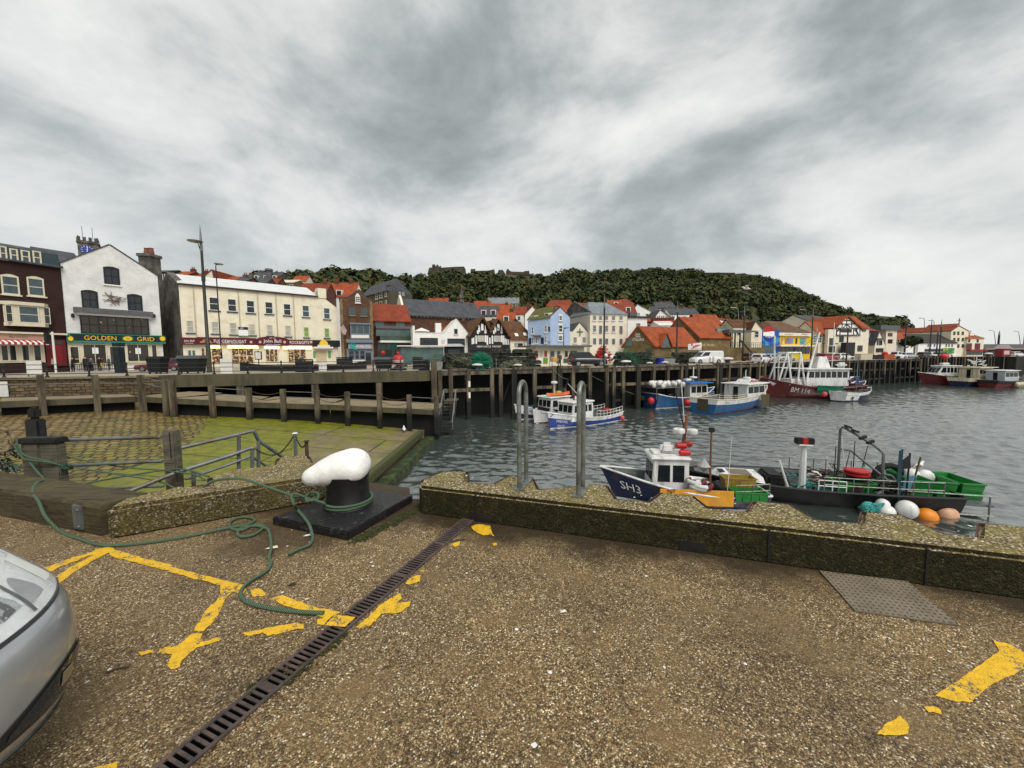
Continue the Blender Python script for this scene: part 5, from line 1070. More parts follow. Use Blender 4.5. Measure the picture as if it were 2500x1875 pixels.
# --- 17..24 the row at the right
f = fac(1859, 92, 1902, 94); th = thing('drinks_mural_shop', 'flat fronted shop painted bright blue with a large soft drink emblem', 'building', f.pt(f.L/2, 0))
b = MB(); zt = Z(f, 1880, 805); f.slab(b, 0, 0, f.L, zt, -8, 0); BP = mat('cola_blue', (.012, .085, .36), .5, .35, .6, 0, col2=(.05, .32, .62), mix2=.56, scale2=.5); obj('wall', b, BP, th, th.location)
cx, cz, R = S(f, 1877, 815), Z(f, 1877, 815), 1.9
def seg(u0, u1, z0): return [f.pt(cx+R*math.cos(u), cz+R*math.sin(u), .03) for u in [u0+(u1-u0)*j/12 for j in range(13)]]
em = obj('round_emblem', MB().poly([f.pt(cx+R*math.cos(j*.2618), cz+R*math.sin(j*.2618), .02) for j in range(24)]), LWHITE, th, th.location)
obj('emblem_red', MB().poly(seg(.35, 2.95, 0)), REDP, em, th.location); obj('emblem_blue', MB().poly(seg(3.4, 5.95, 0)), mat('deep_blue', (.01, .03, .25), .5, .1, 2, 0), em, th.location)
letters(th, f, 'Pepsi', G6(290, 712, 390, 742), LWHITE, .05, em)
slab_part(th, f, 'shopfront', G6(232, 850, 440, 960), GLB, 0, .05)
f = fac(1897, 94, 1978, 99); ze = Z(f, 1930, 812)
th = eaved('amusement_arcade', 'yellow amusement arcade with painted panels and a hipped brown roof', f, ze, Z(f, 1930, 791)+1.2, 11, mat('arcade_yellow', (.72, .47, .02), .6, .12, 2, 0), tiles('brown_roof', (.17, .095, .05), (.14, .08, .045), .3, .3), hip=3.5)
sf = slab_part(th, f, 'fascia', G6(462, 670, 930, 712), FW, 0, .5); letters(th, f, 'AMUSEMENTS', G6(530, 683, 660, 698), REDP, .51, sf); letters(th, f, 'BINGO', G6(780, 682, 880, 697), REDP, .51, sf)
for k, q in enumerate(((480, 750, 555, 835), (570, 745, 685, 825), (788, 742, 880, 835))): slab_part(th, f, 'painted_panel', G6(*q), (mat('mural_red', (.45, .16, .06), .6, .5, .5, 0, col2=(.75, .5, .1), mix2=.5, scale2=.9), mat('mural_blue', (.16, .2, .4), .6, .5, .5, 0, col2=(.45, .12, .08), mix2=.55, scale2=.8), mat('mural_teal', (.05, .3, .38), .6, .5, .5, 0, col2=(.55, .5, .3), mix2=.55, scale2=.8))[k], 0, .05)
slab_part(th, f, 'narrow_window', G6(722, 742, 748, 825), GL, 0, .05); slab_part(th, f, 'canopy', G6(440, 845, 940, 866), FW, 0, 1.2); win(th, f, G6(450, 868, 925, 970), FB, GLL, 8, 1)
f = fac(1967, 112, 2034, 118); ze = Z(f, 2000, 786)
th = eaved('cream_slate_house', 'cream house with a dark slate roof behind the arcade', f, ze, Z(f, 1985, 776)+1, 8, CREAM2, ROOF_S)
for q in ((975, 560, 1010, 640),): win(th, f, G6(*q), FW, GL, 1, 2)
chimney(th, f, G6(1288, 448, 1330, 540), CREAM2, -3, -1.5, 2)
f = fac(1996, 103, 2036, 106); ze = Z(f, 2015, 817)
th = eaved('red_roof_annexe', 'low annexe with a bright red roof left of the half timbered pub', f, ze, Z(f, 2015, 794)+1.0, 7, CREAM2, ROOF_R)
win(th, f, G6(980, 700, 1100, 810), FW, GLB, 4, 3)
f = fac(2032, 104, 2098, 107)
out = [(0, Z(f, 2033, 802)), (S(f, 2064, 773), Z(f, 2064, 773)), (f.L, Z(f, 2098, 806))]
th = gable('timbered_pub', 'large black and white half timbered pub with a wide gable above cream walls', f, out, 12, CREAM2, ROOF_R, over=.7, thick=.4)
zb = Z(f, 2065, 818); b = MB(); b.prism([f.pt(0, zb, .25), f.pt(f.L, zb, .25), f.pt(f.L, out[2][1]-.1, .25), f.pt(out[1][0], out[1][1]-.1, .25), f.pt(0, out[0][1]-.1, .25)], -f.n*.24); obj('upper_gable', b, WHITE, th, th.location)
b = MB(); ap = out[1]
def bm_(x0, y0, x1, y1, w=.22): p, q = f.px(*G6(x0, y0, 0, 0)[:2]), f.px(*G6(x1, y1, 0, 0)[:2]); b.bar(f.pt(p[0], p[1], .28), f.pt(q[0], q[1], .28), .12, w)
for q in ((1258, 700, 1645, 700), (1258, 600, 1640, 600), (1340, 540, 1570, 540), (1400, 490, 1500, 490), (1448, 440, 1448, 600), (1380, 520, 1380, 600), (1520, 510, 1520, 600), (1300, 600, 1300, 700), (1350, 600, 1350, 700), (1545, 600, 1545, 700), (1595, 600, 1595, 700), (1260, 605, 1260, 705), (1638, 600, 1638, 705), (1300, 660, 1350, 610), (1595, 660, 1545, 610), (1400, 590, 1445, 545), (1500, 590, 1452, 545), (1255, 600, 1448, 432), (1645, 605, 1450, 432), (1330, 600, 1290, 690), (1570, 600, 1620, 690)): bm_(*q)
obj('timber_frame', b, BEAM, th, th.location)
win(th, Fac(f.pt(0, 0, .25), f.pt(f.L, 0, .25)), G6(1358, 612, 1535, 660), FB, GL, 5, 1); win(th, f, G6(1355, 715, 1418, 800), FB, GL, 3, 2); win(th, f, G6(1618, 850, 1690, 935), FB, GL, 2, 2)
b = MB(); r = f.rect(*G6(1165, 740, 1232, 820)); f.slab(b, r[0]-.5, 0, r[2]+.5, r[3]+2.2, .0, .8); obj('porch', b, CREAM2, th, th.location); slab_part(th, f, 'arched_window', G6(1165, 745, 1230, 850), GL, .8, .85); slab_part(th, f, 'porch_door', G6(1155, 860, 1240, 950), FB, .8, .9)
slab_part(th, f, 'string_course', G6(1110, 818, 1340, 826), BEAM, 0, .1)
b = MB(); q = f.rect(*G6(1330, 810, 1465, 960)); f.slab(b, q[0], 0, q[2], q[3], .8, 2.0); obj('dark_hoarding', b, FB, th, th.location)
f = fac(2098, 107, 2118, 109); th = eaved('red_roof_annexe', 'tall narrow wing with paired red gables right of the timbered pub', f, Z(f, 2108, 800), Z(f, 2108, 778)+.8, 7, CREAM2, ROOF_R); win(th, f, G6(1680, 580, 1740, 650), FB, GL, 2, 2)
f = fac(2118, 112, 2140, 114); th = eaved('brown_house', 'brown brick house with a red hipped roof and a white chimney', f, Z(f, 2130, 808), Z(f, 2130, 798)+.6, 6, BRICKB, ROOF_D, hip=2)
chimney(th, f, G6(1790, 545, 1830, 600), WHITE, -3, -2, 1); [win(th, f, G6(*q), FW, GL, 1, 2) for q in ((1790, 680, 1830, 740), (1790, 780, 1830, 830))]
f = fac(2134, 110, 2159, 111.5); out = [(0, Z(f, 2136, 842)), (S(f, 2147, 811), Z(f, 2147, 811)), (f.L, Z(f, 2158, 842))]
th = gable('narrow_gable_house', 'very narrow cream house with a steep gable and small windows', f, out, 8, CREAM2, ROOF_S, over=.05, thick=.1)
for q in ((1898, 780, 1920, 845), (1930, 780, 1950, 845), (1955, 780, 1975, 845)): win(th, f, G6(*q), FB, GL, 1, 2, fr=.05)
slab_part(th, f, 'window_hood', G6(1890, 745, 1985, 770), LEAD, 0, .4); slab_part(th, f, 'shopfront', G6(1885, 890, 1985, 945), FB, 0, .2)
f = fac(2160, 118, 2186, 120); th = thing('modern_flats', 'square cream modern block with maroon windows and a flat dark roof', 'building', f.pt(f.L/2, 0))
b = MB(); zt = Z(f, 2172, 806); f.slab(b, 0, 0, f.L, zt, -8, 0); obj('wall', b, CREAM2, th, th.location); b = MB(); f.slab(b, -4, zt, f.L+.5, zt+1.4, -9, .5); obj('roof', b, LEAD, th, th.location)
for q in ((275, 540, 340, 590), (275, 630, 340, 690)): win(th, f, G7(*q), mat('maroon_frame', (.12, .02, .02), .5, .2, 2, 0), GL, 2, 2, fr=.2)
f = fac(2184, 122, 2247, 126); ze = Z(f, 2215, 834)
th = eaved('orange_roof_house', 'white fronted house with a long orange roof and white dormer windows', f, Z(f, 2215, 838), Z(f, 2215, 818)+.8, 8, WHITE, ROOF_R)
slab_part(th, f, 'brick_band', G7(375, 625, 720, 688), BRICKR, 0, .3)
for x in (390, 505, 560, 635): win(th, f, G7(x, 628, x+38, 672), FW, GL, 1, 1, d=.3)
for x in (600, 640): win(th, f, G7(x, 712, x+22, 755), FW, GL, 1, 1)
b = MB(); c0 = f.pt(S(f, 2206), 0, 3); tr = thing('street_tree', 'round dark green street tree in front of the white fronted house', 'tree', c0); obj('trunk', MB().tube([(0, 0, 0), (0, 0, 3)], .15, 6), M_BARK, tr)
cc = crown_np(rng, (0, 0, 4.6), 3.0, 2.4, 260, .45); np_mesh('crown', cc, np.arange(len(cc)).reshape(-1, 4), M_LEAF2, parent=tr)
f = fac(2240, 124, 2334, 130); ze = Z(f, 2290, 837)
th = eaved('white_pub', 'low white building with a long dark roof and a row of small windows', f, ze, Z(f, 2290, 824)+1.1, 9, WHITE, tiles('dark_roof', (.06, .05, .045), (.045, .04, .036), .3, .3))
for x in (835, 870, 925, 1005, 1090, 1130, 1175): win(th, f, G7(x, 695, x+26, 742), FW, GL, 1, 1)
slab_part(th, f, 'blue_fascia', G7(800, 768, 1040, 800), NAVY, 0, .3); gs = slab_part(th, f, 'green_shopfront', G7(1045, 755, 1205, 830), mat('shop_green', (.03, .22, .05), .5, .4, 1, 0, col2=(.5, .5, .08), mix2=.58, scale2=.6), 0, .3)
f = fac(2250, 135, 2322, 141); f_ = fac(2318, 131, 2360, 133)
out = [(0, Z(f_, 2320, 808)), (S(f_, 2341, 797), Z(f_, 2341, 796)), (f_.L, Z(f_, 2358, 809))]
th = gable('tall_cream_warehouse', 'tall cream warehouse with a cross topped gable and a dark red roof', f_, out, 18, CREAM, ROOF_D, over=.1, thick=.2)
for row in (520, 610, 700): [win(th, f_, G7(x, row, x+30, row+50), FB, GL, 1, 2, fr=.08) for x in (1205, 1262, 1325)]
cz = out[1][1]; b = MB(); b.bar(f_.pt(out[1][0], cz, 0), f_.pt(out[1][0], cz+2.6, 0), .18); b.bar(f_.pt(out[1][0]-.7, cz+1.8, 0), f_.pt(out[1][0]+.7, cz+1.8, 0), .18); obj('cross', b, LEAD, th, th.location)
wf = fac(2246, 140, 2320, 133); b = MB(); sec = [(0, 0), (0, Z(wf, 2280, 813)), (-5, Z(wf, 2280, 800)+1), (-10, Z(wf, 2280, 813)), (-10, 0)]; obj('wing_wall', b.prism([wf.pt(0, z, d) for d, z in sec], wf.t*(wf.L-.1)), CREAM, th, th.location)
b = MB(); k = Z(wf, 2280, 813); m_ = Z(wf, 2280, 800)+1; b.prism([wf.pt(-.2, z, d) for d, z in ((.3, k-.1), (-5, m_+.05), (-10, k), (-10, k+.25), (-5, m_+.3), (.3, k+.15))], wf.t*wf.L); obj('wing_roof', b, ROOF_D, th, th.location)
f = fac(2359, 132, 2399, 134); ze = Z(f, 2380, 826)
th = eaved('red_door_fish_shop', 'cream two storey shop with dark red doors and shopfront at the end of the row', f, ze, Z(f, 2380, 815)+.9, 8, CREAM, ROOF_R, hip=2)
for x in (1418, 1538): win(th, f, G7(x, 628, x+28, 675), FB, GL, 1, 2, fr=.1)
for x in (1395, 1512): slab_part(th, f, 'red_door', G7(x, 688, x+72, 772), MAROON, 0, .1)
slab_part(th, f, 'red_shopfront', G7(1390, 775, 1640, 800), mat('shop_red', (.25, .012, .02), .5, .2, 2, 0), 0, 1.0); slab_part(th, f, 'shop_window', G7(1395, 802, 1615, 850), GL, 0, .1); chimney(th, f, G7(1540, 525, 1595, 590), WHITE, -3, -1.6, 2)
f = fac(2398, 136, 2640, 150); ze = Z(f, 2450, 852)
th = eaved('fish_market_shed', 'long low dark shed with a shallow grey roof at the far right', f, ze, Z(f, 2450, 843)+.3, 9, mat('shed_dark', (.03, .03, .032), .8, .4, 1, 0), mat('shed_roof', (.07, .07, .07), .8, .3, 1, .1), over=1.0)
slab_part(th, f, 'pale_fascia', (2398, 851, 2520, 853), mat('pinkish', (.4, .3, .28), .7, .2, 2, 0), 1.0, 1.1)

# ================================================================ HOUSES ON THE HILLSIDE (front of each at its own distance)
GRP = 'houses stacked up the hillside'
def hill_house(label, x0, yr, x1, ye, Y, wm, rm, kind='side', nwin=0, sk=0.0, D=7.0, yb=None, chim=0, apex=None, dorm=0):
    f = fac(x0, Y, x1, Y*(1+sk)); xm = (x0+x1)/2
    if kind == 'side': th = eaved('hillside_house', label, f, Z(f, xm, ye), Z(f, xm, yr)+.02*Y*D/7*.32, D, wm, rm, z0=0, cat='house', group=GRP, over=.15)
    elif kind == 'hip': th = eaved('hillside_house', label, f, Z(f, xm, ye), Z(f, xm, yr)+.02*Y*.32, D, wm, rm, z0=0, cat='house', hip=min(f.L*.3, 2.5), group=GRP, over=.2)
    else:
        ax = apex or xm; th = gable('hillside_house', label, f, [(0, Z(f, x0, ye)), (S(f, ax, yr), Z(f, ax, yr)), (f.L, Z(f, x1, ye))], D, wm, rm, z0=0, cat='house', over=.15, thick=.18, group=GRP)
    zt = Z(f, xm, ye)
    for i in range(nwin):
        a = f.L*(i+.5)/nwin; hw = min(.5, f.L/nwin*.28)
        for r_ in range(1 if yb is None else 2):
            win(th, f, (a-hw, zt-1.9-2.7*r_, a+hw, zt-.5-2.7*r_), FW, GL, 1, 2, px=False, fr=.09)
    for i in range(dorm):
        a = f.L*(i+.5)/dorm; b = MB(); f.slab(b, a-.7, zt+.3, a+.7, zt+1.7, -2.2, -.3); o = obj('dormer', b, FW, th, th.location); g = MB(); f.slab(g, a-.5, zt+.45, a+.5, zt+1.5, -.3, -.27); obj('dormer_pane', g, GL, o, th.location)
    for i in range(chim):
        a = f.L*(i+.5)/chim if chim > 1 else f.L*.8; z1 = Z(f, xm, yr)+1.3; b = MB(); f.slab(b, a-.45, zt, a+.45, z1, -D/2-.4, -D/2+.4); o = obj('chimney', b, BRICKR if rm is not ROOF_S else GREYR, th, th.location)
        b = MB(); [b.lathe([(.14, z1), (.11, z1+.5)], f.pt(a+dx, 0, -D/2), 6) for dx in (-.22, .22)]; obj('chimney_pot', b, BROWNP, o, th.location)
    return th
HH = [
 ('red roofed house behind the left end of the white sheet roof', 433, 663, 462, 676, 88, BRICKR, ROOF_R, dict(chim=1)),
 ('low house with an orange roof and a tall sooty chimney beside the first lamp post', 462, 668, 497, 678, 90, BRICKR, ROOF_R, dict(chim=1)),
 ('cream gabled house with one small square window above the sweet shops', 501, 659, 535, 684, 84, CREAM2, ROOF_D, dict(kind='gable', nwin=1)),
 ('flat roofed house with a strip of white windows beside the tall chimney stack', 387, 660, 421, 664, 92, mat('dark_cladding', (.03, .025, .022), .8, .3, 2, 0), LEAD, dict(nwin=5)),
 ('house with a plain orange roof right of the cream gabled house', 538, 676, 576, 690, 86, BRICKB, ROOF_R, {}),
 ('brick house with a great four pot chimney stack over the sweet shops', 578, 678, 604, 690, 84, BRICKB, ROOF_S, dict(chim=2)),
 ('house with a wide purple slate roof over the middle of the sweet shops', 602, 681, 652, 698, 98, GREYR, ROOF_S, dict(chim=1)),
 ('long grey slate terrace with a round turret on the skyline', 624, 667, 690, 683, 150, GREYR, ROOF_S, dict(dorm=3, chim=2)),
 ('house with a square red roof and stepped parapet below the grey terrace', 649, 680, 680, 700, 106, BRICKB, ROOF_D, dict(chim=1)),
 ('tan flat topped house with two small white windows', 682, 686, 727, 690, 118, STONE2, FC, dict(nwin=3)),
 ('distant house with a bright red roof just under the ridge trees', 720, 676, 753, 688, 142, CREAM2, ROOF_R, {}),
 ('large house with a dark red roof sloping down behind the cream chimney', 729, 693, 797, 727, 86, BRICKR, ROOF_D, dict(chim=1)),
 ('white walled house with a red roof and one long white dormer', 797, 692, 868, 725, 92, WHITE, ROOF_R, dict(dorm=1, chim=2)),
 ('house with a bright red roof right of the tan sandstone house', 1014, 738, 1048, 752, 140, BRICKR, ROOF_R, dict(chim=1)),
 ('house with twin orange roofs above the middle of the slate church roof', 1046, 732, 1094, 750, 146, BRICKR, ROOF_R, dict(chim=2)),
 ('white house with a rust roof above the right half of the slate church roof', 1100, 742, 1146, 752, 150, WHITE, ROOF_D, dict(dorm=2)),
 ('house with a red roof close right of the church pinnacle', 1158, 739, 1198, 756, 132, CREAM2, ROOF_R, dict(chim=1)),
 ('cream house with a slate roof and two white dormers above the timbered inn', 1170, 751, 1217, 772, 102, CREAM2, ROOF_S, dict(dorm=2, nwin=2)),
 ('brick gabled house with a large orange roof above the timbered inn', 1196, 746, 1248, 770, 124, BRICKR, ROOF_R, dict(chim=1)),
 ('stone terrace with a grey roof and many chimneys under the wood', 1192, 731, 1268, 741, 182, STONE2, ROOF_SB, dict(chim=6, nwin=6)),
 ('house with a deep orange roof and a white dormer behind the small pub', 1214, 764, 1259, 788, 96, CREAM2, ROOF_R, dict(dorm=1, chim=1)),
 ('rough grey gable end behind the small pub', 1236, 779, 1290, 812, 80, GREYR, ROOF_S, dict(kind='gable', apex=1258)),
 ('white house with a maroon roof above the rough grey gable', 1260, 753, 1290, 768, 132, WHITE, ROOF_D, dict(nwin=2)),
 ('white gabled house with two white chimneys behind the mossy roof', 1282, 748, 1318, 768, 122, WHITE, ROOF_R, dict(kind='gable', nwin=1, chim=2)),
 ('long block with a red roof and seven white windows under the wood', 1332, 736, 1407, 748, 170, BRICKR, ROOF_D, dict(kind='hip', nwin=7)),
 ('house with a small orange roof behind the tip of the blue gable', 1372, 750, 1398, 762, 128, BRICKR, ROOF_R, {}),
 ('house with a plain orange roof left of the hotel roof', 1396, 746, 1424, 762, 126, BRICKR, ROOF_R, {}),
 ('white houses with skylit roofs above the hotel', 1412, 744, 1462, 754, 142, WHITE, ROOF_D, dict(nwin=4)),
 ('house with a bright orange roof and white dormer above the hotel', 1486, 737, 1520, 749, 134, CREAM2, ROOF_R, dict(dorm=1)),
 ('wide house with a brown skylit roof above the right end of the hotel', 1476, 746, 1552, 764, 112, BRICKB, ROOF_D, dict(dorm=2)),
 ('stone house with a dull red hipped roof at the edge of the wood', 1510, 733, 1546, 742, 150, STONE2, ROOF_D, dict(kind='hip', nwin=3)),
 ('white gabled house with two rows of windows above the black dormer', 1542, 743, 1590, 762, 122, WHITE, ROOF_S, dict(kind='gable', nwin=2, yb=1, apex=1556)),
 ('narrow pale yellow house in the middle of the terraces', 1592, 753, 1608, 762, 132, mat('pale_yellow', (.6, .52, .16), .8, .12, 1, 0), ROOF_S, dict(nwin=1)),
 ('grey roofed terrace crowded with chimneys at the top of the lane', 1600, 742, 1646, 752, 152, GREYR, ROOF_S, dict(chim=4, nwin=3)),
 ('large white gable end with a small round window above the barns', 1594, 757, 1638, 778, 106, WHITE, ROOF_S, dict(kind='gable', apex=1612)),
 ('white terrace with slate roofs and four chimneys under the dark trees', 1634, 757, 1704, 768, 126, WHITE, ROOF_S, dict(chim=4, nwin=5)),
 ('small brick house with an orange roof left of the large white gable', 1575, 779, 1590, 786, 96, BRICKR, ROOF_R, dict(nwin=1)),
 ('row of low red brick backs with five chimneys behind the first barn', 1604, 786, 1656, 790, 92, BRICKR, ROOF_D, dict(chim=5)),
 ('white boundary house with a flat roof between the two barns', 1608, 790, 1648, 795, 90, WHITE, FW, {}),
 ('white flat roofed house behind the glass tower', 1740, 786, 1766, 788, 100, WHITE, FW, {}),
 ('house with a dark red roof and a brick chimney above the terrace canopy', 1763, 782, 1796, 798, 102, BRICKR, ROOF_D, dict(chim=1)),
 ('cream house with a long brown tiled roof and a gable facing right', 1788, 785, 1842, 799, 93, CREAM, ROOF_B, dict(nwin=2, chim=1)),
 ('cream gable end with a round topped window beside the blue painted shop', 1832, 785, 1858, 804, 91, CREAM, ROOF_B, dict(kind='gable', nwin=1)),
]
for h in HH:
    th = hill_house(h[0], *h[1:6], h[6], h[7], **h[8])
    if 'turret' in h[0]:
        f = fac(655, 149, 665, 149); zt = Z(f, 660, 668); obj('turret', MB().lathe([(1.1, zt-3), (1.1, zt+1.2), (1.5, zt+1.5), (1.3, zt+2.2), (.2, zt+2.4)], f.pt(f.L/2, 0, -2), 10), LEAD, th, th.location)
# ================================================================ TIMBER QUAY
q0 = qpt(1075)[0]
tq = thing('timber_quay', 'long timber quay front of upright piles and beams with a dark hollow behind', 'quay', (q0.x, q0.y, -6))
near = [1072, 1098, 1141, 1199, 1220, 1253, 1303, 1350, 1364, 1396, 1437, 1478, 1495, 1518, 1555, 1592, 1626, 1659, 1670, 1700, 1747, 1755, 1775, 1803, 1825, 1848]
darkp = {1253, 1364, 1555, 1670, 1755}
xs_ = near + [int(x) for x in np.arange(1862, 2030, 15)] + [int(x) for x in np.arange(2030, 2244, 12.5)]
random.seed(4); prev = None
for i, x in enumerate(xs_):
    p, ff = qpt(x); t_, n_ = ff.t, ff.n; w_ = .42 if x not in darkp else .6
    zt = random.choice([-.05, .05, .12, .3]) if x < 1860 else -.05
    dk = x in darkp or (x > 1860 and random.random() < .6)
    b = MB().ob(p-t_*w_/2+n_*.02+V((0, 0, -7)), t_*w_, n_*.42, V((0, 0, 7+zt))); obj('pile', b, M_PILED if dk else M_PILE, tq, tq.location)
    if prev is not None:
        a = prev; c = p
        for z, h, pr_ in ((-.34, .36, 1.0), (-2.15, .34, .55 if x < 1860 else .8), (-4.1, .3, .15 if x < 1860 else .5)):
            if random.random() > pr_: continue
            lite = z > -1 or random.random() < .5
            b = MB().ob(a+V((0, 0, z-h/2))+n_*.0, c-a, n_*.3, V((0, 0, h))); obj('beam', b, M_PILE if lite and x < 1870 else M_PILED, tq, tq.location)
        if random.random() < .6 and x < 1900: b = MB().ob(a+V((0, 0, -.02))-n_*.5, c-a, n_*.95, V((0, 0, .16+random.uniform(0, .12)))); obj('cap_timber', b, M_PILE, tq, tq.location)
        if random.random() < .14: b = MB().bar(a+V((0, 0, -4.5))+n_*-.2, c+V((0, 0, -.6))+n_*-.2, .12); obj('brace', b, M_PILED, tq, tq.location)
    prev = p
for x in (1142,):
    p, ff = qpt(x); 
    for z in (-1.8, -3.0): obj('tide_mark', MB().ob(p-ff.t*.1+ff.n*.44+V((0, 0, z)), ff.t*.22, ff.n*.03, V((0, 0, .62))), FW, tq, tq.location)
p, ff = qpt(1059)
mp_ = thing('mooring_post', 'tall square timber post standing at the corner where the railing ends', 'post', p+V((0, 0, -6)))
obj('shaft', MB().ob(p-ff.t*.3+ff.n*.1+V((0, 0, -6)), ff.t*.55, ff.n*.5, V((0, 0, 7.0))), M_PILE, mp_, mp_.location); obj('collar', MB().ob(p-ff.t*.36+ff.n*.05+V((0, 0, -3.2)), ff.t*.67, ff.n*.6, V((0, 0, .3))), M_PILED, mp_, mp_.location)
# wooden steps down to the water
st = thing('timber_steps', 'steep wooden steps with handrails going down from the walkway to the water', 'steps', P(1090, 1050, -5.3))
A_, B_ = Q(1084, 980, 33.8), Q(1113, 980, 34.2); A2, B2 = Q(1068, 1058, 32.0), Q(1104, 1057, 32.4); lf, rt = MB(), MB()
for s_, (a, c) in ((lf, (A_, A2)), (rt, (B_, B2))):
    s_.bar(a, c+V((0, 0, -.4)), .1, .35); obj('stringer', s_, M_PILED, st, st.location)
    h = MB(); u = V((0, 0, 1.0)); h.tube([c+u*.9, a+u, a+u+V((0, 1.2, 0))], .05, 6); [h.tube([c.lerp(a, k), c.lerp(a, k)+u], .04, 6) for k in (.1, .55, 1.0)]; obj('handrail', h, M_GALV, st, st.location)
for i in range(9):
    k = (i+.3)/9; l_, r_ = A2.lerp(A_, k), B2.lerp(B_, k); obj('tread', MB().ob(l_, r_-l_, V((0, .32, 0)), V((0, 0, .07))), M_PILE, st, st.location)
obj('landing', MB().ob(A_+V((0, .3, -.05)), B_-A_, V((0, 1.6, 0)), V((0, 0, .1))), M_PILE, st, st.location)
# promenade railing
rl = thing('promenade_railing', 'black iron railing of slim posts and three rails along the promenade edge', 'railing', qpt(600)[0])
pts = []
for x in [-230, -110, 0, 107, 211, 304, 432, 519, 602, 685, 763, 837, 911, 978, 1040]:
    p, ff = qpt(x); p = p-ff.n*.25; pts.append(p)
    b = MB().lathe([(.13, 0), (.12, .12), (.07, .16), (.055, .5), (.085, .55), (.055, .6), (.05, .95), (.09, 1.0), (.055, 1.05), (.09, 1.12), (.02, 1.2)], p, 8); obj('post', b, M_BLACK, rl, rl.location, smooth=True)
for z in (.28, .66, 1.04): b = MB().tube([p+V((0, 0, z)) for p in pts], .032, 6); obj('rail', b, M_BLACK, rl, rl.location)
# inner pedestrian fence by the road
fe = fac(-120, 40, 300, 47); pf = thing('pedestrian_fence', 'black upright barred fence along the road in front of the restaurants', 'fence', fe.pt(fe.L/2, 0)); b = MB()
for i in range(int(fe.L/.16)): b.bar(fe.pt(i*.16, .15), fe.pt(i*.16, 1.0), .03)
for z in (.15, 1.0): b.bar(fe.pt(0, z), fe.pt(fe.L, z), .05)
obj('panel', b, M_BLACK, pf, pf.location)
for i in range(0, int(fe.L/2)): obj('post', MB().bar(fe.pt(i*2, 0), fe.pt(i*2, 1.08), .09), M_BLACK, pf, pf.location)
# white notice panels on the railing, kerb to road
def panel(label, x0, y0, x1, y1, Y, m=None, cat='panel', th_=.06):
    f = fac(x0, Y, x1, Y); o = thing('notice_board' if cat == 'panel' else 'cabinet', label, cat, f.pt(f.L/2, 0)); z0, z1 = Z(f, x0, y1), Z(f, x0, y0)
    obj('board', MB().ob(f.pt(0, z0), f.t*f.L, -f.n*th_, V((0, 0, z1-z0))), m or FW, o, o.location, bevel=.01)
    b = MB()
    for s in (.04, f.L-.04): b.bar(f.pt(s, min(0, z0), -th_-.03), f.pt(s, z1-.1, -th_-.03), .05)
    obj('leg', b, M_BLACK, o, o.location); return o
panel('white square notice board fixed behind the railing below the striped awning', 61, 882, 98, 915, 33)
panel('pale notice board on the low walkway at the far left edge', -30, 932, 9, 969, 27)
panel('white square notice board on the railing left of the sweet shop window', 536, 876, 565, 913, 37)
panel('small white notice board on the railing near the black boat', 777, 884, 796, 906, 40)
# lamp posts
def lamp(label, x, yb, yt, Y, style, rad=.09, group=None):
    b0 = Q(x, yb, Y); b0.z = 0; zt = Q(x, yt, Y).z; o = thing('street_lamp', label, 'street lamp', b0, 0, group)
    if style == 'spike':
        obj('column', MB().lathe([(rad*1.6, 0), (rad*1.5, 2.6), (rad*1.15, 2.7), (rad, zt*.76), (rad*.9, zt*.8)], (0, 0, 0), 10), M_BLACK, o, smooth=True)
        obj('spike', MB().lathe([(rad*.95, zt*.8), (rad*.5, zt*.92), (.01, zt)], (0, 0, 0), 8), M_GALV, o, smooth=True)
    elif style == 'spike_lamp':
        obj('column', MB().lathe([(.20, 0), (.19, 3.2), (.15, 3.25), (.13, zt*.62), (.17, zt*.622), (.17, zt*.66), (.12, zt*.662), (.11, zt*.82)], (0, 0, 0), 10), mat('lamp_column', (.03, .032, .028), .5, .4, 3, .1), o, smooth=True)
        obj('base_sleeve', MB().lathe([(.23, 0), (.22, 2.1)], (0, 0, 0), 10), M_CONC, o); obj('spike', MB().lathe([(.14, zt*.82), (.09, zt*.92), (.01, zt)], (0, 0, 0), 8), M_GALV, o, smooth=True)
        hd = obj('lamp_head', MB().lathe([(.05, 0), (.62, .03), (.66, .09), (.3, .16), (.05, .18)], (-.35, -.3, zt*.875), 14), M_GALV, o); obj('bracket', MB().tube([(0, 0, zt*.8), (-.2, -.15, zt*.87), (-.35, -.3, zt*.875)], .04, 6), M_BLACK, o)
    else:
        obj('column', MB().lathe([(.11, 0), (.10, 2), (.065, 2.2), (.055, zt-.3)], (0, 0, 0), 8), M_BLACK, o, smooth=True)
        obj('bracket', MB().tube([(0, 0, zt-.35), (0, 0, zt-.1), (.35, 0, zt-.02)], .045, 6), M_BLACK, o); obj('lamp_head', MB().lathe([(.04, -.04), (.42, -.02), (.44, .04), (.1, .1)], (.35, 0, zt), 12), M_GALV, o)
    return o
GS = 'slim spiked lighting masts along the harbour'
lamp('tallest mast with a silver spike and a disc lamp, in front of the sweet shops', 512, 912, 546, 39.5, 'spike_lamp')
lamp('slender black street lamp with a disc head right of the tallest mast', 543, 905, 645, 44, 'disc')
lamp('black lamp post with a small arm in front of the blue house', 1376, 893, 801, 55, 'disc')
lamp('spiked mast with a white tip in front of the cream hotel', 1474, 893, 716, 52, 'spike', .11, GS)
lamp('spiked mast rising between the two stone barns', 1651, 888, 731, 70, 'spike', .12, GS)
lamp('spiked mast behind the dark terrace canopy', 1813, 885, 742, 80, 'spike', .12, GS)
lamp('spiked mast just left of the cream slate roofed house', 1979, 882, 748, 96, 'spike', .13, GS)
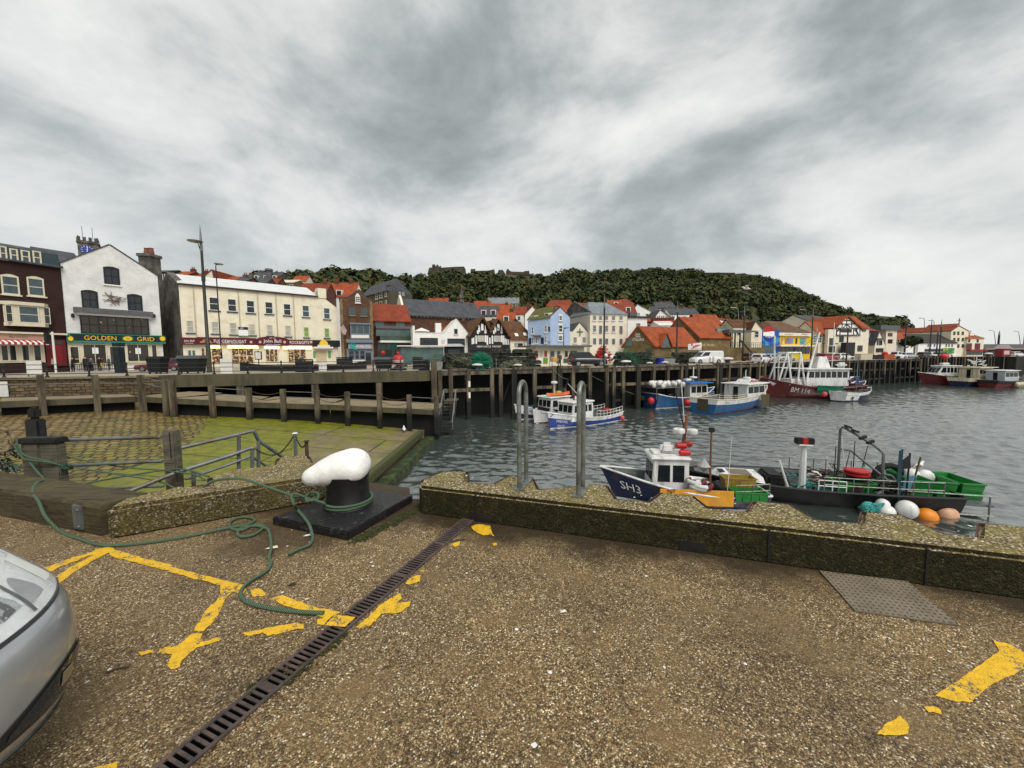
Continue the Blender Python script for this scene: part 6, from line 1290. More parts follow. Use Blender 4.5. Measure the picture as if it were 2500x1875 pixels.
for lb, x, yt, Y in (('spiked mast at the end of the castle cliff', 2207, 765, 110), ('tall spiked mast in front of the tall cream warehouse wing', 2268, 775, 112), ('thin spiked mast left of the warehouse gable', 2285, 795, 114), ('spiked mast in front of the warehouse wall', 2292, 778, 116)): lamp(lb, x, 880, yt, Y, 'spike', .14, GS)
for lb, x, yt, Y in (('pair of pale masts standing over the dark shed', 2434, 806, 150), ('pale mast at the right end of the dark shed', 2497, 806, 152)): lamp(lb, x, 880, yt, Y, 'spike', .3, GS)
def road_lamp(lb, x, yb, yt, Y, dx):
    b0 = Q(x, yb, Y); b0.z = 0; zt = Q(x, yt, Y).z; o = thing('road_lamp', lb, 'street lamp', b0, 0, 'leaning road lamps above the quay')
    obj('column', MB().tube([(0, 0, 0), (dx*.3, 0, zt*.6), (dx*.6, 0, zt-.2)], [.16, .12, .08], 6), M_GALV, o); obj('lamp_head', MB().tube([(dx*.6, 0, zt-.2), (dx*.75, 0, zt), (dx*.75-1.6, 0, zt+.1)], [.07, .1, .12], 6), M_GALV, o)
for a in (('road lamp leaning left behind the terrace canopy', 1806, 880, 752, 95, -1.5), ('road lamp left of the timbered pub', 1968, 880, 757, 110, -1.2), ('road lamp left of the tall warehouse roof', 2257, 880, 777, 140, -2), ('road lamp between the masts by the warehouse', 2281, 880, 783, 140, -2), ('road lamp over the dark shed', 2431, 880, 807, 160, -3), ('road lamp at the extreme right edge above the shed', 2491, 880, 809, 160, -3)): road_lamp(*a)
# aerial stay rig beside the hotel mast
# traffic light
tl = thing('traffic_signal', 'traffic signal head on a pale post outside the maroon restaurant', 'traffic light', V((Q(135, 890, 41).x, 41, 0)))
zt = Q(131, 810, 41).z; obj('pole', MB().tube([(0, 0, 0), (0, 0, zt)], .09, 8), FW, tl); obj('signal_head', MB().box(-.75, -.35, -.2, .1, zt-1.3, zt-.1), M_BLACK, tl, bevel=.04); obj('backing_arm', MB().box(-.36, 0, -.03, .03, zt-.7, zt-.6), M_BLACK, tl)
# information totem, litter bins, wheelie bins
M_BIN = mat('bin_black', (.006, .007, .008), .7, .4, 3, .1)
def skip_bin(label, x0, y0, x1, y1, Y, lid=None, grp='large wheeled bins on the promenade'):
    f = fac(x0, Y, x1, Y); h = Z(f, x0, y0); o = thing('wheeled_bin', label, 'bin', f.pt(f.L/2, 0), 0, grp); L = f.L; b = MB()
    b.loft([[(-L/2*k, -.5*k, z), (L/2*k, -.5*k, z), (L/2*k, .5*k, z), (-L/2*k, .5*k, z)] for z, k in ((.16, .84), (h*.82, 1.0))]); obj('body', b, M_BIN, o, bevel=.03)
    b = MB(); [b.box(-L/2+L*(i+.15)/6, -L/2+L*(i+.5)/6, -.54, -.49, .2, h*.8) for i in range(6)]; 
    b2 = MB().loft([[(-L/2-.05, -.56, h*.82), (L/2+.05, -.56, h*.82), (L/2+.05, .56, h*.82), (-L/2-.05, .56, h*.82)], [(-L/2, -.4, h), (L/2, -.4, h), (L/2, .5, h), (-L/2, .5, h)]]); obj('lid', b2, lid or M_BIN, o, bevel=.02)
    for sx in (-1, 1):
        for sy in (-.35, .35): obj('wheel', MB().tube([(sx*L*.36-.04, sy, .09), (sx*L*.36+.04, sy, .09)], .09, 10), M_BLACK, o)
    return o
GLID = mat('bin_lid_grey', (.07, .08, .08), .6, .3, 3, .05)
skip_bin('black wheeled bin in front of the red car, left one of the pair', 366, 870, 402, 912, 37)
skip_bin('black wheeled bin with a paler ribbed lid beside the tallest mast', 440, 868, 496, 912, 37, GLID)
skip_bin('black wheeled bin left of the red and white buoy', 918, 872, 955, 910, 40.5, GLID)
def litter(label, x0, y0, x1, y1, Y, m=None, cat='litter bin', name='litter_bin'):
    f = fac(x0, Y, x1, Y); h = max(.5, Z(f, x0, y0)); o = thing(name, label, cat, f.pt(f.L/2, 0)); L = f.L
    obj('body', MB().box(-L/2, L/2, -L/2*.8, L/2*.8, 0, h*.86), m or M_BIN, o, bevel=.03); obj('hood', MB().box(-L/2-.03, L/2+.03, -L/2*.8-.03, L/2*.8+.03, h*.86+.05, h), m or M_BIN, o, bevel=.03); obj('slot', MB().box(-L*.3, L*.3, -L/2*.8-.012, -L/2*.8, h*.6, h*.75), M_BLACK, o); return o
litter('black square litter bin standing behind the railing by the arcade shutters', 726, 877, 757, 913, 39)
litter('dark square litter bin close to the corner mooring post', 1024, 878, 1047, 911, 40.5)
litter('brown panelled bin near the black pot stack', 1009, 872, 1030, 905, 44, M_PILED)
litter('dark tall totem cabinet outside the gabled seafood restaurant', 283, 837, 300, 905, 40, mat('totem_blue', (.006, .014, .02), .5, .3, 3, 0), 'cabinet', 'totem_cabinet')
litter('low black planter box at the corner of the stone shop', 826, 872, 856, 888, 58, M_BIN, 'planter', 'planter')
# bus stop flag in front of the sweet shop
bs = thing('bus_stop', 'bus stop pole with a white timetable panel before the sweet shop', 'bus stop', V((Q(632, 890, 47).x, 47, 0))); zt = Q(632, 858, 47).z
obj('pole', MB().tube([(0, 0, 0), (0, 0, zt+.1)], .05, 6), M_BLACK, bs); o = obj('timetable_case', MB().box(-.42, .42, -.06, .04, zt-1.0, zt), M_BLACK, bs); obj('timetable', MB().box(-.33, .33, -.07, -.06, zt-.9, zt-.1), FW, o)
# old black boat laid on the promenade
def yard(b, pts, r=.03): return b
ob = thing('display_boat', 'long flat black rowing boat laid up on the promenade before the sweet shops', 'boat', V((Q(745, 905, 41).x, 41.5, 0)), math.radians(27))
secs = []
for t in [i/10 for i in range(11)]:
    wd = .75*math.sin(math.pi*min(.98, max(.02, t)))**.7+.02; x = -6+12*t; zz_ = .55+.5*abs(2*t-1)**2.5
    secs.append([(x, -wd, zz_), (x, -wd*.75, .12), (x, 0, .03+.3*abs(2*t-1)**4), (x, wd*.75, .12), (x, wd, zz_)])
obj('hull', MB().loft(secs, closed=True), M_BLACK, ob); obj('thwart', MB().box(-2.2, -1.9, -.6, .6, .55, .6), M_PILED, ob); obj('thwart', MB().box(1.9, 2.2, -.6, .6, .55, .6), M_PILED, ob)
pl_ = thing('stone_planter', 'long low stone planter wall behind the display boat', 'planter', V((Q(720, 890, 46).x, 46, 0))); obj('wall', MB().box(-5, 5, -.4, .4, 0, .55), M_STONEW, pl_); obj('coping', MB().box(-5.05, 5.05, -.45, .45, .55, .63), M_CONC, pl_)
# red and white buoy on a plinth
by = thing('harbour_buoy', 'big round buoy painted red above and white below on a dark plinth', 'buoy', V((Q(973, 905, 42).x, 42, 0))); zc = Q(973, 879, 42).z; R = 13/F*42
obj('upper_half', MB().lathe([(R, 0), (R*.97, R*.3), (R*.8, R*.62), (R*.5, R*.88), (.12, R)], (0, 0, zc), 20), REDP, by, smooth=True); obj('lower_band', MB().lathe([(R*.9, -R*.45), (R*.99, -R*.2), (R*1.005, 0)], (0, 0, zc), 20), FW, by, smooth=True)
obj('keel', MB().lathe([(.1, -R*1.05), (R*.45, -R*.9), (R*.75, -R*.66), (R*.9, -R*.45)], (0, 0, zc), 20), REDP, by, smooth=True); obj('plinth', MB().lathe([(.9, 0), (.9, .2), (.5, .3), (.3, zc-R)], (0, 0, 0), 16), M_BLACK, by); obj('lifting_eye', MB().lathe([(.12, R), (.16, R+.15), (.05, R+.3)], (0, 0, zc), 8), REDP, by)
rb = thing('small_float', 'little red topped float above the bin beside the glazed restaurant', 'float', Q(935, 864, 44)); obj('ball', MB().ball((0, 0, .1), .26), REDP, rb, smooth=True); obj('stem', MB().tube([(0, 0, -2.0), (0, 0, .1)], .04, 6), M_BLACK, rb)
# cafe shelters on the quay
def shelter(label, x0, y0, x1, Y):
    f = fac(x0, Y, x1, Y+1.5); zt = Z(f, x0, y0); o = thing('glass_shelter', label, 'shelter', f.pt(f.L/2, 0)); b = MB(); f.slab(b, -.3, zt, f.L+.3, zt+.14, -2.5, .5); obj('roof', b, FW, o, o.location)
    for s in (0, .33, .66, 1): b = MB(); f.slab(b, f.L*s-.05, 0, f.L*s+.05, zt, -.1, 0); obj('post', b, LEAD, o, o.location)
    win(o, f, (.1, .5, f.L-.1, zt-.1), LEAD, GLC if 'bus' in label else GLT, 6, 1, px=False, fr=.05, name='glazing'); b = MB(); f.slab(b, -.4, 0, f.L*.16, zt, -2.2, -.2); obj('end_panel', b, M_PILE, o, o.location); return o
shelter('white roofed glass shelter in front of the glazed restaurant and cafe bar', 976, 846, 1085, 52)
# black kiosk hut
kh = thing('black_kiosk', 'small black kiosk with a pale curved roof in front of the white cafe bar', 'kiosk', V((Q(1108, 890, 55).x, 55, 0))); w2 = 22/F*55; zt = Q(1108, 846, 55).z
obj('body', MB().box(-w2, w2, 0, 2.4, 0, zt), M_BIN, kh, bevel=.05); obj('roof', MB().loft([[(-w2-.15, -.2, zt), (w2+.15, -.2, zt), (w2+.15, 2.6, zt), (-w2-.15, 2.6, zt)], [(-w2*.7, .3, zt+.4), (w2*.7, .3, zt+.4), (w2*.7, 2.1, zt+.4), (-w2*.7, 2.1, zt+.4)]]), mat('kiosk_roof', (.35, .36, .36), .4, .2, 3, 0), kh); obj('hatch', MB().box(-w2*.7, w2*.7, -.04, 0, zt*.62, zt*.85), GL, kh)
# yellow plastic tank in a frame
yt = thing('plastic_tank', 'pale orange plastic tank with loop rails in front of the kiosk', 'tank', V((Q(1353, 890, 47.5).x, 47.5, 0)))
obj('tank', MB().loft([[(-.5, -.4, .7), (.5, -.4, .7), (.5, .4, .7), (-.5, .4, .7)], [(-.55, -.45, 1.3), (.6, -.45, 1.15), (.6, .45, 1.15), (-.55, .45, 1.3)]]), mat('tank_orange', (.62, .36, .10), .5, .15, 3, 0), yt, bevel=.06)
for x in (-.6, .45): obj('loop_rail', MB().tube([(x, -.5, -.1), (x, -.5, 1.25), (x+.12, -.5, 1.38), (x+.3, -.5, 1.25), (x+.3, -.5, -.1)], .035, 6), M_RAIL, yt)
# ---------------------------------------------------------------- lobster pots, nets, rope
M_NET = mat('pot_net', (.022, .024, .018), .9, .6, 6, 0, col2=(.045, .05, .03), mix2=.55, scale2=2); M_ROPEG = mat('rope_pale_green', (.17, .18, .12), .85, .3, 9, 0); M_NETG = mat('net_green', (.015, .22, .12), .85, .4, 5, 0)
def make_pot(key, mf, mn):
    o = thing('lobster_pot', key, 'lobster pot', (0, 0, -50)); L, r = .95, .33; fr = MB(); arc_ = [(r*math.cos(math.pi*j/6), r*.25+r*math.sin(math.pi*j/6)) for j in range(7)]
    for x in (-L/2, 0, L/2): fr.tube([(x, r, 0)]+[(x, y, z) for y, z in arc_]+[(x, -r, 0), (x, r, 0)], .028, 5)
    for y, z in ((r, 0), (-r, 0), arc_[1], arc_[3], arc_[5]): fr.tube([(-L/2, y, z), (L/2, y, z)], .022, 5)
    obj('frame', fr, mf, o, uv=False); nt = MB(); sec = [(r*.94, .02)]+[(y*.94, z*.96) for y, z in arc_]+[(-r*.94, .02)]
    nt.loft([[(x, y, z) for y, z in sec] for x in (-L/2+.03, -.05, L/2-.03)], closed=True, cap=True); obj('netting', nt, mn, o, uv=False); return o
M_FR1 = mat('pot_frame_pale', (.13, .14, .11), .8, .5, 3, 0, col2=(.03, .03, .026), mix2=.45, scale2=2); M_FR2 = mat('pot_frame_green', (.03, .10, .065), .8, .5, 3, 0, col2=(.02, .022, .018), mix2=.5, scale2=1.5)
protoA = make_pot('protoA', M_FR1, M_NET); protoB = make_pot('protoB', M_FR2, M_NET); used = {}
def stack(proto, label, grp, x0, x1, Y, n, lv, dep=1, sk=0.0):
    f = fac(x0, Y, x1, Y+sk); ang = math.atan2(f.t.y, f.t.x)
    for k in range(lv):
        m = n-k//2
        for i in range(m):
            for d in range(dep):
                s = f.L*(i+.5+(k % 2)*.3+random.uniform(-.12, .12))/n; p = f.pt(s, .46*k+random.uniform(-.03, .05), -1.0*d+random.uniform(-.15, .1))
                rz = ang+random.choice([math.pi/2, math.pi/2, math.pi/2, 0])+random.uniform(-.2, .2)
                if proto not in used: used[proto] = 1; o = proto; o.location = p; o.rotation_euler = (0, 0, rz); o['label'] = label; o['group'] = grp
                else: dup(proto, p, rz, label, grp)
random.seed(9)
stack(protoA, 'dark lobster pot in the tangled stack left of the bright green net', 'pots in the stack left of the green net', 1088, 1160, 42.3, 8, 4, 2, 1)
stack(protoA, 'weathered lobster pot in the slatted stack right of the bright green net', 'pots in the slatted stack', 1203, 1258, 46, 6, 5, 1, 1)
stack(protoA, 'black lobster pot in the square block beside the kiosk', 'pots in the square block', 1256, 1314, 45.5, 6, 5, 1, 1.5)
stack(protoB, 'green roped lobster pot in the long stack right of the dark car', 'pots in the long green stack', 1503, 1592, 51.5, 11, 4, 1, 2)
stack(protoA, 'dark lobster pot in the heap behind the white van bonnet', 'pots in the heap by the van', 1640, 1706, 64, 8, 4, 1, 2)
def tangle(name, label, cat, x0, x1, Y, h, m, n, r=.025, wide=1.2):
    f = fac(x0, Y, x1, Y+.6); o = thing(name, label, cat, f.pt(f.L/2, 0)); b = MB()
    for i in range(n):
        c = random.uniform(.1, .9); hh = h*(1-abs(2*c-1)**2)*random.uniform(.4, 1); p0 = f.pt(f.L*c, hh, random.uniform(-wide, .3)); pts = []
        for j in range(7): pts.append(p0+V((random.uniform(-.6, .6), random.uniform(-.4, .4), random.uniform(-.35, .3)))); pts[-1].z = max(.02, pts[-1].z)
        b.tube(pts, r, 4, cap=False)
    obj('strands', b, m, o, o.location, uv=False); return o, f
o, f = tangle('fishing_net_heap', 'bright green fishing net heaped over pots beside a mooring bollard', 'fishing net', 1155, 1198, 42.2, 1.9, M_NETG, 150, .02)
b = MB(); secs = []
for k in range(6): zz_ = 1.85*k/5; rr_ = 1.0-.75*(k/5)**2; secs.append([f.pt(f.L/2+rr_*(.9+.12*math.sin(5*j+k))*math.cos(j*.5236), zz_, -.6+rr_*.7*math.sin(j*.5236)) for j in range(12)])
obj('mound', b.loft(secs), mat('net_dark_green', (.01, .10, .055), .9, .6, 6, .5), o, o.location)
tangle('rope_heap', 'pale tangled ropes thrown in front of the slatted pot stack', 'rope', 1222, 1290, 43.6, .9, M_ROPEG, 34, .025)
tangle('rope_heap', 'pale loose rope lying over the dark pots near the corner post', 'rope', 1088, 1158, 41.6, 1.7, M_ROPEG, 26, .02)
tangle('rope_heap', 'green and red rope and floats piled behind the dark car', 'rope', 1448, 1496, 56, 2.6, REDP, 40, .07)
tangle('fishing_net_heap', 'dark green net spread over the long green pot stack', 'fishing net', 1500, 1560, 51.6, 2.2, M_NETG, 50, .02)
for lb, x, y, Y, R, m in (('white float hanging beside the bonnet of the dark car', 1479, 868, 52, .28, FW), ('white float between the dark car and the green pots', 1493, 872, 51.5, .25, FW)): o = thing('float', lb, 'float', Q(x, y, Y)); obj('ball', MB().ball((0, 0, 0), R), m, o, smooth=True); obj('loop', MB().tube([(0, 0, R*.9), (.08, 0, R*1.25), (-.05, 0, R*1.3), (0, 0, R*.9)], .03, 5), M_ROPEG, o)
bl = thing('blue_drum', 'bright blue plastic drum standing before grey net tubs', 'drum', V((Q(1611, 892, 53.5).x, 53.5, 0))); obj('drum', MB().lathe([(.5, 0), (.56, .05), (.56, .45), (.52, .5), (.56, .55), (.56, 1.0), (.48, 1.05)], (0, 0, 0), 16), mat('drum_blue', (.012, .03, .30), .4, .15, 3, 0), bl, smooth=True); obj('rim', MB().lathe([(.58, .95), (.58, 1.02)], (0, 0, 0), 16), NAVY, bl)
TUB = mat('tub_grey', (.25, .27, .26), .6, .25, 3, .05)
for lb, x, w_, Y in (('grey net tub left of the blue drum', 1596, .8, 54.6), ('grey net tub with pale net right of the blue drum', 1630, .9, 55), ('grey fish tub between the dark bins and the pot stack', 1068, .7, 42.6)):
    o = thing('net_tub', lb, 'tub', V((Q(x, 890, Y).x, Y, 0))); obj('tub', MB().loft([[(-w_*.8, -.5, 0), (w_*.8, -.5, 0), (w_*.8, .5, 0), (-w_*.8, .5, 0)], [(-w_, -.6, .9), (w_, -.6, .9), (w_, .6, .9), (-w_, .6, .9)]]), TUB, o, bevel=.03); b = MB(); [b.tube([(random.uniform(-w_, w_)*.8, random.uniform(-.5, .5), .9+random.uniform(0, .35)) for _ in range(5)], .03, 4) for _ in range(14)]; obj('net', b, M_ROPEG, o, uv=False)
# quay bollards with white tops
def qb(label, x, Y, s=1.0):
    o = thing('quay_bollard', label, 'bollard', V((Q(x, 890, Y).x, Y, 0)), 0, 'white topped bollards along the far quay'); obj('post', MB().lathe([(.28*s, 0), (.22*s, .12*s), (.2*s, .4*s)], (0, 0, 0), 10), M_BLACK, o); obj('cap', MB().lathe([(.2*s, .4*s), (.42*s, .45*s), (.4*s, .56*s), (.1*s, .62*s)], (0, 0, 0), 12, 1.25, .8), FW, o, smooth=True)
for a in (('white capped bollard in front of the bright green net', 1165, 41.6, 1.1), ('white capped bollard before the pale rope heap', 1264, 43.4, .9), ('white capped bollard in front of the long green pot stack', 1528, 49.5, 1.3), ('white bollard left of the blue drum', 1586, 51.2, .8), ('white bollard before the grey net tub', 1624, 52.3, .9), ('tall white capped bollard right of the white van', 1776, 58, 1.6)): qb(*a)
qb('white capped bollard near the far corner of the quay', 2278, 96, 1.6); qb('white capped bollard before the dark pot pile at the far quay', 2192, 88, 1.6); qb('far white capped bollard above the stone wall on the right', 2411, 112, 2)
# ladder hoops on the far quay
for lb, x, Y in (('pair of pale ladder hoops on the quay before the slatted pots', 1206, 43.2), ('pair of pale ladder hoops beside the dark car', 1473, 48.5), ('pair of pale ladder hoops by the white van', 1738, 56.5)):
    o = thing('ladder_hoop', lb, 'hoop', V((Q(x, 890, Y).x, Y, 0)), 0, 'ladder hoops on the far quay'); [obj('hoop', MB().tube([(dx, 0, 0), (dx, 0, 1.0), (dx, .12, 1.12), (dx, .3, 1.0), (dx, .3, 0)], .035, 6), M_GALV, o) for dx in (-.25, .25)]
# ---------------------------------------------------------------- flag on the quay
fg = thing('shop_flag', 'white flag with a red lobster flying on a thin pole by the white van', 'flag', V((Q(1715, 885, 62).x, 62, 0))); f = fac(1679, 62, 1713, 62.4); zt = Q(1712, 836, 62).z
obj('pole', MB().tube([(0, 0, 0), (0, 0, zt+.1)], .035, 6), M_BLACK, fg)
n = 8; b = MB(); top_, bot = [], []
for i in range(n+1): s = f.L*i/n; top_.append(f.pt(s, Z(f, 1679+34*i/n, 840-4*i/n), .12*math.sin(i*1.4))); bot.append(f.pt(s+.0, Z(f, 1679+34*i/n, 854+.5*i/n), .12*math.sin(i*1.4+.4)))
b.add(top_+bot, [(i, i+1, n+2+i, n+1+i) for i in range(n)]); cl_ = obj('cloth', b, FW, fg, fg.location)
cx, cz = f.px(1697, 844); lob = MB(); L_ = lambda pts: lob.poly([f.pt(cx+x, cz+z, .16) for x, z in pts])
L_([(-.55, -.12), (.1, .08), (.6, .12), (.75, .22), (.75, .02), (.6, .0), (.1, -.12), (-.4, -.25)]); L_([(-.5, 0), (-.8, .1), (-.75, .32), (-.4, .34), (-.55, .24), (-.58, .12), (-.35, .1)]); L_([(-.4, -.2), (-.6, -.4), (-.35, -.42), (-.25, -.22)]); obj('lobster_picture', lob, REDP, cl_, fg.location)
letters(fg, f, 'HOT FOOD', (1683, 850, 1711, 853.2), LRED, .17, cl_)

# ================================================================ VEHICLES
TYRE = mat('tyre', (.012, .012, .012), .8, .3, 8, .1); RIM = mat('rim', (.35, .36, .36), .35, .2, 6, 0, metal=.7); CG = glass('car_glass', (.015, .018, .02), .05); RLIGHT = mat('tail_light', (.45, .01, .015), .3, .2, 6, 0); HLIGHT = mat('head_light', (.6, .62, .62), .15, .1, 6, 0)
def paint(key, col): return mat(key, col, .28, .06, 1.5, 0, coat=.6)
def vehicle(name, label, cat, loc, rz, L, Wd, H, pm, style, grp=None):
    o = thing(name, label, cat, loc, rz, grp); w2 = Wd/2; g = .22 if style != 'suv' else .3
    belt = {'hatch': .60, 'suv': .58, 'van': .56, 'pickup': .55}[style]*H; hb = {'hatch': belt*.88, 'suv': belt*.95, 'van': belt*.9, 'pickup': belt*.92}[style]
    st = [(-L/2, .93, belt*.82, .35), (-L/2+.12, .97, belt*.97, .22), (-L*.3, 1, belt, g), (L*.12, 1, belt, g), (L*.2, 1, hb*1.02, g), (L*.36, .98, hb, g), (L/2-.12, .93, hb*.86, g*.9), (L/2, .86, hb*.7, .34)]
    secs = [[(x, -w2*k*.96, z0), (x, -w2*k, (z0+zt)*.5), (x, -w2*k*.97, zt*.93), (x, -w2*k*.9, zt), (x, w2*k*.9, zt), (x, w2*k*.97, zt*.93), (x, w2*k, (z0+zt)*.5), (x, w2*k*.96, z0)] for x, k, zt, z0 in st]
    obj('body', MB().loft(secs), pm, o, smooth=True)
    xr0, xr1, xw, xb = {'hatch': (-L*.44, L*.02, L*.22, -L*.49), 'suv': (-L*.45, L*.03, L*.17, -L*.49), 'van': (-L*.48, L*.16, L*.33, -L*.497), 'pickup': (-L*.08, L*.05, L*.18, -L*.13)}[style]
    b = MB(); wr = w2*(.76 if style != 'van' else .88); wb = w2*.92
    b.loft([[(xb, -wb, belt-.02), (xw, -wb, belt-.02), (xw, wb, belt-.02), (xb, wb, belt-.02)], [(xr0, -wr*1.04, H*.95), (xr1, -wr*1.04, H*.95), (xr1, wr*1.04, H*.95), (xr0, wr*1.04, H*.95)], [(xr0+.12, -wr*.9, H), (xr1-.15, -wr*.9, H), (xr1-.15, wr*.9, H), (xr0+.12, wr*.9, H)]]); obj('cabin', b, pm, o, smooth=False, bevel=.04)
    def lerp(a, c, k): return a+(c-a)*k
    k0, k1 = .12, .86
    for sgn in (-1, 1):
        yl = lambda k: sgn*(lerp(wb, wr*1.04, k)+.012)
        lo, hi = belt+(H*.95-belt)*k0, belt+(H*.95-belt)*k1; e0, e1 = lerp(xb, xr0, k0)+.18, lerp(xb, xr0, k1)+.18; f0, f1 = lerp(xw, xr1, k0)-.16, lerp(xw, xr1, k1)-.12
        cuts = [0, .36, .68, 1] if style in ('hatch', 'suv') else ([.66, 1] if style == 'van' else [0, 1])
        for c0, c1 in zip(cuts, cuts[1:]): obj('side_window', MB().add([(lerp(e0, f0, c0)+.05, yl(k0), lo), (lerp(e0, f0, c1)-.03, yl(k0), lo), (lerp(e1, f1, c1)-.03, yl(k1), hi), (lerp(e1, f1, c0)+.05, yl(k1), hi)], [(0, 1, 2, 3)]), CG, o)
    obj('windscreen', MB().add([(lerp(xw, xr1, k0)+.015, -wb*.88, belt+(H*.95-belt)*k0), (lerp(xw, xr1, k0)+.015, wb*.88, belt+(H*.95-belt)*k0), (lerp(xw, xr1, k1)+.015, wr*.88, lerp(belt, H*.95, k1)), (lerp(xw, xr1, k1)+.015, -wr*.88, lerp(belt, H*.95, k1))], [(0, 1, 2, 3)]), CG, o)
    obj('rear_window', MB().add([(lerp(xb, xr0, .15)-.015, -wb*.8, lerp(belt, H*.95, .15)), (lerp(xb, xr0, .15)-.015, wb*.8, lerp(belt, H*.95, .15)), (lerp(xb, xr0, .85)-.015, wr*.8, lerp(belt, H*.95, .85)), (lerp(xb, xr0, .85)-.015, -wr*.8, lerp(belt, H*.95, .85))], [(0, 1, 2, 3)]), CG, o)
    R = {'hatch': .31, 'suv': .38, 'van': .34, 'pickup': .36}[style]
    for x in (-L*.31, L*.32):
        for sgn in (-1, 1):
            y = sgn*(w2-.11); wl_ = obj('wheel', MB().tube([(x, y-.11, R), (x, y+.11, R)], R, 18), TYRE, o); obj('rim', MB().tube([(x, y+sgn*.10, R), (x, y+sgn*.125, R)], R*.62, 12), RIM, wl_)
    for sgn in (-1, 1): obj('head_light', MB().box(L/2-.16, L/2-.02, sgn*w2*.62-.17, sgn*w2*.62+.17, hb*.62, hb*.76), HLIGHT, o, bevel=.03); obj('tail_light', MB().box(-L/2-.02, -L/2+.12, sgn*w2*.84-.09, sgn*w2*.84+.09, belt*.6, belt*1.02), RLIGHT, o, bevel=.02)
    obj('bumper', MB().box(-L/2-.04, -L/2+.1, -w2*.86, w2*.86, .36, .52), pm, o, bevel=.03); obj('number_plate', MB().box(-L/2-.05, -L/2-.04, -.26, .26, .5*H*.9, .5*H*.9+.11), mat('plate_yellow', (.6, .45, .05), .5, .1, 3, 0), o)
    return o
PB, PW, PR, PS, PG = paint('black_paint', (.008, .009, .011)), paint('white_paint', (.68, .69, .69)), paint('dark_red_paint', (.12, .010, .02)), paint('silver_paint', (.42, .44, .45)), paint('grey_paint', (.05, .055, .06))
def at(x, Y): return V((Q(x, 880, Y).x, Y, 0))
vehicle('parked_car', 'black off road car parked on the timber quay beside the orange tank', 'car', at(1434, 51), math.radians(8), 4.9, 1.95, 1.9, PB, 'suv')
vehicle('white_van', 'white panel van parked behind the timber quay with its bonnet to the left', 'van', at(1724, 62), math.radians(186), 4.9, 1.95, 2.0, PW, 'van')
vehicle('parked_car', 'white hatchback seen from behind with a black rear window', 'car', at(1858, 62.5), math.radians(38), 4.0, 1.72, 1.5, PW, 'hatch')
vehicle('parked_car', 'silver saloon parked right behind the white hatchback', 'car', at(1885, 72), math.radians(30), 4.3, 1.75, 1.45, PS, 'hatch')
vehicle('parked_car', 'black car half hidden on the left behind the white hatchback', 'car', at(1838, 78), math.radians(20), 4.4, 1.8, 1.6, PG, 'hatch')
vehicle('parked_car', 'dark red car waiting behind the left pair of wheeled bins', 'car', at(395, 44), math.radians(200), 4.5, 1.75, 1.5, PR, 'hatch')
vehicle('parked_car', 'silver car parked in front of the arcade', 'car', at(1915, 76), math.radians(15), 4.2, 1.75, 1.5, PS, 'hatch')
vehicle('parked_car', 'dark blue car beside the red car below the timbered pub', 'car', at(2006, 88), math.radians(10), 4.2, 1.75, 1.5, paint('blue_paint', (.012, .03, .09)), 'hatch')
vehicle('parked_car', 'bright red car parked below the timbered pub', 'car', at(2024, 85), math.radians(14), 4.3, 1.75, 1.45, paint('red_paint_car', (.36, .012, .03)), 'hatch')
vehicle('parked_car', 'white car right of the bright red car', 'car', at(2060, 88), math.radians(12), 4.3, 1.75, 1.45, PW, 'hatch')
vehicle('white_pickup', 'white pickup with a rounded cab by the orange crates at the far quay', 'pickup', at(2186, 94), math.radians(10), 5.0, 1.9, 1.8, PW, 'pickup')
vehicle('parked_car', 'silver car in front of the white pub', 'car', at(2217, 101), math.radians(10), 4.3, 1.75, 1.5, PS, 'hatch')
vehicle('parked_car', 'dark grey car in front of the blue fascia', 'car', at(2262, 104), math.radians(8), 4.5, 1.8, 1.6, PG, 'suv')
vehicle('parked_car', 'black car below the green shopfront', 'car', at(2300, 106), math.radians(8), 4.5, 1.8, 1.5, PB, 'hatch')
vehicle('parked_car', 'grey car under the end of the dark shed', 'car', at(2425, 124), math.radians(4), 4.5, 1.8, 1.5, PG, 'hatch')
vehicle('parked_car', 'white car at the right of the small red hut', 'car', at(2482, 124), math.radians(4), 4.5, 1.8, 1.5, PW, 'hatch')
# small red hut, crates and gear on the far quay
rh = thing('red_hut', 'small dark red ticket hut with a white board in front of the dark shed', 'hut', at(2456, 118)); w2 = 1.3; obj('hut', MB().box(-w2, w2, 0, 2, 0, 2.4), mat('hut_red', (.22, .01, .03), .5, .2, 2, 0), rh, bevel=.04); obj('roof', MB().prism([(-w2-.3, -.2, 2.4), (w2+.3, -.2, 2.4), (0, -.2, 3.6)], (0, 2.4, 0)), mat('hut_roof', (.35, .30, .30), .6, .2, 2, 0), rh); [obj('sign_line', MB().box(-.8, .8, -.03, 0, z, z+.25), FW, rh) for z in (.7, 1.1, 1.5)]
def crate_box(label, x, Y, w_, d_, h, m, grp=None, name='crate', cat='crate', z=0, rz=0):
    o = thing(name, label, cat, at(x, Y)+V((0, 0, z)), rz, grp); b = MB(); t_ = .04
    b.box(-w_/2, w_/2, -d_/2, d_/2, 0, .04); b.box(-w_/2, w_/2, -d_/2, -d_/2+t_, .04, h); b.box(-w_/2, w_/2, d_/2-t_, d_/2, .04, h); b.box(-w_/2, -w_/2+t_, -d_/2+t_, d_/2-t_, .04, h); b.box(w_/2-t_, w_/2, -d_/2+t_, d_/2-t_, .04, h); obj('box', b, m, o)
    b = MB(); b.box(-w_/2-.03, w_/2+.03, -d_/2-.03, -d_/2-.002, h-.07, h+.01); b.box(-w_/2-.03, w_/2+.03, d_/2+.002, d_/2+.03, h-.07, h+.01); obj('rim', b, m, o); return o
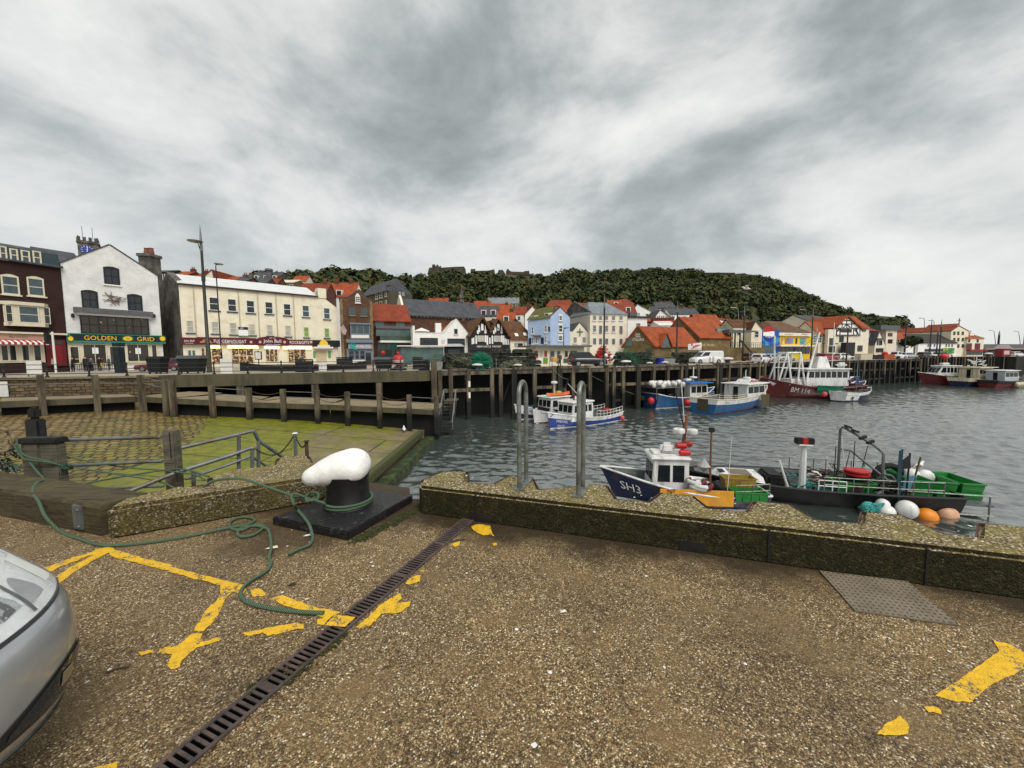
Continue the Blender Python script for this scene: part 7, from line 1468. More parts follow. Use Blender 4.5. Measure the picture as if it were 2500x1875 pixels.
ORG = mat('orange_plastic', (.42, .08, .015), .5, .25, 3, 0)
crate_box('orange fish tub with red floats heaped in it at the far quay', 2163, 90, 2.4, 1.6, 1.1, ORG, name='fish_tub', cat='tub'); crate_box('pale covered tub left of the orange fish tub', 2108, 86, 2.6, 1.5, 1.3, mat('pale_tub', (.52, .46, .34), .7, .2, 3, 0), name='fish_tub', cat='tub'); crate_box('dark green net tub between the pale and orange tubs', 2136, 88, 2.4, 1.6, 1.0, M_PILED, name='fish_tub', cat='tub')
for lb, x, Y, R, m in (('red float on top of the orange tub', 2159, 90, .6, mat('float_red', (.5, .02, .05), .5, .1, 3, 0)), ('orange red buoy bundle on the far dark quay', 2305, 93, .8, mat('buoy_orange', (.6, .05, .02), .5, .15, 3, 0)), ('white float beside the orange red buoy bundle', 2316, 93, .35, FW)): o = thing('float', lb, 'float', at(x, Y)+V((0, 0, 1.3 if x < 2200 else .5))); obj('ball', MB().ball((0, 0, 0), R, R, R*.8), m, o, smooth=True); obj('cone', MB().lathe([(R*.3, -R*.9), (R*.15, -R*1.3)], (0, 0, 0), 8), m, o)
# far pier walls on the right
fw = Fac(V((103, 100.5, 0)), V((124, 112, 0))); o = thing('stone_pier_wall', 'pale yellowish stone harbour wall at the far right beyond the boats', 'wall', V((135, 108, -6)))
a, c = P(2424, 884, 0), P(2482, 884, 0); fz = fac(2420, 108, 2484, 110); b = MB(); fz.slab(b, 0, -6.5, fz.L, Z(fz, 2450, 873), -3, 0); obj('masonry', b, masonry('pale_masonry', (.30, .24, .12), (.24, .19, .10), (.12, .1, .06), 1.4, .6, .9, .03, dirt=.3), o, o.location)
o = thing('dark_jetty_head', 'dark boarded jetty head in front of the far stone wall', 'jetty', P(2380, 940, -5.3)); fz = fac(2240, 95, 2424, 101); b = MB(); fz.slab(b, 0, -6.5, fz.L, .2, -4, 0); obj('boarding', b, M_PILED, o, o.location)
for i in range(26): b = MB(); fz.slab(b, fz.L*i/25-.2, -6.5, fz.L*i/25+.2, .3, .02, .35); obj('pile', b, M_PILED if i % 3 else M_PILE, o, o.location)
o = thing('dark_jetty_head', 'dark timber pier wall closing the harbour at the right edge', 'jetty', P(2490, 940, -5.3)); fz = fac(2482, 100, 2640, 104); b = MB(); fz.slab(b, 0, -6.5, fz.L, .2, -4, 0); obj('boarding', b, M_PILED, o, o.location)
# ================================================================ PEOPLE outside the restaurant
def person(label, x, Y, h, coat, trs, hair=(.03, .02, .015), arm=0.3, bag=None):
    o = thing('person', label, 'person', at(x, Y)); k = h/1.75
    me = bpy.data.meshes.new('body'); J = [(0, 0, .95), (0, 0, 1.2), (0, 0, 1.42), (0, 0, 1.52), (0, 0, 1.62), (0, 0, 1.74), (-.2, 0, 1.40), (-.27, 0, 1.12), (-.25, -.1*arm-.05, .88), (.2, 0, 1.40), (.27, 0, 1.12), (.25, -.1*arm-.05, .88), (-.1, 0, .9), (-.11, -.02, .5), (-.12, .03, .06), (-.12, -.12, .04), (.1, 0, .9), (.11, .02, .5), (.12, .03, .06), (.12, -.12, .04)]
    R = [.17, .18, .16, .07, .095, .08, .085, .06, .045, .085, .06, .045, .11, .075, .05, .045, .11, .075, .05, .045]
    E = [(0, 1), (1, 2), (2, 3), (3, 4), (4, 5), (2, 6), (6, 7), (7, 8), (2, 9), (9, 10), (10, 11), (0, 12), (12, 13), (13, 14), (14, 15), (0, 16), (16, 17), (17, 18), (18, 19)]
    me.from_pydata([V(j)*k for j in J], E, []); b = raw_obj('body', me, [], o); md = b.modifiers.new('skin', 'SKIN'); 
    for i, v in enumerate(me.skin_vertices[0].data): v.radius = (R[i]*k, R[i]*k*(.75 if i < 3 else 1)); v.use_root = (i == 0)
    b.modifiers.new('sub', 'SUBSURF').render_levels = 1
    dg = bpy.context.evaluated_depsgraph_get(); dg.update(); m2 = bpy.data.meshes.new_from_object(b.evaluated_get(dg)); b.modifiers.clear(); b.data = m2
    m2.materials.clear(); [m2.materials.append(q) for q in (coat, trs, mat('skin', (.45, .26, .18), .6, .1, 5, 0))]
    for p in m2.polygons: z = p.center.z/k; p.material_index = 2 if z > 1.5 or (z < .95 and abs(p.center.x) > .2*k) else (0 if z > .88 else 1); p.use_smooth = True
    obj('hair', MB().ball((0, .015, 1.70*k), .10*k, .11*k, .09*k), mat('hair%d' % int(hair[0]*99), hair, .8, .2, 9, 0), o, smooth=True)
    if bag: obj('bag', MB().box(.22, .36, -.12, .12, .6, .95), bag, o, bevel=.03)
    return o
NV = mat('coat_navy', (.015, .02, .03), .8, .3, 5, 0); BK = mat('coat_black', (.01, .01, .011), .8, .3, 5, 0); GY = mat('coat_grey', (.10, .11, .11), .8, .3, 5, 0); CR = mat('coat_cream', (.4, .36, .28), .8, .2, 5, 0)
person('person in a black coat standing at the left window of the seafood restaurant', 176, 44.5, 1.7, BK, BK); person('person in a navy jacket standing beside another below the GOLDEN letters', 208, 45, 1.78, NV, BK); person('person in a dark grey top in the middle of the group outside the restaurant', 222, 45.6, 1.65, GY, NV)
person('person in a black jacket with a yellow bag outside the restaurant door', 242, 46, 1.7, BK, NV, bag=GOLD); person('person in a light grey coat at the right of the group outside the restaurant', 262, 47, 1.75, GY, BK); person('person in a cream top at the red door of the maroon restaurant', 127, 43, 1.7, CR, BK)
person('person in a grey coat looking into the rock shop window', 736, 60, 1.7, GY, NV); person('person in black standing before the green and red quay kiosk', 1366, 51, 1.75, BK, BK)
# ================================================================ FOREGROUND
M_BOLW = mat('bollard_white', (.80, .79, .76), .6, .16, 14, .3, bscale=28, col2=(.42, .38, .32), mix2=.69, scale2=11)
M_PLATE = mat('plate_black', (.010, .010, .011), .30, .6, 14, .8, bscale=45, spec=.6, col2=(.09, .09, .088), mix2=.63, scale2=16)
c0 = V((-1.69, 3.86, .08)); bo = thing('mooring_bollard', 'big mooring bollard with a white painted lobed head on a black square base plate', 'bollard', (c0.x, c0.y, 0))
pl4 = [V((-2.29, 3.55, 0)), V((-1.43, 3.22, 0)), V((-1.09, 4.10, 0)), V((-1.78, 4.34, 0))]
obj('base_plate', MB().prism([p+V((0, 0, .002)) for p in pl4], (0, 0, .078)), M_PLATE, bo, bo.location, bevel=.01)
obj('post', MB().lathe([(.235, .075), (.225, .10), (.205, .13), (.20, .33), (.21, .40)], c0-V((0, 0, .08)), 28), mat('post_black', (.008, .008, .009), .45, .4, 6, .15, col2=(.03, .026, .022), mix2=.66, scale2=9), bo, bo.location, smooth=True)
mb_ = bpy.data.metaballs.new('head'); mb_.resolution = .03; mb_.render_resolution = .03; mb_.threshold = .35
mo = bpy.data.objects.new('head_shape', mb_); C.objects.link(mo)
for x, y, z, r in ((.02, .01, .47, .26), (.06, .05, .50, .22), (-.10, -.05, .46, .24), (-.21, -.11, .43, .185), (-.31, -.16, .405, .14), (.08, -.07, .45, .20), (.04, .11, .47, .20)):
    e = mb_.elements.new(); e.co = (x, y, z); e.radius = r*1.1
dg = bpy.context.evaluated_depsgraph_get(); dg.update(); hm_ = bpy.data.meshes.new_from_object(mo.evaluated_get(dg)); bpy.data.objects.remove(mo)
hm_.materials.clear()
for v in hm_.vertices: v.co = (v.co.x*.92, v.co.y*.92, .46+(v.co.z-.46)*.86)
ho = raw_obj('head', hm_, M_BOLW, bo); ho.location = (c0.x-bo.location.x, c0.y-bo.location.y, 0)
for p in hm_.polygons: p.use_smooth = True
# ladder hoops
for lb, px in (('left one of the two tall galvanised hoops on the parapet', ((1268, 1193), (1285, 1174))), ('right one of the two tall galvanised hoops on the parapet', ((1412, 1211), (1423, 1192)))):
    a, c = P(*px[0], HP), P(*px[1], HP); d = (c-a); o = thing('ladder_hoop', lb, 'handrail', a.lerp(c, .5), 0, 'ladder hoops on the parapet'); h = 1.05; r = d.length/2; t_ = d.normalized(); u = V((0, 0, 1)); m0 = V((0, 0, 0))
    pts = [-t_*r, -t_*r+u*(h-r)]+[-t_*r*math.cos(k)+u*(h-r+r*math.sin(k)) for k in [j*math.pi/10 for j in range(1, 10)]]+[t_*r+u*(h-r), t_*r]
    obj('tube', MB().tube(pts, .022, 16), M_GALV, o, smooth=True); s_ = V((t_.y, -t_.x, 0))*.05; obj('foot_plate', MB().ob(-t_*(r+.06)-s_, t_*(2*r+.12), s_*2, u*.014), M_GALV, o)
    for k in (-1, 1): 
        obj('bolt', MB().lathe([(.016, .012), (.016, .03), (.004, .034)], t_*k*(r-.07), 6), M_RAIL, o); obj('sleeve', MB().tube([t_*k*r+u*(h-r-.10), t_*k*r+u*(h-r-.085)], .024, 16), M_GALV, o)
# drain grate, slot depth painted as a dark sheet
d0, d1 = V((-.43, 3.64, 0)), V((-1.66, .58, 0)); t_ = (d1-d0).normalized(); n_ = V((-t_.y, t_.x, 0)); L = (d1-d0).length; hw = .063
dr = thing('drain_grate', 'long rusty slotted drain grate running across the ground from the parapet', 'drain', d0)
M_GRATE = mat('grate_iron', (.105, .072, .062), .7, .4, 12, .4, col2=(.06, .045, .04), mix2=.5, scale2=8)
obj('slot_shade_sheet', MB().ob(d0-n_*hw+V((0, 0, .003)), t_*L, n_*hw*2, V((0, 0, .001))), mat('slot_shade', (.002, .002, .002), 1, .1, 3, 0, spec=0), dr, dr.location)  # flat black sheet stands in for the shade down inside the slots
b = MB()
for s in (-1, 1): b.ob(d0+n_*(s*(hw-.008)-.008)+V((0, 0, .002)), t_*L, n_*.016, V((0, 0, .010)))
obj('frame', b, M_GRATE, dr, dr.location)
i = 0; s = 0.0; b = MB()
while s < L:
    wd = .014 if i % 16 else .04; b.ob(d0+t_*s-n_*(hw-.014)+V((0, 0, .004)), t_*wd, n_*2*(hw-.014), V((0, 0, .006))); s += wd+.016; i += 1
obj('bars', b, M_GRATE, dr, dr.location)
M_MOSS = mat('moss', (.035, .045, .008), .95, .6, 30, .8, col2=(.06, .055, .015), mix2=.5, scale2=12)
b = MB(); random.seed(5)
for (s0, s1, side, k) in ((1.62, 2.0, -1, 150), (1.95, 2.12, 1, 60), (2.75, 2.95, 1, 120), (1.9, 1.96, 0, 20)):
    for _ in range(k):
        p = d0+t_*random.uniform(s0, s1)+n_*(-side*hw*1.05+random.gauss(0, .016)); r = random.uniform(.004, .011); b.ball(p+V((0, 0, .006)), r, r, r*.8, 5, 3)
for _ in range(700):
    k = random.random(); p = V((-1.40, 3.24, 0)).lerp(V((-1.02, 4.0, 0)), k)+V((random.gauss(.05, .03), random.gauss(-.02, .03), 0)); r = random.uniform(.006, .018); b.ball(p+V((0, 0, .003)), r, r, r*.9, 5, 3)
struct(obj('moss_patch', b, M_MOSS, uv=False), 'stuff')
# steel cover plate by the parapet
cv_ = [(2.24, 2.70), (2.74, 2.56), (2.60, 2.13), (2.11, 2.26)]; cp_ = thing('cover_plate', 'flat chequered steel cover plate on the ground at the foot of the parapet', 'cover', (2.4, 2.4, 0))
M_COV = mat('cover_steel', (.20, .165, .115), .6, .3, 6, .3, col2=(.12, .095, .065), mix2=.6, scale2=4)
b = MB().prism([(x, y, .003) for x, y in cv_], (0, 0, .009)); A_, B_, D_ = V((*cv_[0], 0)), V((*cv_[1], 0)), V((*cv_[3], 0))
for i in range(17):
    for j in range(13):
        p = A_+(B_-A_)*((i+.5)/17)+(D_-A_)*((j+.5)/13); q = (B_-A_).normalized()*(.008 if (i+j) % 2 else .003); r = (D_-A_).normalized()*(.003 if (i+j) % 2 else .008); b.add([p-q-r+V((0, 0, .0135)), p+q-r+V((0, 0, .0135)), p+q+r+V((0, 0, .0135)), p-q+r+V((0, 0, .0135))], [(0, 1, 2, 3)])
pt_ = obj('plate', b, [M_COV, mat('tread_dark', (.035, .028, .02), .7, .3, 6, 0)], cp_, cp_.location)
for i, p in enumerate(pt_.data.polygons): p.material_index = int(i > 5)
# timber baulk and posts on the left
bk = thing('timber_baulk', 'heavy weathered timber baulk with a bolted steel strap along the quay edge', 'timber', (-4.4, 3.7, 0)); a, c = V((-6.6, 4.22, 0)), V((-3.69, 3.34, 0)); dx = (c-a); s_ = V((-dx.y, dx.x, 0)).normalized()*.36
bb = MB(); secs = []
for i in range(25):
    p = a+dx*i/24; j = lambda q: V((random.uniform(-q, q), random.uniform(-q, q), random.uniform(-q, q)))
    secs.append([p+V((0, 0, .005)), p+V((0, 0, .255))+j(.006)-s_*.0, p+s_*.06+V((0, 0, .285))+j(.006), p+s_*.55+V((0, 0, .285))+j(.008), p+s_+V((0, 0, .275))+j(.006), p+s_+V((0, 0, .005))])
obj('beam', bb.loft(secs), M_BAULK, bk, bk.location); q = c-dx.normalized()*.24; obj('strap', MB().ob(q-s_*.04+V((0, 0, .03)), dx.normalized()*-.13, s_*.05, V((0, 0, .225))), M_RAIL, bk, bk.location, bevel=.004)
for z in (.06, .215): obj('strap_bolt', MB().ball(q-dx.normalized()*.04-s_*.045+V((0, 0, z)), .012), M_RAIL, bk, bk.location)
def post(name, label, cat, x0, x1, yt, Y, zb, dp, m=M_POST, twin=False):
    a = Q(x0, yt, Y); c = Q(x1, yt, Y); o = thing(name, label, cat, V(((a.x+c.x)/2, Y, zb))); w_ = c.x-a.x
    if twin: obj('shaft', MB().box(a.x, a.x+w_*.48, Y, Y+dp, zb, a.z-.05), m, o, o.location, bevel=.012); obj('shaft', MB().box(a.x+w_*.50, c.x, Y, Y+dp, zb, a.z-.05), m, o, o.location, bevel=.012); obj('cap', MB().box(a.x-.02, c.x+.015, Y-.02, Y+dp+.02, a.z-.05, a.z+.02), M_PILED, o, o.location, bevel=.012)
    else: obj('shaft', MB().box(a.x, c.x, Y, Y+dp, zb, a.z), m, o, o.location, bevel=.015); obj('split', MB().box(a.x+w_*.62, a.x+w_*.70, Y-.002, Y+.02, a.z-.35, a.z-.02), M_BLACK, o, o.location)
    return o
post('timber_post', 'stout twin timber post with a dark cap and green rope round it', 'post', 47, 138, 1074, 4.55, -.4, .10, twin=True)
post('timber_post', 'single square timber post between the steel rails', 'post', 392, 424, 1052, 4.75, -.4, .11)
sp = thing('pile_stump', 'blackened broken pile stump standing behind the twin post', 'post', Q(77, 1060, 5.6)); q0_, q1_ = Q(60, 1062, 5.6), Q(94, 1062, 5.6); w_ = q1_.x-q0_.x; zt = Q(77, 996, 5.6).z
obj('lower', MB().box(q0_.x, q1_.x, 5.6, 5.72, -1, zt-.17), M_BLACK, sp, sp.location, bevel=.02); obj('upper', MB().box(q0_.x+w_*.15, q1_.x-.03, 5.61, 5.71, zt-.17, zt), M_PILED, sp, sp.location, bevel=.03)
hr = thing('steel_handrail', 'grey steel pipe rails running beside the posts and down the hidden steps', 'handrail', (-3.6, 4.9, 0))
def pipe(name, pts, r=.022): obj(name, MB().tube([Q(*p) for p in pts], r, 10), M_RAIL, hr, hr.location, smooth=True)
pipe('rail', [(150, 1074, 4.7), (394, 1067, 4.85)]); pipe('rail', [(155, 1137, 4.7), (397, 1126, 4.85)], .02); pipe('rail', [(230, 1193, 4.7), (400, 1187, 4.85)], .016)
pipe('rail', [(440, 1094, 4.85), (582, 1061, 5.3), (608, 1054, 5.4), (618, 1052, 5.42), (623, 1058, 5.45), (631, 1076, 5.5), (690, 1116, 5.9)], .024)
pipe('rail', [(300, 1206, 4.35), (430, 1154, 4.7), (560, 1113, 5.2), (612, 1094, 5.35), (621, 1095, 5.36)], .026); pipe('rail', [(452, 1170, 4.8), (560, 1134, 5.2), (611, 1114, 5.35)], .018); pipe('rail', [(620, 1118, 5.4), (656, 1142, 5.8)], .018)
for x, y0, y1, Y in ((583, 1061, 1150, 5.3), (631, 1076, 1150, 5.5), (616, 1096, 1150, 5.36), (473, 1150, 1190, 4.85)): pipe('rail_post', [(x, y0, Y), (x, y1, Y)], .024)
for lb, x, y0, y1, Y in (('thin steel chain post with a pale worn top', 720, 1058, 1120, 5.7), ('thin rusty chain post leaning left beside the concrete tooth', 748, 1077, 1135, 5.3)):
    o = thing('chain_post', lb, 'post', Q(x, y1, Y)); obj('shaft', MB().tube([Q(x+3, y1, Y), Q(x, y0, Y)], .024, 8), M_RUST if 'rusty' in lb else M_RAIL, o, o.location); obj('cap', MB().ball(Q(x, y0, Y), .04, .04, .015), FW if 'pale' in lb else M_RUST, o, o.location)
ch = thing('chain', 'slack rusty chain looping between the rail end and the two thin posts', 'chain', Q(700, 1090, 5.6)); b = MB(); prev = None
def chain(a, c, sag, n):
    for i in range(n):
        k = (i+.5)/n; p = a.lerp(c, k)-V((0, 0, sag*4*k*(1-k))); d = (c-a).normalized()*(c-a).length/n*.62; u = V((0, 0, .012)) if i % 2 else V((.008, .008, 0)); b.tube([p-d, p+u, p+d, p-u, p-d], .0055, 4, cap=False)
chain(Q(622, 1095, 5.4), Q(680, 1108, 5.7), .05, 16); chain(Q(680, 1108, 5.7), Q(718, 1062, 5.7), .03, 16); chain(Q(722, 1062, 5.7), Q(748, 1080, 5.3), .12, 16); obj('links', b, M_RUST, ch, ch.location, uv=False)
# ropes
def rope_mat(key, c1, c2):
    m = bpy.data.materials.new(key); m.use_nodes = True; t = NT(m.node_tree); m.node_tree.nodes.clear(); uv = t.n('ShaderNodeUVMap').outputs[0]
    wv = t.n('ShaderNodeTexWave', Vector=t.n('ShaderNodeMapping', Vector=uv, Rotation=(0, 0, .9)).outputs[0], Scale=28.0); wv.inputs['Distortion'].default_value = .6
    b = t.n('ShaderNodeBsdfPrincipled', Roughness=.8); t.put(b, 'Base Color', t.mix(wv.outputs[1], (*c1, 1), (*c2, 1))); t.put(b, 'Normal', t.n('ShaderNodeBump', Strength=.9, Distance=.006, Height=wv.outputs[1])); o = t.n('ShaderNodeOutputMaterial'); t.put(o, 'Surface', b); return m
M_ROPE = rope_mat('rope_green', (.02, .055, .03), (.15, .24, .14)); M_ROPET = rope_mat('rope_tan', (.10, .08, .04), (.30, .25, .15))
def smooth_pts(pts, sub=8):
    P_ = [V(p) for p in pts]; out = []
    for i in range(len(P_)-1):
        p0, p1, p2, p3 = P_[max(i-1, 0)], P_[i], P_[i+1], P_[min(i+2, len(P_)-1)]
        for j in range(sub):
            t = j/sub; out.append(.5*((2*p1)+(p2-p0)*t+(2*p0-5*p1+4*p2-p3)*t*t+(3*p1-p0-3*p2+p3)*t**3))
    return out+[P_[-1]]
def rope_obj(name, mb, m, parent, off):
    o = obj(name, mb, m, parent, off, smooth=2, uv=False); me = o.data; L = me.uv_layers.new(name='UVMap'); n = 8; R = .012
    for p in me.polygons:
        for li in p.loop_indices: vi = me.loops[li].vertex_index; k = (vi % n); ring = vi//n; L.data[li].uv = (mb.ulen[min(ring, len(mb.ulen)-1)], k*.012)
    return o
def rope(name, label, strands, m=M_ROPE, r=.013):
    o = thing(name, label, 'rope', V(strands[0][0]))
    for s in strands:
        pts = smooth_pts(s); mb = MB(); mb.tube(pts, r, 8); ul = [0.0]
        for a, c in zip(pts, pts[1:]): ul.append(ul[-1]+(c-a).length)
        mb.ulen = ul; rope_obj('strand', mb, m, o, o.location)
    return o
z_ = .014; g = lambda x, y: P(x, y, z_)
ground_run = [Q(112, 1172, 4.1), P(92, 1178, HP+.012), P(88, 1196, HP-.005)+V((0, -.03, -.0)), Q(95, 1225, 3.55), Q(112, 1262, 3.45), g(150, 1298), g(196, 1316), g(250, 1331), g(330, 1328), g(420, 1316), g(500, 1301), g(560, 1288), g(590, 1283), g(612, 1277), g(622, 1270), g(612, 1264), g(585, 1264), g(562, 1275), g(566, 1290), g(590, 1294), g(615, 1284), g(640, 1282), g(642, 1290), g(620, 1306), g(592, 1311), g(580, 1302), g(592, 1288), g(625, 1284), g(652, 1291), g(660, 1310), g(662, 1340), g(657, 1360), g(661, 1375), g(650, 1395), g(610, 1420), g(590, 1440), g(590, 1458), g(615, 1474), g(680, 1488), g(740, 1494), g(790, 1496)]
rope('mooring_rope', 'long green rope trailing over the baulk and looping across the ground onto the yellow line', [ground_run])
hitch = [Q(498, 1188, 3.75), Q(530, 1172, 3.72), Q(590, 1169, 3.7), Q(650, 1188, 3.68), Q(715, 1210, 3.72), Q(745, 1215, 3.7), Q(790, 1228, 3.66)]
ang = [(.225*math.cos(a), .225*math.sin(a)) for a in [-2.6, -2.2, -1.7, -1.2, -.7, -.2, .3, .8, 1.4, 2.0, 2.6, 3.1, 3.5]]
wrap = [c0+V((x, y, .02+.012*i/6)) for i, (x, y) in enumerate(ang)]
wrap2 = [c0+V((x*1.02, y*1.02, .055)) for x, y in ang]
tail = [Q(745, 1214, 3.68), Q(722, 1206, 3.66), Q(712, 1212, 3.62), Q(718, 1232, 3.58), P(728, 1246, .094), P(752, 1276, .094), P(761, 1300, .06), g(763, 1318), g(754, 1332), g(728, 1342), g(706, 1354)]
loop = [Q(745, 1216, 3.68), Q(757, 1202, 3.7), Q(775, 1204, 3.7), Q(776, 1216, 3.68), Q(760, 1222, 3.66), Q(748, 1216, 3.66), Q(752, 1224, 3.64), Q(770, 1214, 3.72), Q(792, 1198, 3.76)]
rope('mooring_rope', 'green rope hitched round the foot of the white headed bollard', [hitch+wrap[:1], wrap, wrap2, tail, loop])
rope('mooring_rope', 'green rope looped round the twin timber post and knotted to the steel rail', [[Q(40, 1070, 4.5), Q(44, 1090, 4.48), Q(62, 1112, 4.48), Q(110, 1124, 4.5), Q(157, 1137, 4.6)], [Q(34, 1085, 4.5), Q(50, 1112, 4.47), Q(66, 1122, 4.47), Q(115, 1128, 4.5), Q(163, 1140, 4.6)], [Q(68, 1122, 4.5), Q(90, 1150, 4.4), Q(110, 1171, 4.2)], [Q(163, 1138, 4.6), Q(300, 1160, 4.6), Q(390, 1176, 4.6), Q(440, 1200, 4.1)], [Q(200, 1182, 4.6), Q(320, 1160, 4.7), Q(420, 1146, 4.75), Q(460, 1148, 4.5), Q(510, 1164, 4.0)], [Q(157, 1115, 4.7), Q(300, 1140, 4.8), Q(392, 1148, 4.8), Q(470, 1158, 4.4), Q(500, 1172, 3.9)]], r=.010)
o = thing('rope_knot', 'knot of green rope on the end of the middle steel rail', 'rope', Q(164, 1139, 4.58)); b = MB(); [b.tube(smooth_pts([(random.uniform(-.05, .05), random.uniform(-.03, .03), random.uniform(-.035, .035)) for _ in range(5)], 5), .01, 6) for _ in range(6)]; obj('turns', b, M_ROPE, o, uv=False)
tt = thing('rope_coil', 'old tan rope heaped at the left edge beside the twin post', 'rope', Q(8, 1080, 4.6)); b = MB()
for i in range(7): a0 = random.uniform(0, 6); b.tube(smooth_pts([Q(5+30*math.cos(a0+j*.9)*random.uniform(.6, 1), 1075+28*math.sin(a0+j*.9), 4.5+random.uniform(0, .15)) for j in range(8)], 5), .016, 6)
obj('coils', b, mat('rope_tan_plain', (.24, .18, .10), .85, .4, 30, .5), tt, tt.location, uv=False)
nh = thing('net_bundle', 'dark green net bundle hanging at the left edge below the tan rope', 'fishing net', Q(15, 1140, 4.6)); b = MB()
for i in range(46): p = V((random.uniform(-35, 48), random.uniform(1096, 1172), 0)); b.tube([Q(p.x+random.uniform(-16, 16), p.y+random.uniform(-10, 10), 4.5+random.uniform(0, .2)) for _ in range(4)], .008, 5, cap=False)
obj('mesh', b, mat('net_teal', (.06, .10, .08), .85, .5, 8, 0, col2=(.25, .3, .28), mix2=.62, scale2=9), nh, nh.location, uv=False)
# litter and specks
for lb, x, y, w_, m, cat in (('small white paper scrap lying on open ground', 1375, 1494, .022, FW, 'litter'), ('grey feather on the ground below the rope coils', 664, 1338, .05, FC, 'feather'), ('white feather at the corner of the bollard plate', 750, 1308, .035, FW, 'feather'), ('dark twig lying beside the upper yellow patch', 1120, 1320, .06, M_BARK, 'twig'), ('small dark twig right of the drain before the parapet', 1420, 1325, .03, M_BARK, 'twig'), ('dark scrap of plastic near the rope bend', 712, 1428, .03, M_BLACK, 'litter'), ('thin dark stick on the ground near the car', 286, 1636, .04, M_BARK, 'twig')):
    p = P(x, y, .006); o = thing(cat if cat != 'litter' else 'litter_scrap', lb, cat, p); b = MB()
    if cat == 'twig': b.tube([(-w_, -.4*w_, 0), (-.2*w_, .1*w_, .004), (.5*w_, .2*w_, .006), (w_, .5*w_, .002)], .005, 5)
    else: b.add([(-w_, -.3*w_, 0), (.2*w_, -.5*w_, .006), (w_, .1*w_, .003), (.5*w_, .6*w_, .008), (-.5*w_, .4*w_, .004), (0, 0, .012)], [(0, 1, 5), (1, 2, 5), (2, 3, 5), (3, 4, 5), (4, 0, 5)])
    obj('piece', b, m, o)
b = MB(); random.seed(21)
for _ in range(90):
    k = random.random(); p = A0.lerp(A1, k)+nrm*random.uniform(.03, .5)+V((0, 0, .002)) if random.random() < .35 else V((random.uniform(-2.6, 3.2), random.uniform(1.2, 3.6), .004))
    if p.y > 3.4-.32*(p.x+.9) and p.z < .1: continue
    r = random.uniform(.004, .012); b.poly([p+V((r*math.cos(a)*random.uniform(.6, 1.4), r*math.sin(a)*random.uniform(.6, 1.4), .001)) for a in [j*1.05 for j in range(6)]])
struct(obj('droppings', b, FW, recenter=False, uv=False), 'stuff')
# ---------------------------------------------------------------- silver car at the left edge
PSV = mat('silver_metallic', (.42, .44, .45), .26, .05, 2, 0, metal=.55, coat=.7)
car = thing('silver_car', 'silver hatchback nosing in at the left edge with a clear headlight and worn bumper', 'car', (-2.66, .93, 0), 0)
# car space: x forward (towards the right), y to its left
car.rotation_euler = (0, 0, math.radians(-12))
def cprof(z):                       # half width, nose x, corner roundness at height z
    w_ = float(np.interp(z, [.16, .26, .42, .55, .68, .80, .92], [.74, .80, .835, .84, .825, .79, .70])); nx = float(np.interp(z, [.16, .24, .34, .44, .54, .62, .70, .78, .86, .92], [.80, .91, .945, .945, .935, .91, .80, .60, .35, .05])); return w_, nx
def cs(a, z, off=0.0):              # a: -1 (right wing) .. 1 (left wing) round the nose
    w_, nx = cprof(z); th_ = a*math.pi/2; e = .42
    return V((nx-.95*(1-abs(math.cos(th_))**e)+off*math.cos(th_), (w_+off)*math.copysign(abs(math.sin(th_))**.75, th_), z+off*.25))
zs = [.16, .20, .24, .29, .34, .39, .44, .49, .54, .58, .62, .66, .70, .74, .78, .82, .86, .89, .92]; na = 41
secs = []
for z in zs:
    row = [cs(-1+2*i/(na-1), z) for i in range(na)]; w_ = cprof(z)[0]; row = [V((-2.7, -w_, z)), V((-1.6, -w_, z))]+row+[V((-1.6, w_, z)), V((-2.7, w_, z))]; secs.append(row)
obj('body', MB().loft(secs, closed=True), PSV, car, smooth=True)
def patch(name, a0, a1, zf0, zf1, off, m, n=12, k=6, parent=None):
    rows = [[cs(a0+(a1-a0)*i/n, zf0(i/n)+(zf1(i/n)-zf0(i/n))*j/k, off) for i in range(n+1)] for j in range(k+1)]
    return obj(name, MB().loft(rows, closed=False, cap=False), m, parent or car, smooth=2)
CLEARM = bpy.data.materials.new('headlight_lens'); CLEARM.use_nodes = True; bs_ = CLEARM.node_tree.nodes['Principled BSDF']; bs_.inputs['Transmission Weight'].default_value = .92; bs_.inputs['Roughness'].default_value = .02; bs_.inputs['Base Color'].default_value = (.93, .95, .95, 1); bs_.inputs['IOR'].default_value = 1.03
CHR = mat('reflector', (.80, .81, .81), .22, .2, 9, .25, metal=.6); FACET = mat('facet', (.45, .47, .48), .12, .3, 12, .3, metal=.8); DKP = mat('dark_plastic', (.02, .02, .021), .45, .3, 5, .1)
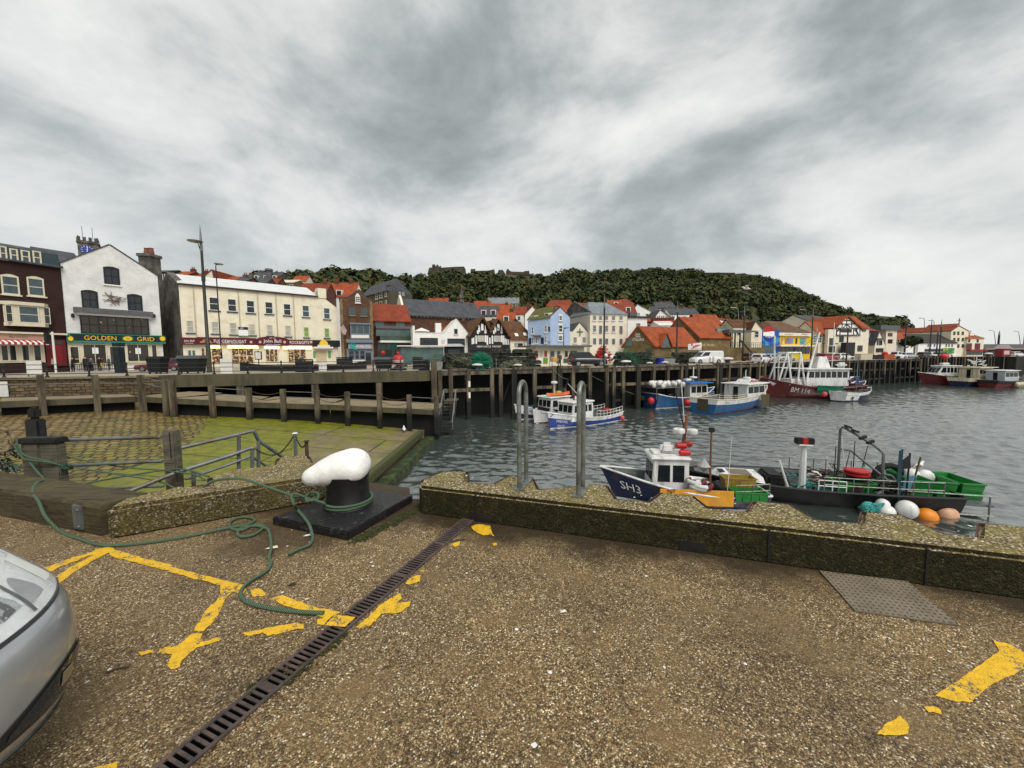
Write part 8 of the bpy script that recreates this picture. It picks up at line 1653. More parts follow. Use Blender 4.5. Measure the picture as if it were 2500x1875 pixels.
for sg in (-1, 1):
    a_, b_ = sg*.30, sg*.72
    hz0 = lambda u: .635+.03*u; hz1 = lambda u: .745+.055*math.sin(min(1, u*1.1)*math.pi*.55)
    patch('headlight_seal', sg*.285, sg*.745, lambda u: hz0(u)-.012, lambda u: hz1(u)+.010, .004, DKP); hl = patch('headlight', a_, b_, hz0, hz1, .0065, CHR)
    [patch('reflector_bowl', sg*a0, sg*a1, lambda u: .672+.01*u, lambda u: .672+.07*math.sin(math.pi*(.15+.7*u)), .009, m_, 8, 4, hl) for a0, a1, m_ in ((.34, .44, FACET), (.365, .415, DKP), (.47, .56, FACET))]; patch('reflector_facet', sg*.455, sg*.47, lambda u: .655, lambda u: .775, .0095, DKP, 3, 4, hl); patch('indicator', sg*.62, sg*.70, lambda u: .69, lambda u: .77, .009, mat('indicator_glass', (.6, .6, .56), .15, .1, 5, 0), 5, 4, hl)
    patch('lens', a_, b_, hz0, hz1, .013, CLEARM, 14, 6, hl)
    fz0 = lambda u: .315+.03*u; fz1 = lambda u: .345+.095*math.sin(min(1, u*1.25)*math.pi*.5)
    patch('fog_light_surround', sg*.27, sg*.66, lambda u: fz0(u)-.012, lambda u: fz1(u)+.010, .003, DKP); fg_ = patch('fog_light', sg*.30, sg*.635, fz0, fz1, .006, GL, 8, 5); patch('fog_lamp_bulb', sg*.48, sg*.55, lambda u: .355, lambda u: .405, .009, FACET, 5, 4, fg_)
    R = .30; wy = sg*.74; whl = obj('wheel', MB().tube([(-.25, wy-.1, R), (-.25, wy+.1, R)], R, 24), TYRE, car); obj('rim', MB().tube([(-.25, wy+sg*.09, R), (-.25, wy+sg*.115, R)], R*.62, 16), RIM, whl)
patch('bumper_groove', -.95, .95, lambda u: .300, lambda u: .307, .0025, DKP, 40, 1); patch('lower_lip', -.9, .9, lambda u: .165, lambda u: .235, .012, mat('scuffed_silver', (.36, .37, .36), .45, .4, 5, .2, metal=.3, col2=(.12, .11, .09), mix2=.6, scale2=14), 40, 4)
patch('grille', -.22, .22, lambda u: .47, lambda u: .60, .004, DKP, 12, 4); patch('bonnet_seam', -.74, .74, lambda u: .785+.03*abs(2*u-1), lambda u: .790+.03*abs(2*u-1), .003, DKP, 40, 1); patch('side_indicator', -.86, -.80, lambda u: .60, lambda u: .63, .004, mat('amber', (.6, .2, .02), .3, .1, 5, 0), 3, 2)
b = MB(); b.loft([[(-2.7, -.68, .915), (-.55, -.66, .915), (-.55, .66, .915), (-2.7, .66, .915)], [(-2.4, -.55, 1.42), (-1.25, -.55, 1.42), (-1.25, .55, 1.42), (-2.4, .55, 1.42)]]); obj('cabin_glass', b, CG, car); obj('roof', MB().box(-2.42, -1.2, -.57, .57, 1.415, 1.47), PSV, car, bevel=.02)
# ================================================================ BOATS (x forward from the stern, z = 0 at the waterline)
def bpaint(key, col, dirt=.25): return mat(key, col, .42, dirt, 1.6, .06, coat=.1, col2=tuple(c*.55+.02*k for c, k in zip(col, (2.2, 1.2, .6))), mix2=.60, scale2=2.6, streak=True)
NAVYH, BLUEH, BLUE2, WHITEH, REDH, BLKH = bpaint('hull_navy', (.010, .014, .055)), bpaint('hull_blue', (.012, .045, .27)), bpaint('hull_mid_blue', (.015, .10, .26), .4), bpaint('hull_white', (.70, .70, .68)), bpaint('hull_red', (.115, .006, .010)), mat('hull_black', (.008, .008, .009), .62, .4, 2, .1, col2=(.02, .018, .016), mix2=.62, scale2=2)
DKGREY = mat('deck_grey', (.12, .13, .13), .8, .4, 3, .1); CREAMH = bpaint('hull_cream', (.62, .55, .38)); REDOX = mat('red_oxide', (.10, .012, .012), .7, .3, 3, 0)
WGL = glass('wheelhouse_glass', (.012, .014, .016), .05)
class Boat:
    def __init__(s, label, stern, bow, B, zs, zm, zb, col, strake=None, rail=WHITEH, boot=None, rake=.7, tr=.75, dk=.25, grp=None, sh=.28, nm='fishing_boat'):
        a, c = V((stern[0], stern[1], WL)), V((bow[0], bow[1], WL)); d = c-a; s.L = d.length-rake*.6; s.th = thing(nm, label, 'boat', a, math.atan2(d.y, d.x), grp); s.B, s.z3, s.rake, s.tr = B, (zs, zm, zb), rake, tr
        n = 17; R = [i/(n-1) for i in range(n)]; V_ = [0, .15, .35, .6, .8, 1.0]
        ring = lambda t, v0=0, off=0: [s.pt(t, v, 1, off) for v in V_ if v >= v0][::-1]+[s.pt(t, v, -1, off) for v in V_ if v >= v0]
        hull = MB().loft([ring(t) for t in R], closed=False, cap=False); r0_ = ring(0); hull.poly(r0_); obj('hull', hull, col, s.th, smooth=True)
        if strake:
            for sg in (1, -1): obj('strake', MB().loft([[s.pt(t, 1-sh, sg, .012), s.pt(t, 1-sh*.5, sg, .014), s.pt(t, 1.0, sg, .012)] for t in R], closed=False, cap=False), strake, s.th, smooth=True)
            obj('transom_strake', MB().add([s.pt(0, 1-sh, 1)+V((-.012, 0, 0)), s.pt(0, 1, 1)+V((-.012, 0, 0)), s.pt(0, 1, -1)+V((-.012, 0, 0)), s.pt(0, 1-sh, -1)+V((-.012, 0, 0))], [(0, 1, 2, 3)]), strake, s.th)
        if boot:
            q = MB()
            for sg in (1, -1): q.loft([[s.pt(t, .18, sg, .01), s.pt(t, .5, sg, .012)] if zs < 0 else [s.pz(t, -.12, sg), s.pz(t, .10, sg)] for t in R], closed=False, cap=False)
            obj('boot_top', q, boot, s.th)
        g = MB()
        for sg in (1, -1): g.tube([s.pt(t, 1, sg) for t in R], .05*max(1, B/3), 6)
        g.tube([s.pt(0, 1, 1), s.pt(0, 1, -1)], .05*max(1, B/3), 6); obj('gunwale', g, rail, s.th)
        dkm = MB().loft([[s.pz(t, s.zg(t)-dk-.5, 1, -.03), s.pz(t, s.zg(t)-dk-.5, -1, -.03)] for t in R[:-1]], closed=False, cap=False); obj('deck', dkm, DKGREY, s.th)
        iw = MB(); [iw.loft([[s.pz(t, s.zg(t)-(dk+.5)*k, sg, -.05) for k in (0, .5, 1)] for t in R[:-1]], closed=False, cap=False) for sg in (1, -1)]; obj('bulwark', iw, DKGREY, s.th); s.dz = lambda t: s.zg(t)-dk-.5
    def zg(s, t):
        a, m, b = s.z3; return a*(1-t)**2+2*(2*m-.5*a-.5*b)*t*(1-t)+b*t*t
    def hb(s, t):
        return s.B/2*((s.tr+(1-s.tr)*math.sin(min(1, t/.5)*math.pi/2)) if t < .5 else max(.0, 1-((t-.5)/.5)**2.4))
    def pt(s, t, v, sg, off=0.0):
        dr = -.7; z = dr+(s.zg(t)-dr)*v; e = .30+.65*t**3; y = max(.015, s.hb(t)*v**e)+off; return V((s.L*t+s.rake*max(0, (z+.3))/(s.z3[2]+.3)*t**5, sg*y, z))
    def pz(s, t, z, sg, off=.012): v = (z+.7)/(s.zg(t)+.7); return s.pt(t, v, sg, off)
    def box(s, nm, m, x0, x1, w_, z0, z1, tx=0.0, tb=0.0, tw=0.0, par=None, y=0, bevel=.03):
        b = MB().loft([[(x0, y-w_/2, z0), (x1, y-w_/2, z0), (x1, y+w_/2, z0), (x0, y+w_/2, z0)], [(x0+tb, y-w_/2+tw, z1), (x1-tx, y-w_/2+tw, z1), (x1-tx, y+w_/2-tw, z1), (x0+tb, y+w_/2-tw, z1)]]); return obj(nm, b, m, par or s.th, bevel=bevel)
    def cabin(s, x0, x1, w_, z0, h, m=WHITEH, roof=WHITEH, tx=.25, nw=3, fr=3, ov=.2, wz=(.48, .85), rear=False):
        c = s.box('wheelhouse', m, x0, x1, w_, z0, z0+h, tx, 0, .06); s.box('wheelhouse_roof', roof, x0-ov*.5, x1-tx+ov, w_+ov, z0+h, z0+h+.12, .1, .05, .05, c)
        a0, a1 = z0+h*wz[0], z0+h*wz[1]; k = lambda z: (z-z0)/h
        for sg in (-1, 1):
            yf = lambda z: sg*(w_/2-.06*k(z)+.012)
            for i in range(nw): l = (x1-x0-tx-.3)/nw; p0 = x0+.15+l*i; obj('window', MB().add([(p0+.06, yf(a0), a0), (p0+l-.06+tx*(1-k(a0))*(i == nw-1)*.7, yf(a0), a0), (p0+l-.06+tx*(1-k(a1))*(i == nw-1)*.7, yf(a1), a1), (p0+.06, yf(a1), a1)], [(0, 1, 2, 3)]), WGL, c)
        for i in range(fr): l = (w_-.2)/fr; y0 = -w_/2+.1+l*i; xf = lambda z: x1-tx*k(z)+.014; obj('windscreen', MB().add([(xf(a0), y0+.05, a0), (xf(a0), y0+l-.05, a0), (xf(a1), y0+l-.05, a1), (xf(a1), y0+.05, a1)], [(0, 1, 2, 3)]), WGL, c)
        obj('cabin_door', MB().box(x0-.015, x0, -.3, .3, z0+.1, z0+h*.85), WGL if not rear else BLKH, c); return c
    def mast(s, nm, x, z0, z1, r=.05, m=None, y=0, lean=0.0): return obj(nm, MB().tube([(x, y, z0), (x+lean, y, z1)], [r, r*.7], 8), m or M_RAIL, s.th)
    def rails(s, t0, t1, h, n=6, m=None, sides=(1, -1), lv=(1.0, .5)):
        for sg in sides:
            P_ = [s.pt(t0+(t1-t0)*i/n, 1, sg) for i in range(n+1)]; b = MB()
            for k in lv: b.tube([p+V((0, 0, h*k)) for p in P_], .022, 6)
            for p in P_: b.tube([p, p+V((0, 0, h))], .022, 6)
            obj('guard_rail', b, m or M_GALV, s.th)
    def radar(s, x, z, r=.3, y=0): obj('radar_dome', MB().lathe([(r*.85, 0), (r, .06), (r*.95, .2), (r*.6, .25)], (x, y, z), 16), WHITEH, s.th, smooth=True)
    def ring(s, x, y, z, r=.32, m=None, flat=True):
        pts = [(x+r*math.cos(a), y+r*math.sin(a), z) if flat else (x+r*math.cos(a), y, z+r*math.sin(a)) for a in [j*math.pi/9 for j in range(19)]]
        o = obj('life_ring', MB().tube(pts, r*.26, 8), [WHITEH, REDH], s.th, smooth=True)
        for i, p in enumerate(o.data.polygons): p.material_index = (i//40) % 2
        return o
    def text(s, body, t, v, sg, h, m=LWHITE, w_=None):
        p = s.pt(t, v, sg, .03); q = s.pt(t-.03, v, sg, .03); d = (p-q).normalized()*(-1 if sg > 0 else 1); u = (s.pt(t, v+.1, sg, .03)-s.pt(t, v-.1, sg, .03)).normalized(); lettering(body, s.th, None, p, d, u, h, w_, m, .02, 'registration')
    def buoys(s, pts, r, m, nm='fender'):
        for p in pts: obj(nm, MB().ball(p, r, r, r*1.05, 10, 7), m, s.th, smooth=True)
    def gear(s, x0, x1, w_, z0, h, n, m=None, r=.02):
        b = MB()
        for i in range(n): c = V((random.uniform(x0, x1), random.uniform(-w_, w_)/2, z0+random.uniform(0, h))); b.tube([c+V((random.uniform(-.3, .3), random.uniform(-.25, .25), random.uniform(-.1, .15))) for _ in range(5)], r, 4, cap=False)
        obj('rope_and_nets', b, m or M_ROPEG, s.th, uv=False)
    def w(s, x, y, z): return s.th.matrix_world @ V((x, y, z)) if False else s.th.location+Matrix.Rotation(s.th.rotation_euler.z, 3, 'Z')@V((x, y, z))
random.seed(31)
def crate(label, loc, rz, L, Wd, h, m, grp=None, nm='fish_crate', tilt=0):
    o = thing(nm, label, 'crate', loc, rz, grp); b = MB(); t_ = .035; o.rotation_euler = (0, tilt, rz)
    secs = lambda z, k: [(-L/2*k, -Wd/2*k, z), (L/2*k, -Wd/2*k, z), (L/2*k, Wd/2*k, z), (-L/2*k, Wd/2*k, z)]
    b.loft([secs(h, .93), secs(.04, .86), secs(0, .9), secs(h*.55, .96), secs(h-.06, .97), secs(h-.06, 1.03), secs(h, 1.03), secs(h, .935)], cap=False); b.poly(secs(.045, .87)); b.poly(secs(0, .9)); obj('tub', b, m, o)
    b = MB(); [b.box(x-.02, x+.02, sg*Wd*.49-.012, sg*Wd*.49+.012, .03, h-.06) for x in (-L*.25, 0, L*.25) for sg in (-1, 1)]; obj('rib', b, m, o); return o
# 1  nearest boat, SH3
A = Boat('near navy fishing boat SH3 with a white wheelhouse and orange side panel', (11.3, 17.2), (4.55, 18.05), 2.7, .75, .8, 1.55, NAVYH, None, WHITEH, WHITEH, .9, .8, .1)
A.text('SH3', .885, .72, 1, .42); L = A.L; dz = A.dz(.5)
c = A.cabin(L-2.95, L-1.3, 1.55, .25, 1.9, tx=.12, nw=2, fr=2, ov=.15, wz=(.46, .86)); zt = 2.27
A.box('liferaft', WHITEH, L-2.5, L-1.8, .5, zt+.03, zt+.5, .08, .08, .08, bevel=.12); A.box('roof_locker', WHITEH, L-1.8, L-1.45, .9, zt, zt+.1)
m_ = A.mast('mast', L-2.85, zt, zt+1.75, .09, mat('mast_rust', (.22, .08, .035), .7, .4, 6, .2), lean=-.15); obj('mast_aerial', MB().tube([(L-2.9, 0, zt+1.5), (L-2.7, .05, zt+3.4)], .025, 5), WHITEH, A.th); obj('mast_aerial', MB().tube([(L-2.9, 0, zt+1.2), (L-2.55, -.2, zt+2.8)], .03, 5), BLKH, A.th)
A.radar(L-2.65, zt+.95, .27, .1); A.radar(L-3.2, zt+.95, .24, .2)
for x, y, z in ((L-2.7, .3, zt+.42), (L-3.1, -.2, zt+.4), (L-2.8, .5, zt+.15)): obj('gas_cylinder', MB().tube([(x-.25, y, z), (x-.2, y, z), (x+.2, y, z), (x+.25, y, z)], [.06, .13, .13, .06], 10), REDP, A.th, smooth=True)
A.box('orange_panel', mat('panel_orange', (.66, .30, .03), .5, .25, 3, .05), L-4.6, L-1.55, .06, .30, 1.0, 0, 0, 0, y=1.34, bevel=.02); lettering('SH302', A.th, None, (L-2.0, 1.40, .72), (0, 0, -1), (-1, 0, 0), .34, .62, BLKH, .012, 'registration')
A.ring(L-3.35, 1.0, 1.06, .40); A.ring(L-3.2, .9, 1.26, .34); A.ring(L-3.4, 1.1, 1.16, .36)
b = MB(); b.lathe([(.02, -.28), (.3, .0), (.02, .35)], (L-3.75, .2, 1.75), 8); obj('day_shape', b, mat('grey_cone', (.35, .36, .34), .5, .2, 3, 0), A.th)
A.mast('gear_pole', L-4.0, .4, 3.5, .06, mat('mast_rust', ()), .3); obj('deck_light', MB().box(L-4.1, L-3.9, .22, .38, 3.35, 3.55), BLKH, A.th); A.mast('whip_aerial', L-4.5, .5, 3.3, .018, WHITEH, .9, -.12)
A.rails(.02, .25, .55, 4, sides=(1,)); A.gear(.5, 1.8, 1.6, dz, .3, 14, BLKH); A.gear(L-1.2, L-.3, .7, .6, .2, 6)
A.box('black_engine_box', BLKH, .1, 1.8, 1.6, -.1, .75)
for x in (L-.7, L-.45): obj('bollard_bitt', MB().tube([(x, .0, .7), (x, 0, 1.25)], .06, 8), M_RAIL, A.th)
crate('green fish crate on the stern of the near navy boat', A.w(.95, 1.0, .55), A.th.rotation_euler.z, 1.35, .75, .42, mat('crate_green', (.012, .19, .03), .45, .25, 3, .05)); crate('yellow rimmed dark crate stacked beside the green one at the near boat stern', A.w(1.1, .35, .9), A.th.rotation_euler.z, 1.35, .6, .45, mat('crate_yellow', (.30, .20, .03), .5, .4, 3, .05))
# 2  black workboat behind it
GRN = mat('crate_green', ())
K = Boat('long black workboat with a steel gantry carrying green crates, floats and flags', (19.1, 16.9), (8.8, 19.5), 3.4, .85, .8, 1.0, BLKH, None, BLKH, None, .6, .9, .05)
L = K.L; rzK = K.th.rotation_euler.z
K.box('white_hatch_cover', WHITEH, L-3.2, L-.9, 1.8, .55, .98, .5, .1, .25); o = K.box('hatch_window', mat('hatch_tan', (.14, .11, .07), .3, .3, 3, 0), L-2.7, L-1.75, .9, .985, 1.0, bevel=0); K.box('hatch_vent', BLKH, L-1.55, L-1.3, .5, .985, 1.02, bevel=0); K.box('black_tank', BLKH, L-4.05, L-3.3, 1.4, .4, 1.1, bevel=.1)
K.mast('white_post', L-4.75, 0, 2.6, .17, WHITEH, .6); K.box('lamp_bracket', WHITEH, L-5.05, L-4.45, .5, 2.6, 2.66, y=.6)
for k in (-.22, .0, .22): K.box('floodlight', REDP if k == 0 else BLKH, L-4.9+k, L-4.6+k, .3, 2.66, 2.95, y=.6)
K.mast('white_stay', L-4.15, .3, 1.9, .06, WHITEH, .9, .5); K.rails(.08, .50, .65, 8, sides=(-1, 1)); K.rails(.42, .52, .5, 2, sides=(1,), m=WHITEH)
b = MB(); x0 = L-6.9; x1 = L-7.75
b.tube([(x0, -.9, .5), (x0, -.9, 3.15), (x0-.05, -.8, 3.3), (x1+.2, .5, 2.7), (x1, .75, 2.4), (x1, .8, .5)], .06, 8); b.tube([(x0, -.9, 2.2), (x0-.4, -.7, 2.15), (x0-1.6, .1, .9)], .05, 8); b.tube([(x1, .8, 1.5), (x1-.3, .8, 1.45), (x1-1.2, .8, .3)], .05, 8); b.tube([(x1, .8, .7), (x1+1.2, 1.5, .1)], .07, 8); obj('gantry', b, M_RAIL, K.th, smooth=True)
for k in (.15, .38, .62, .85): p = V((x0-.05, -.8, 3.3)).lerp(V((x1+.2, .5, 2.7)), k); obj('gantry_light', MB().ob(p+V((-.14, -.1, .03)), (.26, .05, .1 if k < .5 else -.1), (0, .2, 0), (0, 0, .10)), BLKH, K.th)
o = obj('tyre_fender', MB().tube([(x0-1.9+.55*math.cos(a), -.6, 1.0+.55*math.sin(a)) for a in [j*.4189 for j in range(16)]], .15, 8), TYRE, K.th, smooth=True)
K.buoys([(x0-2.7, -.5, 1.15), (x0-3.3, -.6, 1.1), (x0+1.3, -.2, .85)], .33, WHITEH, 'float'); K.gear(x1-1.0, x0+.8, 2.4, .3, .7, 60, BLKH, .03); K.gear(x1-1.6, x1, 1.5, .3, .8, 30, M_ROPEG)
K.gear(2.6, 6.0, 2.6, .35, .5, 40, mat('net_turquoise', (.06, .36, .33), .8, .4, 8, .6), .025); K.gear(2.4, 5.5, 2.8, .4, .9, 36, M_RUST, .03); K.gear(3, 8, 2.8, .3, .6, 40, BLKH, .035); [K.mast('dan_pole', 2.5+.5*i, .5, 2.4+.3*(i % 3), .025, (M_BAULK, BLKH, WHITEH)[i % 3], -.9+.5*i, .3*(i % 3-1)) for i in range(5)]
obj('hauler', MB().lathe([(.3, 0), (.32, .3), (.22, .4), (.3, .9)], (x0+.3, 1.1, .2), 12), M_RUST, K.th)
crate('green fish crate holding a red rimmed bucket below the gantry', K.w(x0+.35, .8, .7), rzK, 1.5, .95, .45, GRN)
bk_ = thing('bucket', 'dark buckets with red rims stacked in the green crate below the gantry', 'bucket', K.w(x0+.1, .75, .95), rzK); obj('bucket_body', MB().lathe([(.34, 0), (.40, .45)], (0, 0, 0), 16), BLKH, bk_, smooth=True); [obj('rim', MB().lathe([(.41, z), (.47, z+.03), (.47, z+.1), (.40, z+.12)], (0, 0, 0), 16), REDP, bk_, smooth=True) for z in (.42, .56)]
gi = 0
for i, (dx, dy) in enumerate(((0, 0), (0, .0), (-.85, 0), (-.85, 0), (-1.7, 0), (-1.7, 0))):
    crate(('lower' if i % 2 == 0 else 'upper')+' big green fish box, '+('nearest the flags', 'middle of the row', 'outermost over the stern')[i//2], K.w(1.0+dx, -.1, .42+.42*(i % 2)), rzK+math.pi/2+.06*(i % 3-1), 1.75, .82, .44, GRN, 'green fish boxes on the stern')
K.box('stern_rack', M_RAIL, -1.1, 1.5, 2.6, .48, .56); b = MB(); [b.tube([(x, sg*1.3, -.1), (x, sg*1.3, .95)], .03, 6) for x in (-.9, 2.0) for sg in (-1, 1)]; [b.tube([(-1.1, sg*1.3, z), (2.1, sg*1.3, z)], .035, 6) for z in (.12, .95) for sg in (-1, 1)]; obj('rack_rail', b, M_GALV, K.th)
for lb, px, Y, R, m, sx in (('white float hanging over the boat side near the flag poles', (2155, 1232), 15.9, .25, WHITEH, 1), ('pair of small white floats below the gantry', (2165, 1250), 15.6, .28, WHITEH, 1.2), ('large white pear buoy beside the orange one', (2214, 1244), 15.6, .38, WHITEH, .9), ('bright orange pear buoy hanging from the stern', (2262, 1262), 15.6, .36, mat('buoy_bright', (.75, .24, .01), .5, .2, 4, .05), 1.12), ('faded pinkish orange oval buoy at the corner of the stern', (2311, 1256), 15.8, .36, mat('buoy_faded', (.62, .36, .22), .6, .25, 4, .05), 1.2)):
    o = thing('pear_buoy', lb, 'buoy', Q(*px, Y), .3); obj('ball', MB().lathe([(R*max(.03, math.sin(math.pi*i/10)), -R*math.cos(math.pi*i/10)) for i in range(11)], (0, 0, 0), 18, sx, 1), m, o, smooth=True); obj('eye', MB().lathe([(.09, -R*1.0), (.12, -R*1.18), (.04, -R*1.25)], (0, 0, 0), 8), m, o)
o = thing('net_bag', 'turquoise net bundle hanging over the side below the green crate', 'net', Q(2120, 1240, 15.9)); b = MB().ball((0, 0, 0), .3, .25, .27, 10, 7); obj('bundle', b, mat('net_turquoise', (.06, .36, .33), .8, .4, 8, .6), o, smooth=True); b = MB(); [b.tube([(random.uniform(-.5, .4), -.3, random.uniform(-.35, .35)) for _ in range(5)], .02, 4, cap=False) for _ in range(12)]; obj('strands', b, mat('net_turquoise', ()), o, uv=False)
FLB = mat('flag_dark_blue', (.012, .04, .06), .8, .3, 5, 0); FLL = mat('flag_light_blue', (.07, .20, .27), .8, .3, 5, 0)
for i, (lb, x0_, x1_, yt, m, fl) in enumerate((('dan buoy pole with a dark blue flag, left of three', 2196, 2203, 1097, FLB, ((2196, 1100), (2203, 1100), (2200, 1178), (2190, 1178))), ('dan buoy pole with a black torn flag, middle of three', 2206, 2222, 1106, BLKH, ((2222, 1110), (2206, 1122), (2194, 1146), (2224, 1144))), ('dan buoy pole leaning right with a pale blue flag', 2200, 2248, 1116, FLL, ((2236, 1160), (2212, 1166), (2196, 1204), (2222, 1196))))):
    o = thing('dan_buoy', lb, 'flag pole', Q(x0_-4, 1252, 16)); Y = 15.9+.15*i; obj('pole', MB().tube([Q(x0_-4+i*6, 1250, Y), Q(x1_, yt, Y)], .035, 6), (FLB, BLKH, M_BAULK)[i], o, o.location); obj('flag', MB().prism([Q(*p, Y-.03) for p in fl], (0, .02, 0)), m, o, o.location)
def gull(label, loc, rz, s=1.0, grey=True, fly=False):
    o = thing('seagull', label, 'bird', loc, rz); GW = mat('gull_white', (.75, .74, .71), .8, .1, 9, 0); GG = mat('gull_grey', (.22, .2, .18), .8, .3, 12, 0) if grey else GW
    b = MB(); b.tube([(x*s, 0, z*s) for x, z in ((-.26, .13), (-.18, .14), (-.08, .155), (.03, .17), (.10, .20), (.135, .245), (.165, .27), (.20, .268), (.23, .26))], [q*s for q in (.012, .03, .062, .07, .055, .034, .036, .026, .006)], 10); obj('body', b, GW, o, smooth=True)
    b = MB()
    for sg in (1, -1):
        if fly: b.add([(.06*s, sg*.05*s, .19*s), (-.1*s, sg*.05*s, .19*s), (-.12*s, sg*.3*s, .32*s), (.06*s, sg*.3*s, .33*s), (-.22*s, sg*.62*s, .25*s)], [(0, 1, 2, 3), (3, 2, 4)])
        else: b.ball((-.1*s, sg*.045*s, .165*s), .17*s, .035*s, .05*s, 10, 6)
    obj('wing', b, GG, o, smooth=True)
    if not fly: b = MB(); [b.tube([(-.01*s, sg*.025*s, 0), (-.01*s, sg*.025*s, .11*s)], .006*s, 5) for sg in (1, -1)]; obj('leg', b, mat('gull_leg', (.5, .3, .2), .6, .1, 5, 0), o)
    obj('beak', MB().tube([(.225*s, 0, .262*s), (.27*s, 0, .252*s)], [.011*s, .003*s], 6), GOLD, o); return o
gull('brown grey gull perched on the rim of the green fish boxes', K.w(.1, -.95, 1.3), .3, 1.5); gull('white gull standing at the wet lower corner of the slipway', V((-8.6, 30.2, slz(-8.6))), 1.9, 1.6, False); gull('white gull gliding in front of the dark wooded hill', Q(1821, 711, 120), 2.6, 5, False, True)
# 3  PREVAIL
D_ = V((.78, .62, 0)); p0 = V((3.0, 34.7, 0))
def along(bow, L, ang): return (bow[0]+L*math.cos(ang), bow[1]+L*math.sin(ang))
B = Boat('bright blue boat PREVAIL with a white wheelhouse', along((3.35, 35.1), 9.2, .62), (3.35, 35.1), 2.9, .95, .85, 1.6, BLUEH, WHITEH, WHITEH, WHITEH, .4, .8, .15, sh=.22)
L = B.L; B.text('PREVAIL', .88, .68, 1, .26, w_=1.15); B.text('SH12', .89, .46, 1, .24, w_=.7); B.cabin(L-4.6, L-1.7, 2.1, .6, 1.75, tx=.25, nw=4, fr=3, ov=.2); B.ring(L-3.6, 0, 2.6, .45); B.ring(L-3.6, 0, 2.72, .4); B.mast('mast', L-4.0, 2.4, 4.3, .06, lean=.1); B.mast('derrick', L-4.2, 2.4, 4.1, .04, WHITEH, lean=2.0); B.box('red_bin', REDP, L-4.0, L-3.5, .5, 2.5, 3.0)
B.rails(.02, .48, .6, 8, WHITEH); B.gear(.5, 4, 2.0, .4, .7, 60); B.gear(.5, 3, 1.8, .5, .6, 30, M_NET, .03); B.box('red_fish_box', REDP, .9, 1.6, .7, .9, 1.25); B.buoys([(.4, 1.35, .35)], .24, mat('float_pink', (.55, .06, .09), .5, .1, 4, 0)); b = MB().box(-1.0, .1, -.7, .7, .85, .95); obj('stern_ramp', b, M_BAULK, B.th)
# 4  white boat beyond it, 5 WO41
B2 = Boat('white hulled boat with an orange canoe on its wheelhouse, tucked behind PREVAIL', along((2.1, 38.0), 9, .62), (2.1, 38.0), 2.9, .9, .9, 1.9, WHITEH, BLKH, BLKH, REDOX, .3, .8, .15, sh=.14)
L = B2.L; B2.cabin(L-3.9, L-1.2, 2.1, .8, 1.75, tx=.15, nw=3, fr=3); B2.text('FRANKIE JOHN', .87, .74, 1, .16, BLKH, 1.3); o = obj('orange_canoe', MB().loft([[(L-1.2-3.2*t, .55*math.sin(math.pi*t)+.02+.4, 2.75), (L-1.2-3.2*t, .4, 2.7+.35*(1-math.sin(math.pi*t)*.3)), (L-1.2-3.2*t, .4-.5*math.sin(math.pi*t)-.02, 2.75)] for t in [i/10 for i in range(11)]], closed=True), mat('canoe_orange', (.65, .09, .02), .4, .15, 3, 0), B2.th, smooth=True)
B2.radar(L-2.6, 3.9, .35); B2.mast('radar_post', L-2.6, 2.6, 3.9, .06, WHITEH); B2.box('solar_panel', GLB, L-4.2, L-3.6, .8, 2.75, 3.4, .1, .3); B2.box('yellow_liferaft', mat('canister_yellow', (.5, .42, .05), .5, .2, 3, 0), L-3.5, L-2.8, .6, 2.7, 3.1, bevel=.1)
B3 = Boat('blue and white boat WO41 half hidden behind the left hoop', along((.35, 40.2), 8, .62), (.35, 40.2), 2.6, .8, .8, 1.7, NAVYH, WHITEH, WHITEH, WHITEH, .4, .8, .15, sh=.38); B3.text('WO41', .80, .82, 1, .34, BLKH, .95); B3.box('blue_cover', BLUE2, B3.L-2.4, B3.L-.8, 1.2, 1.0, 1.35, .3, .2, .2); B3.rails(.1, .5, .5, 4)
# 6  blue boat with the rack of white floats
E_ = Boat('blue boat with a blue roofed wheelhouse and a rack of white floats', (17.6, 48.9), (27.6, 52.6), 3.8, 1.9, 1.3, 2.3, BLUE2, None, WHITEH, WHITEH, .6, .85, .2)
L = E_.L; E_.cabin(L-5.0, L-1.8, 2.7, .6, 2.4, nw=3, fr=3, roof=mat('roof_blue', (.015, .13, .42), .45, .2, 3, 0), ov=.7); E_.mast('mast', L-3.2, 3.1, 5.1, .09, WHITEH); E_.radar(L-3.2, 3.6, .5)
E_.box('float_rack', M_GALV, -.4, 4.2, 3.4, 2.6, 2.7); b = MB(); [b.tube([(x, sg*1.6, 1.2), (x, sg*1.6, 2.7)], .05, 6) for x in (-.3, 4.1) for sg in (-1, 1)]; obj('rack_post', b, M_GALV, E_.th)
E_.buoys([(random.uniform(-.5, 4.3), random.uniform(-1.7, -.2), 2.95+random.uniform(-.1, .35)) for _ in range(26)], .30, WHITEH, 'float'); E_.buoys([(-.9, -1.3, 1.1), (4.0, -2.2, .7)], .42, mat('fender_red', (.5, .02, .02), .45, .15, 4, 0)); E_.box('liferaft', WHITEH, L-4.8, L-3.6, .7, 3.2, 3.6, bevel=.15)
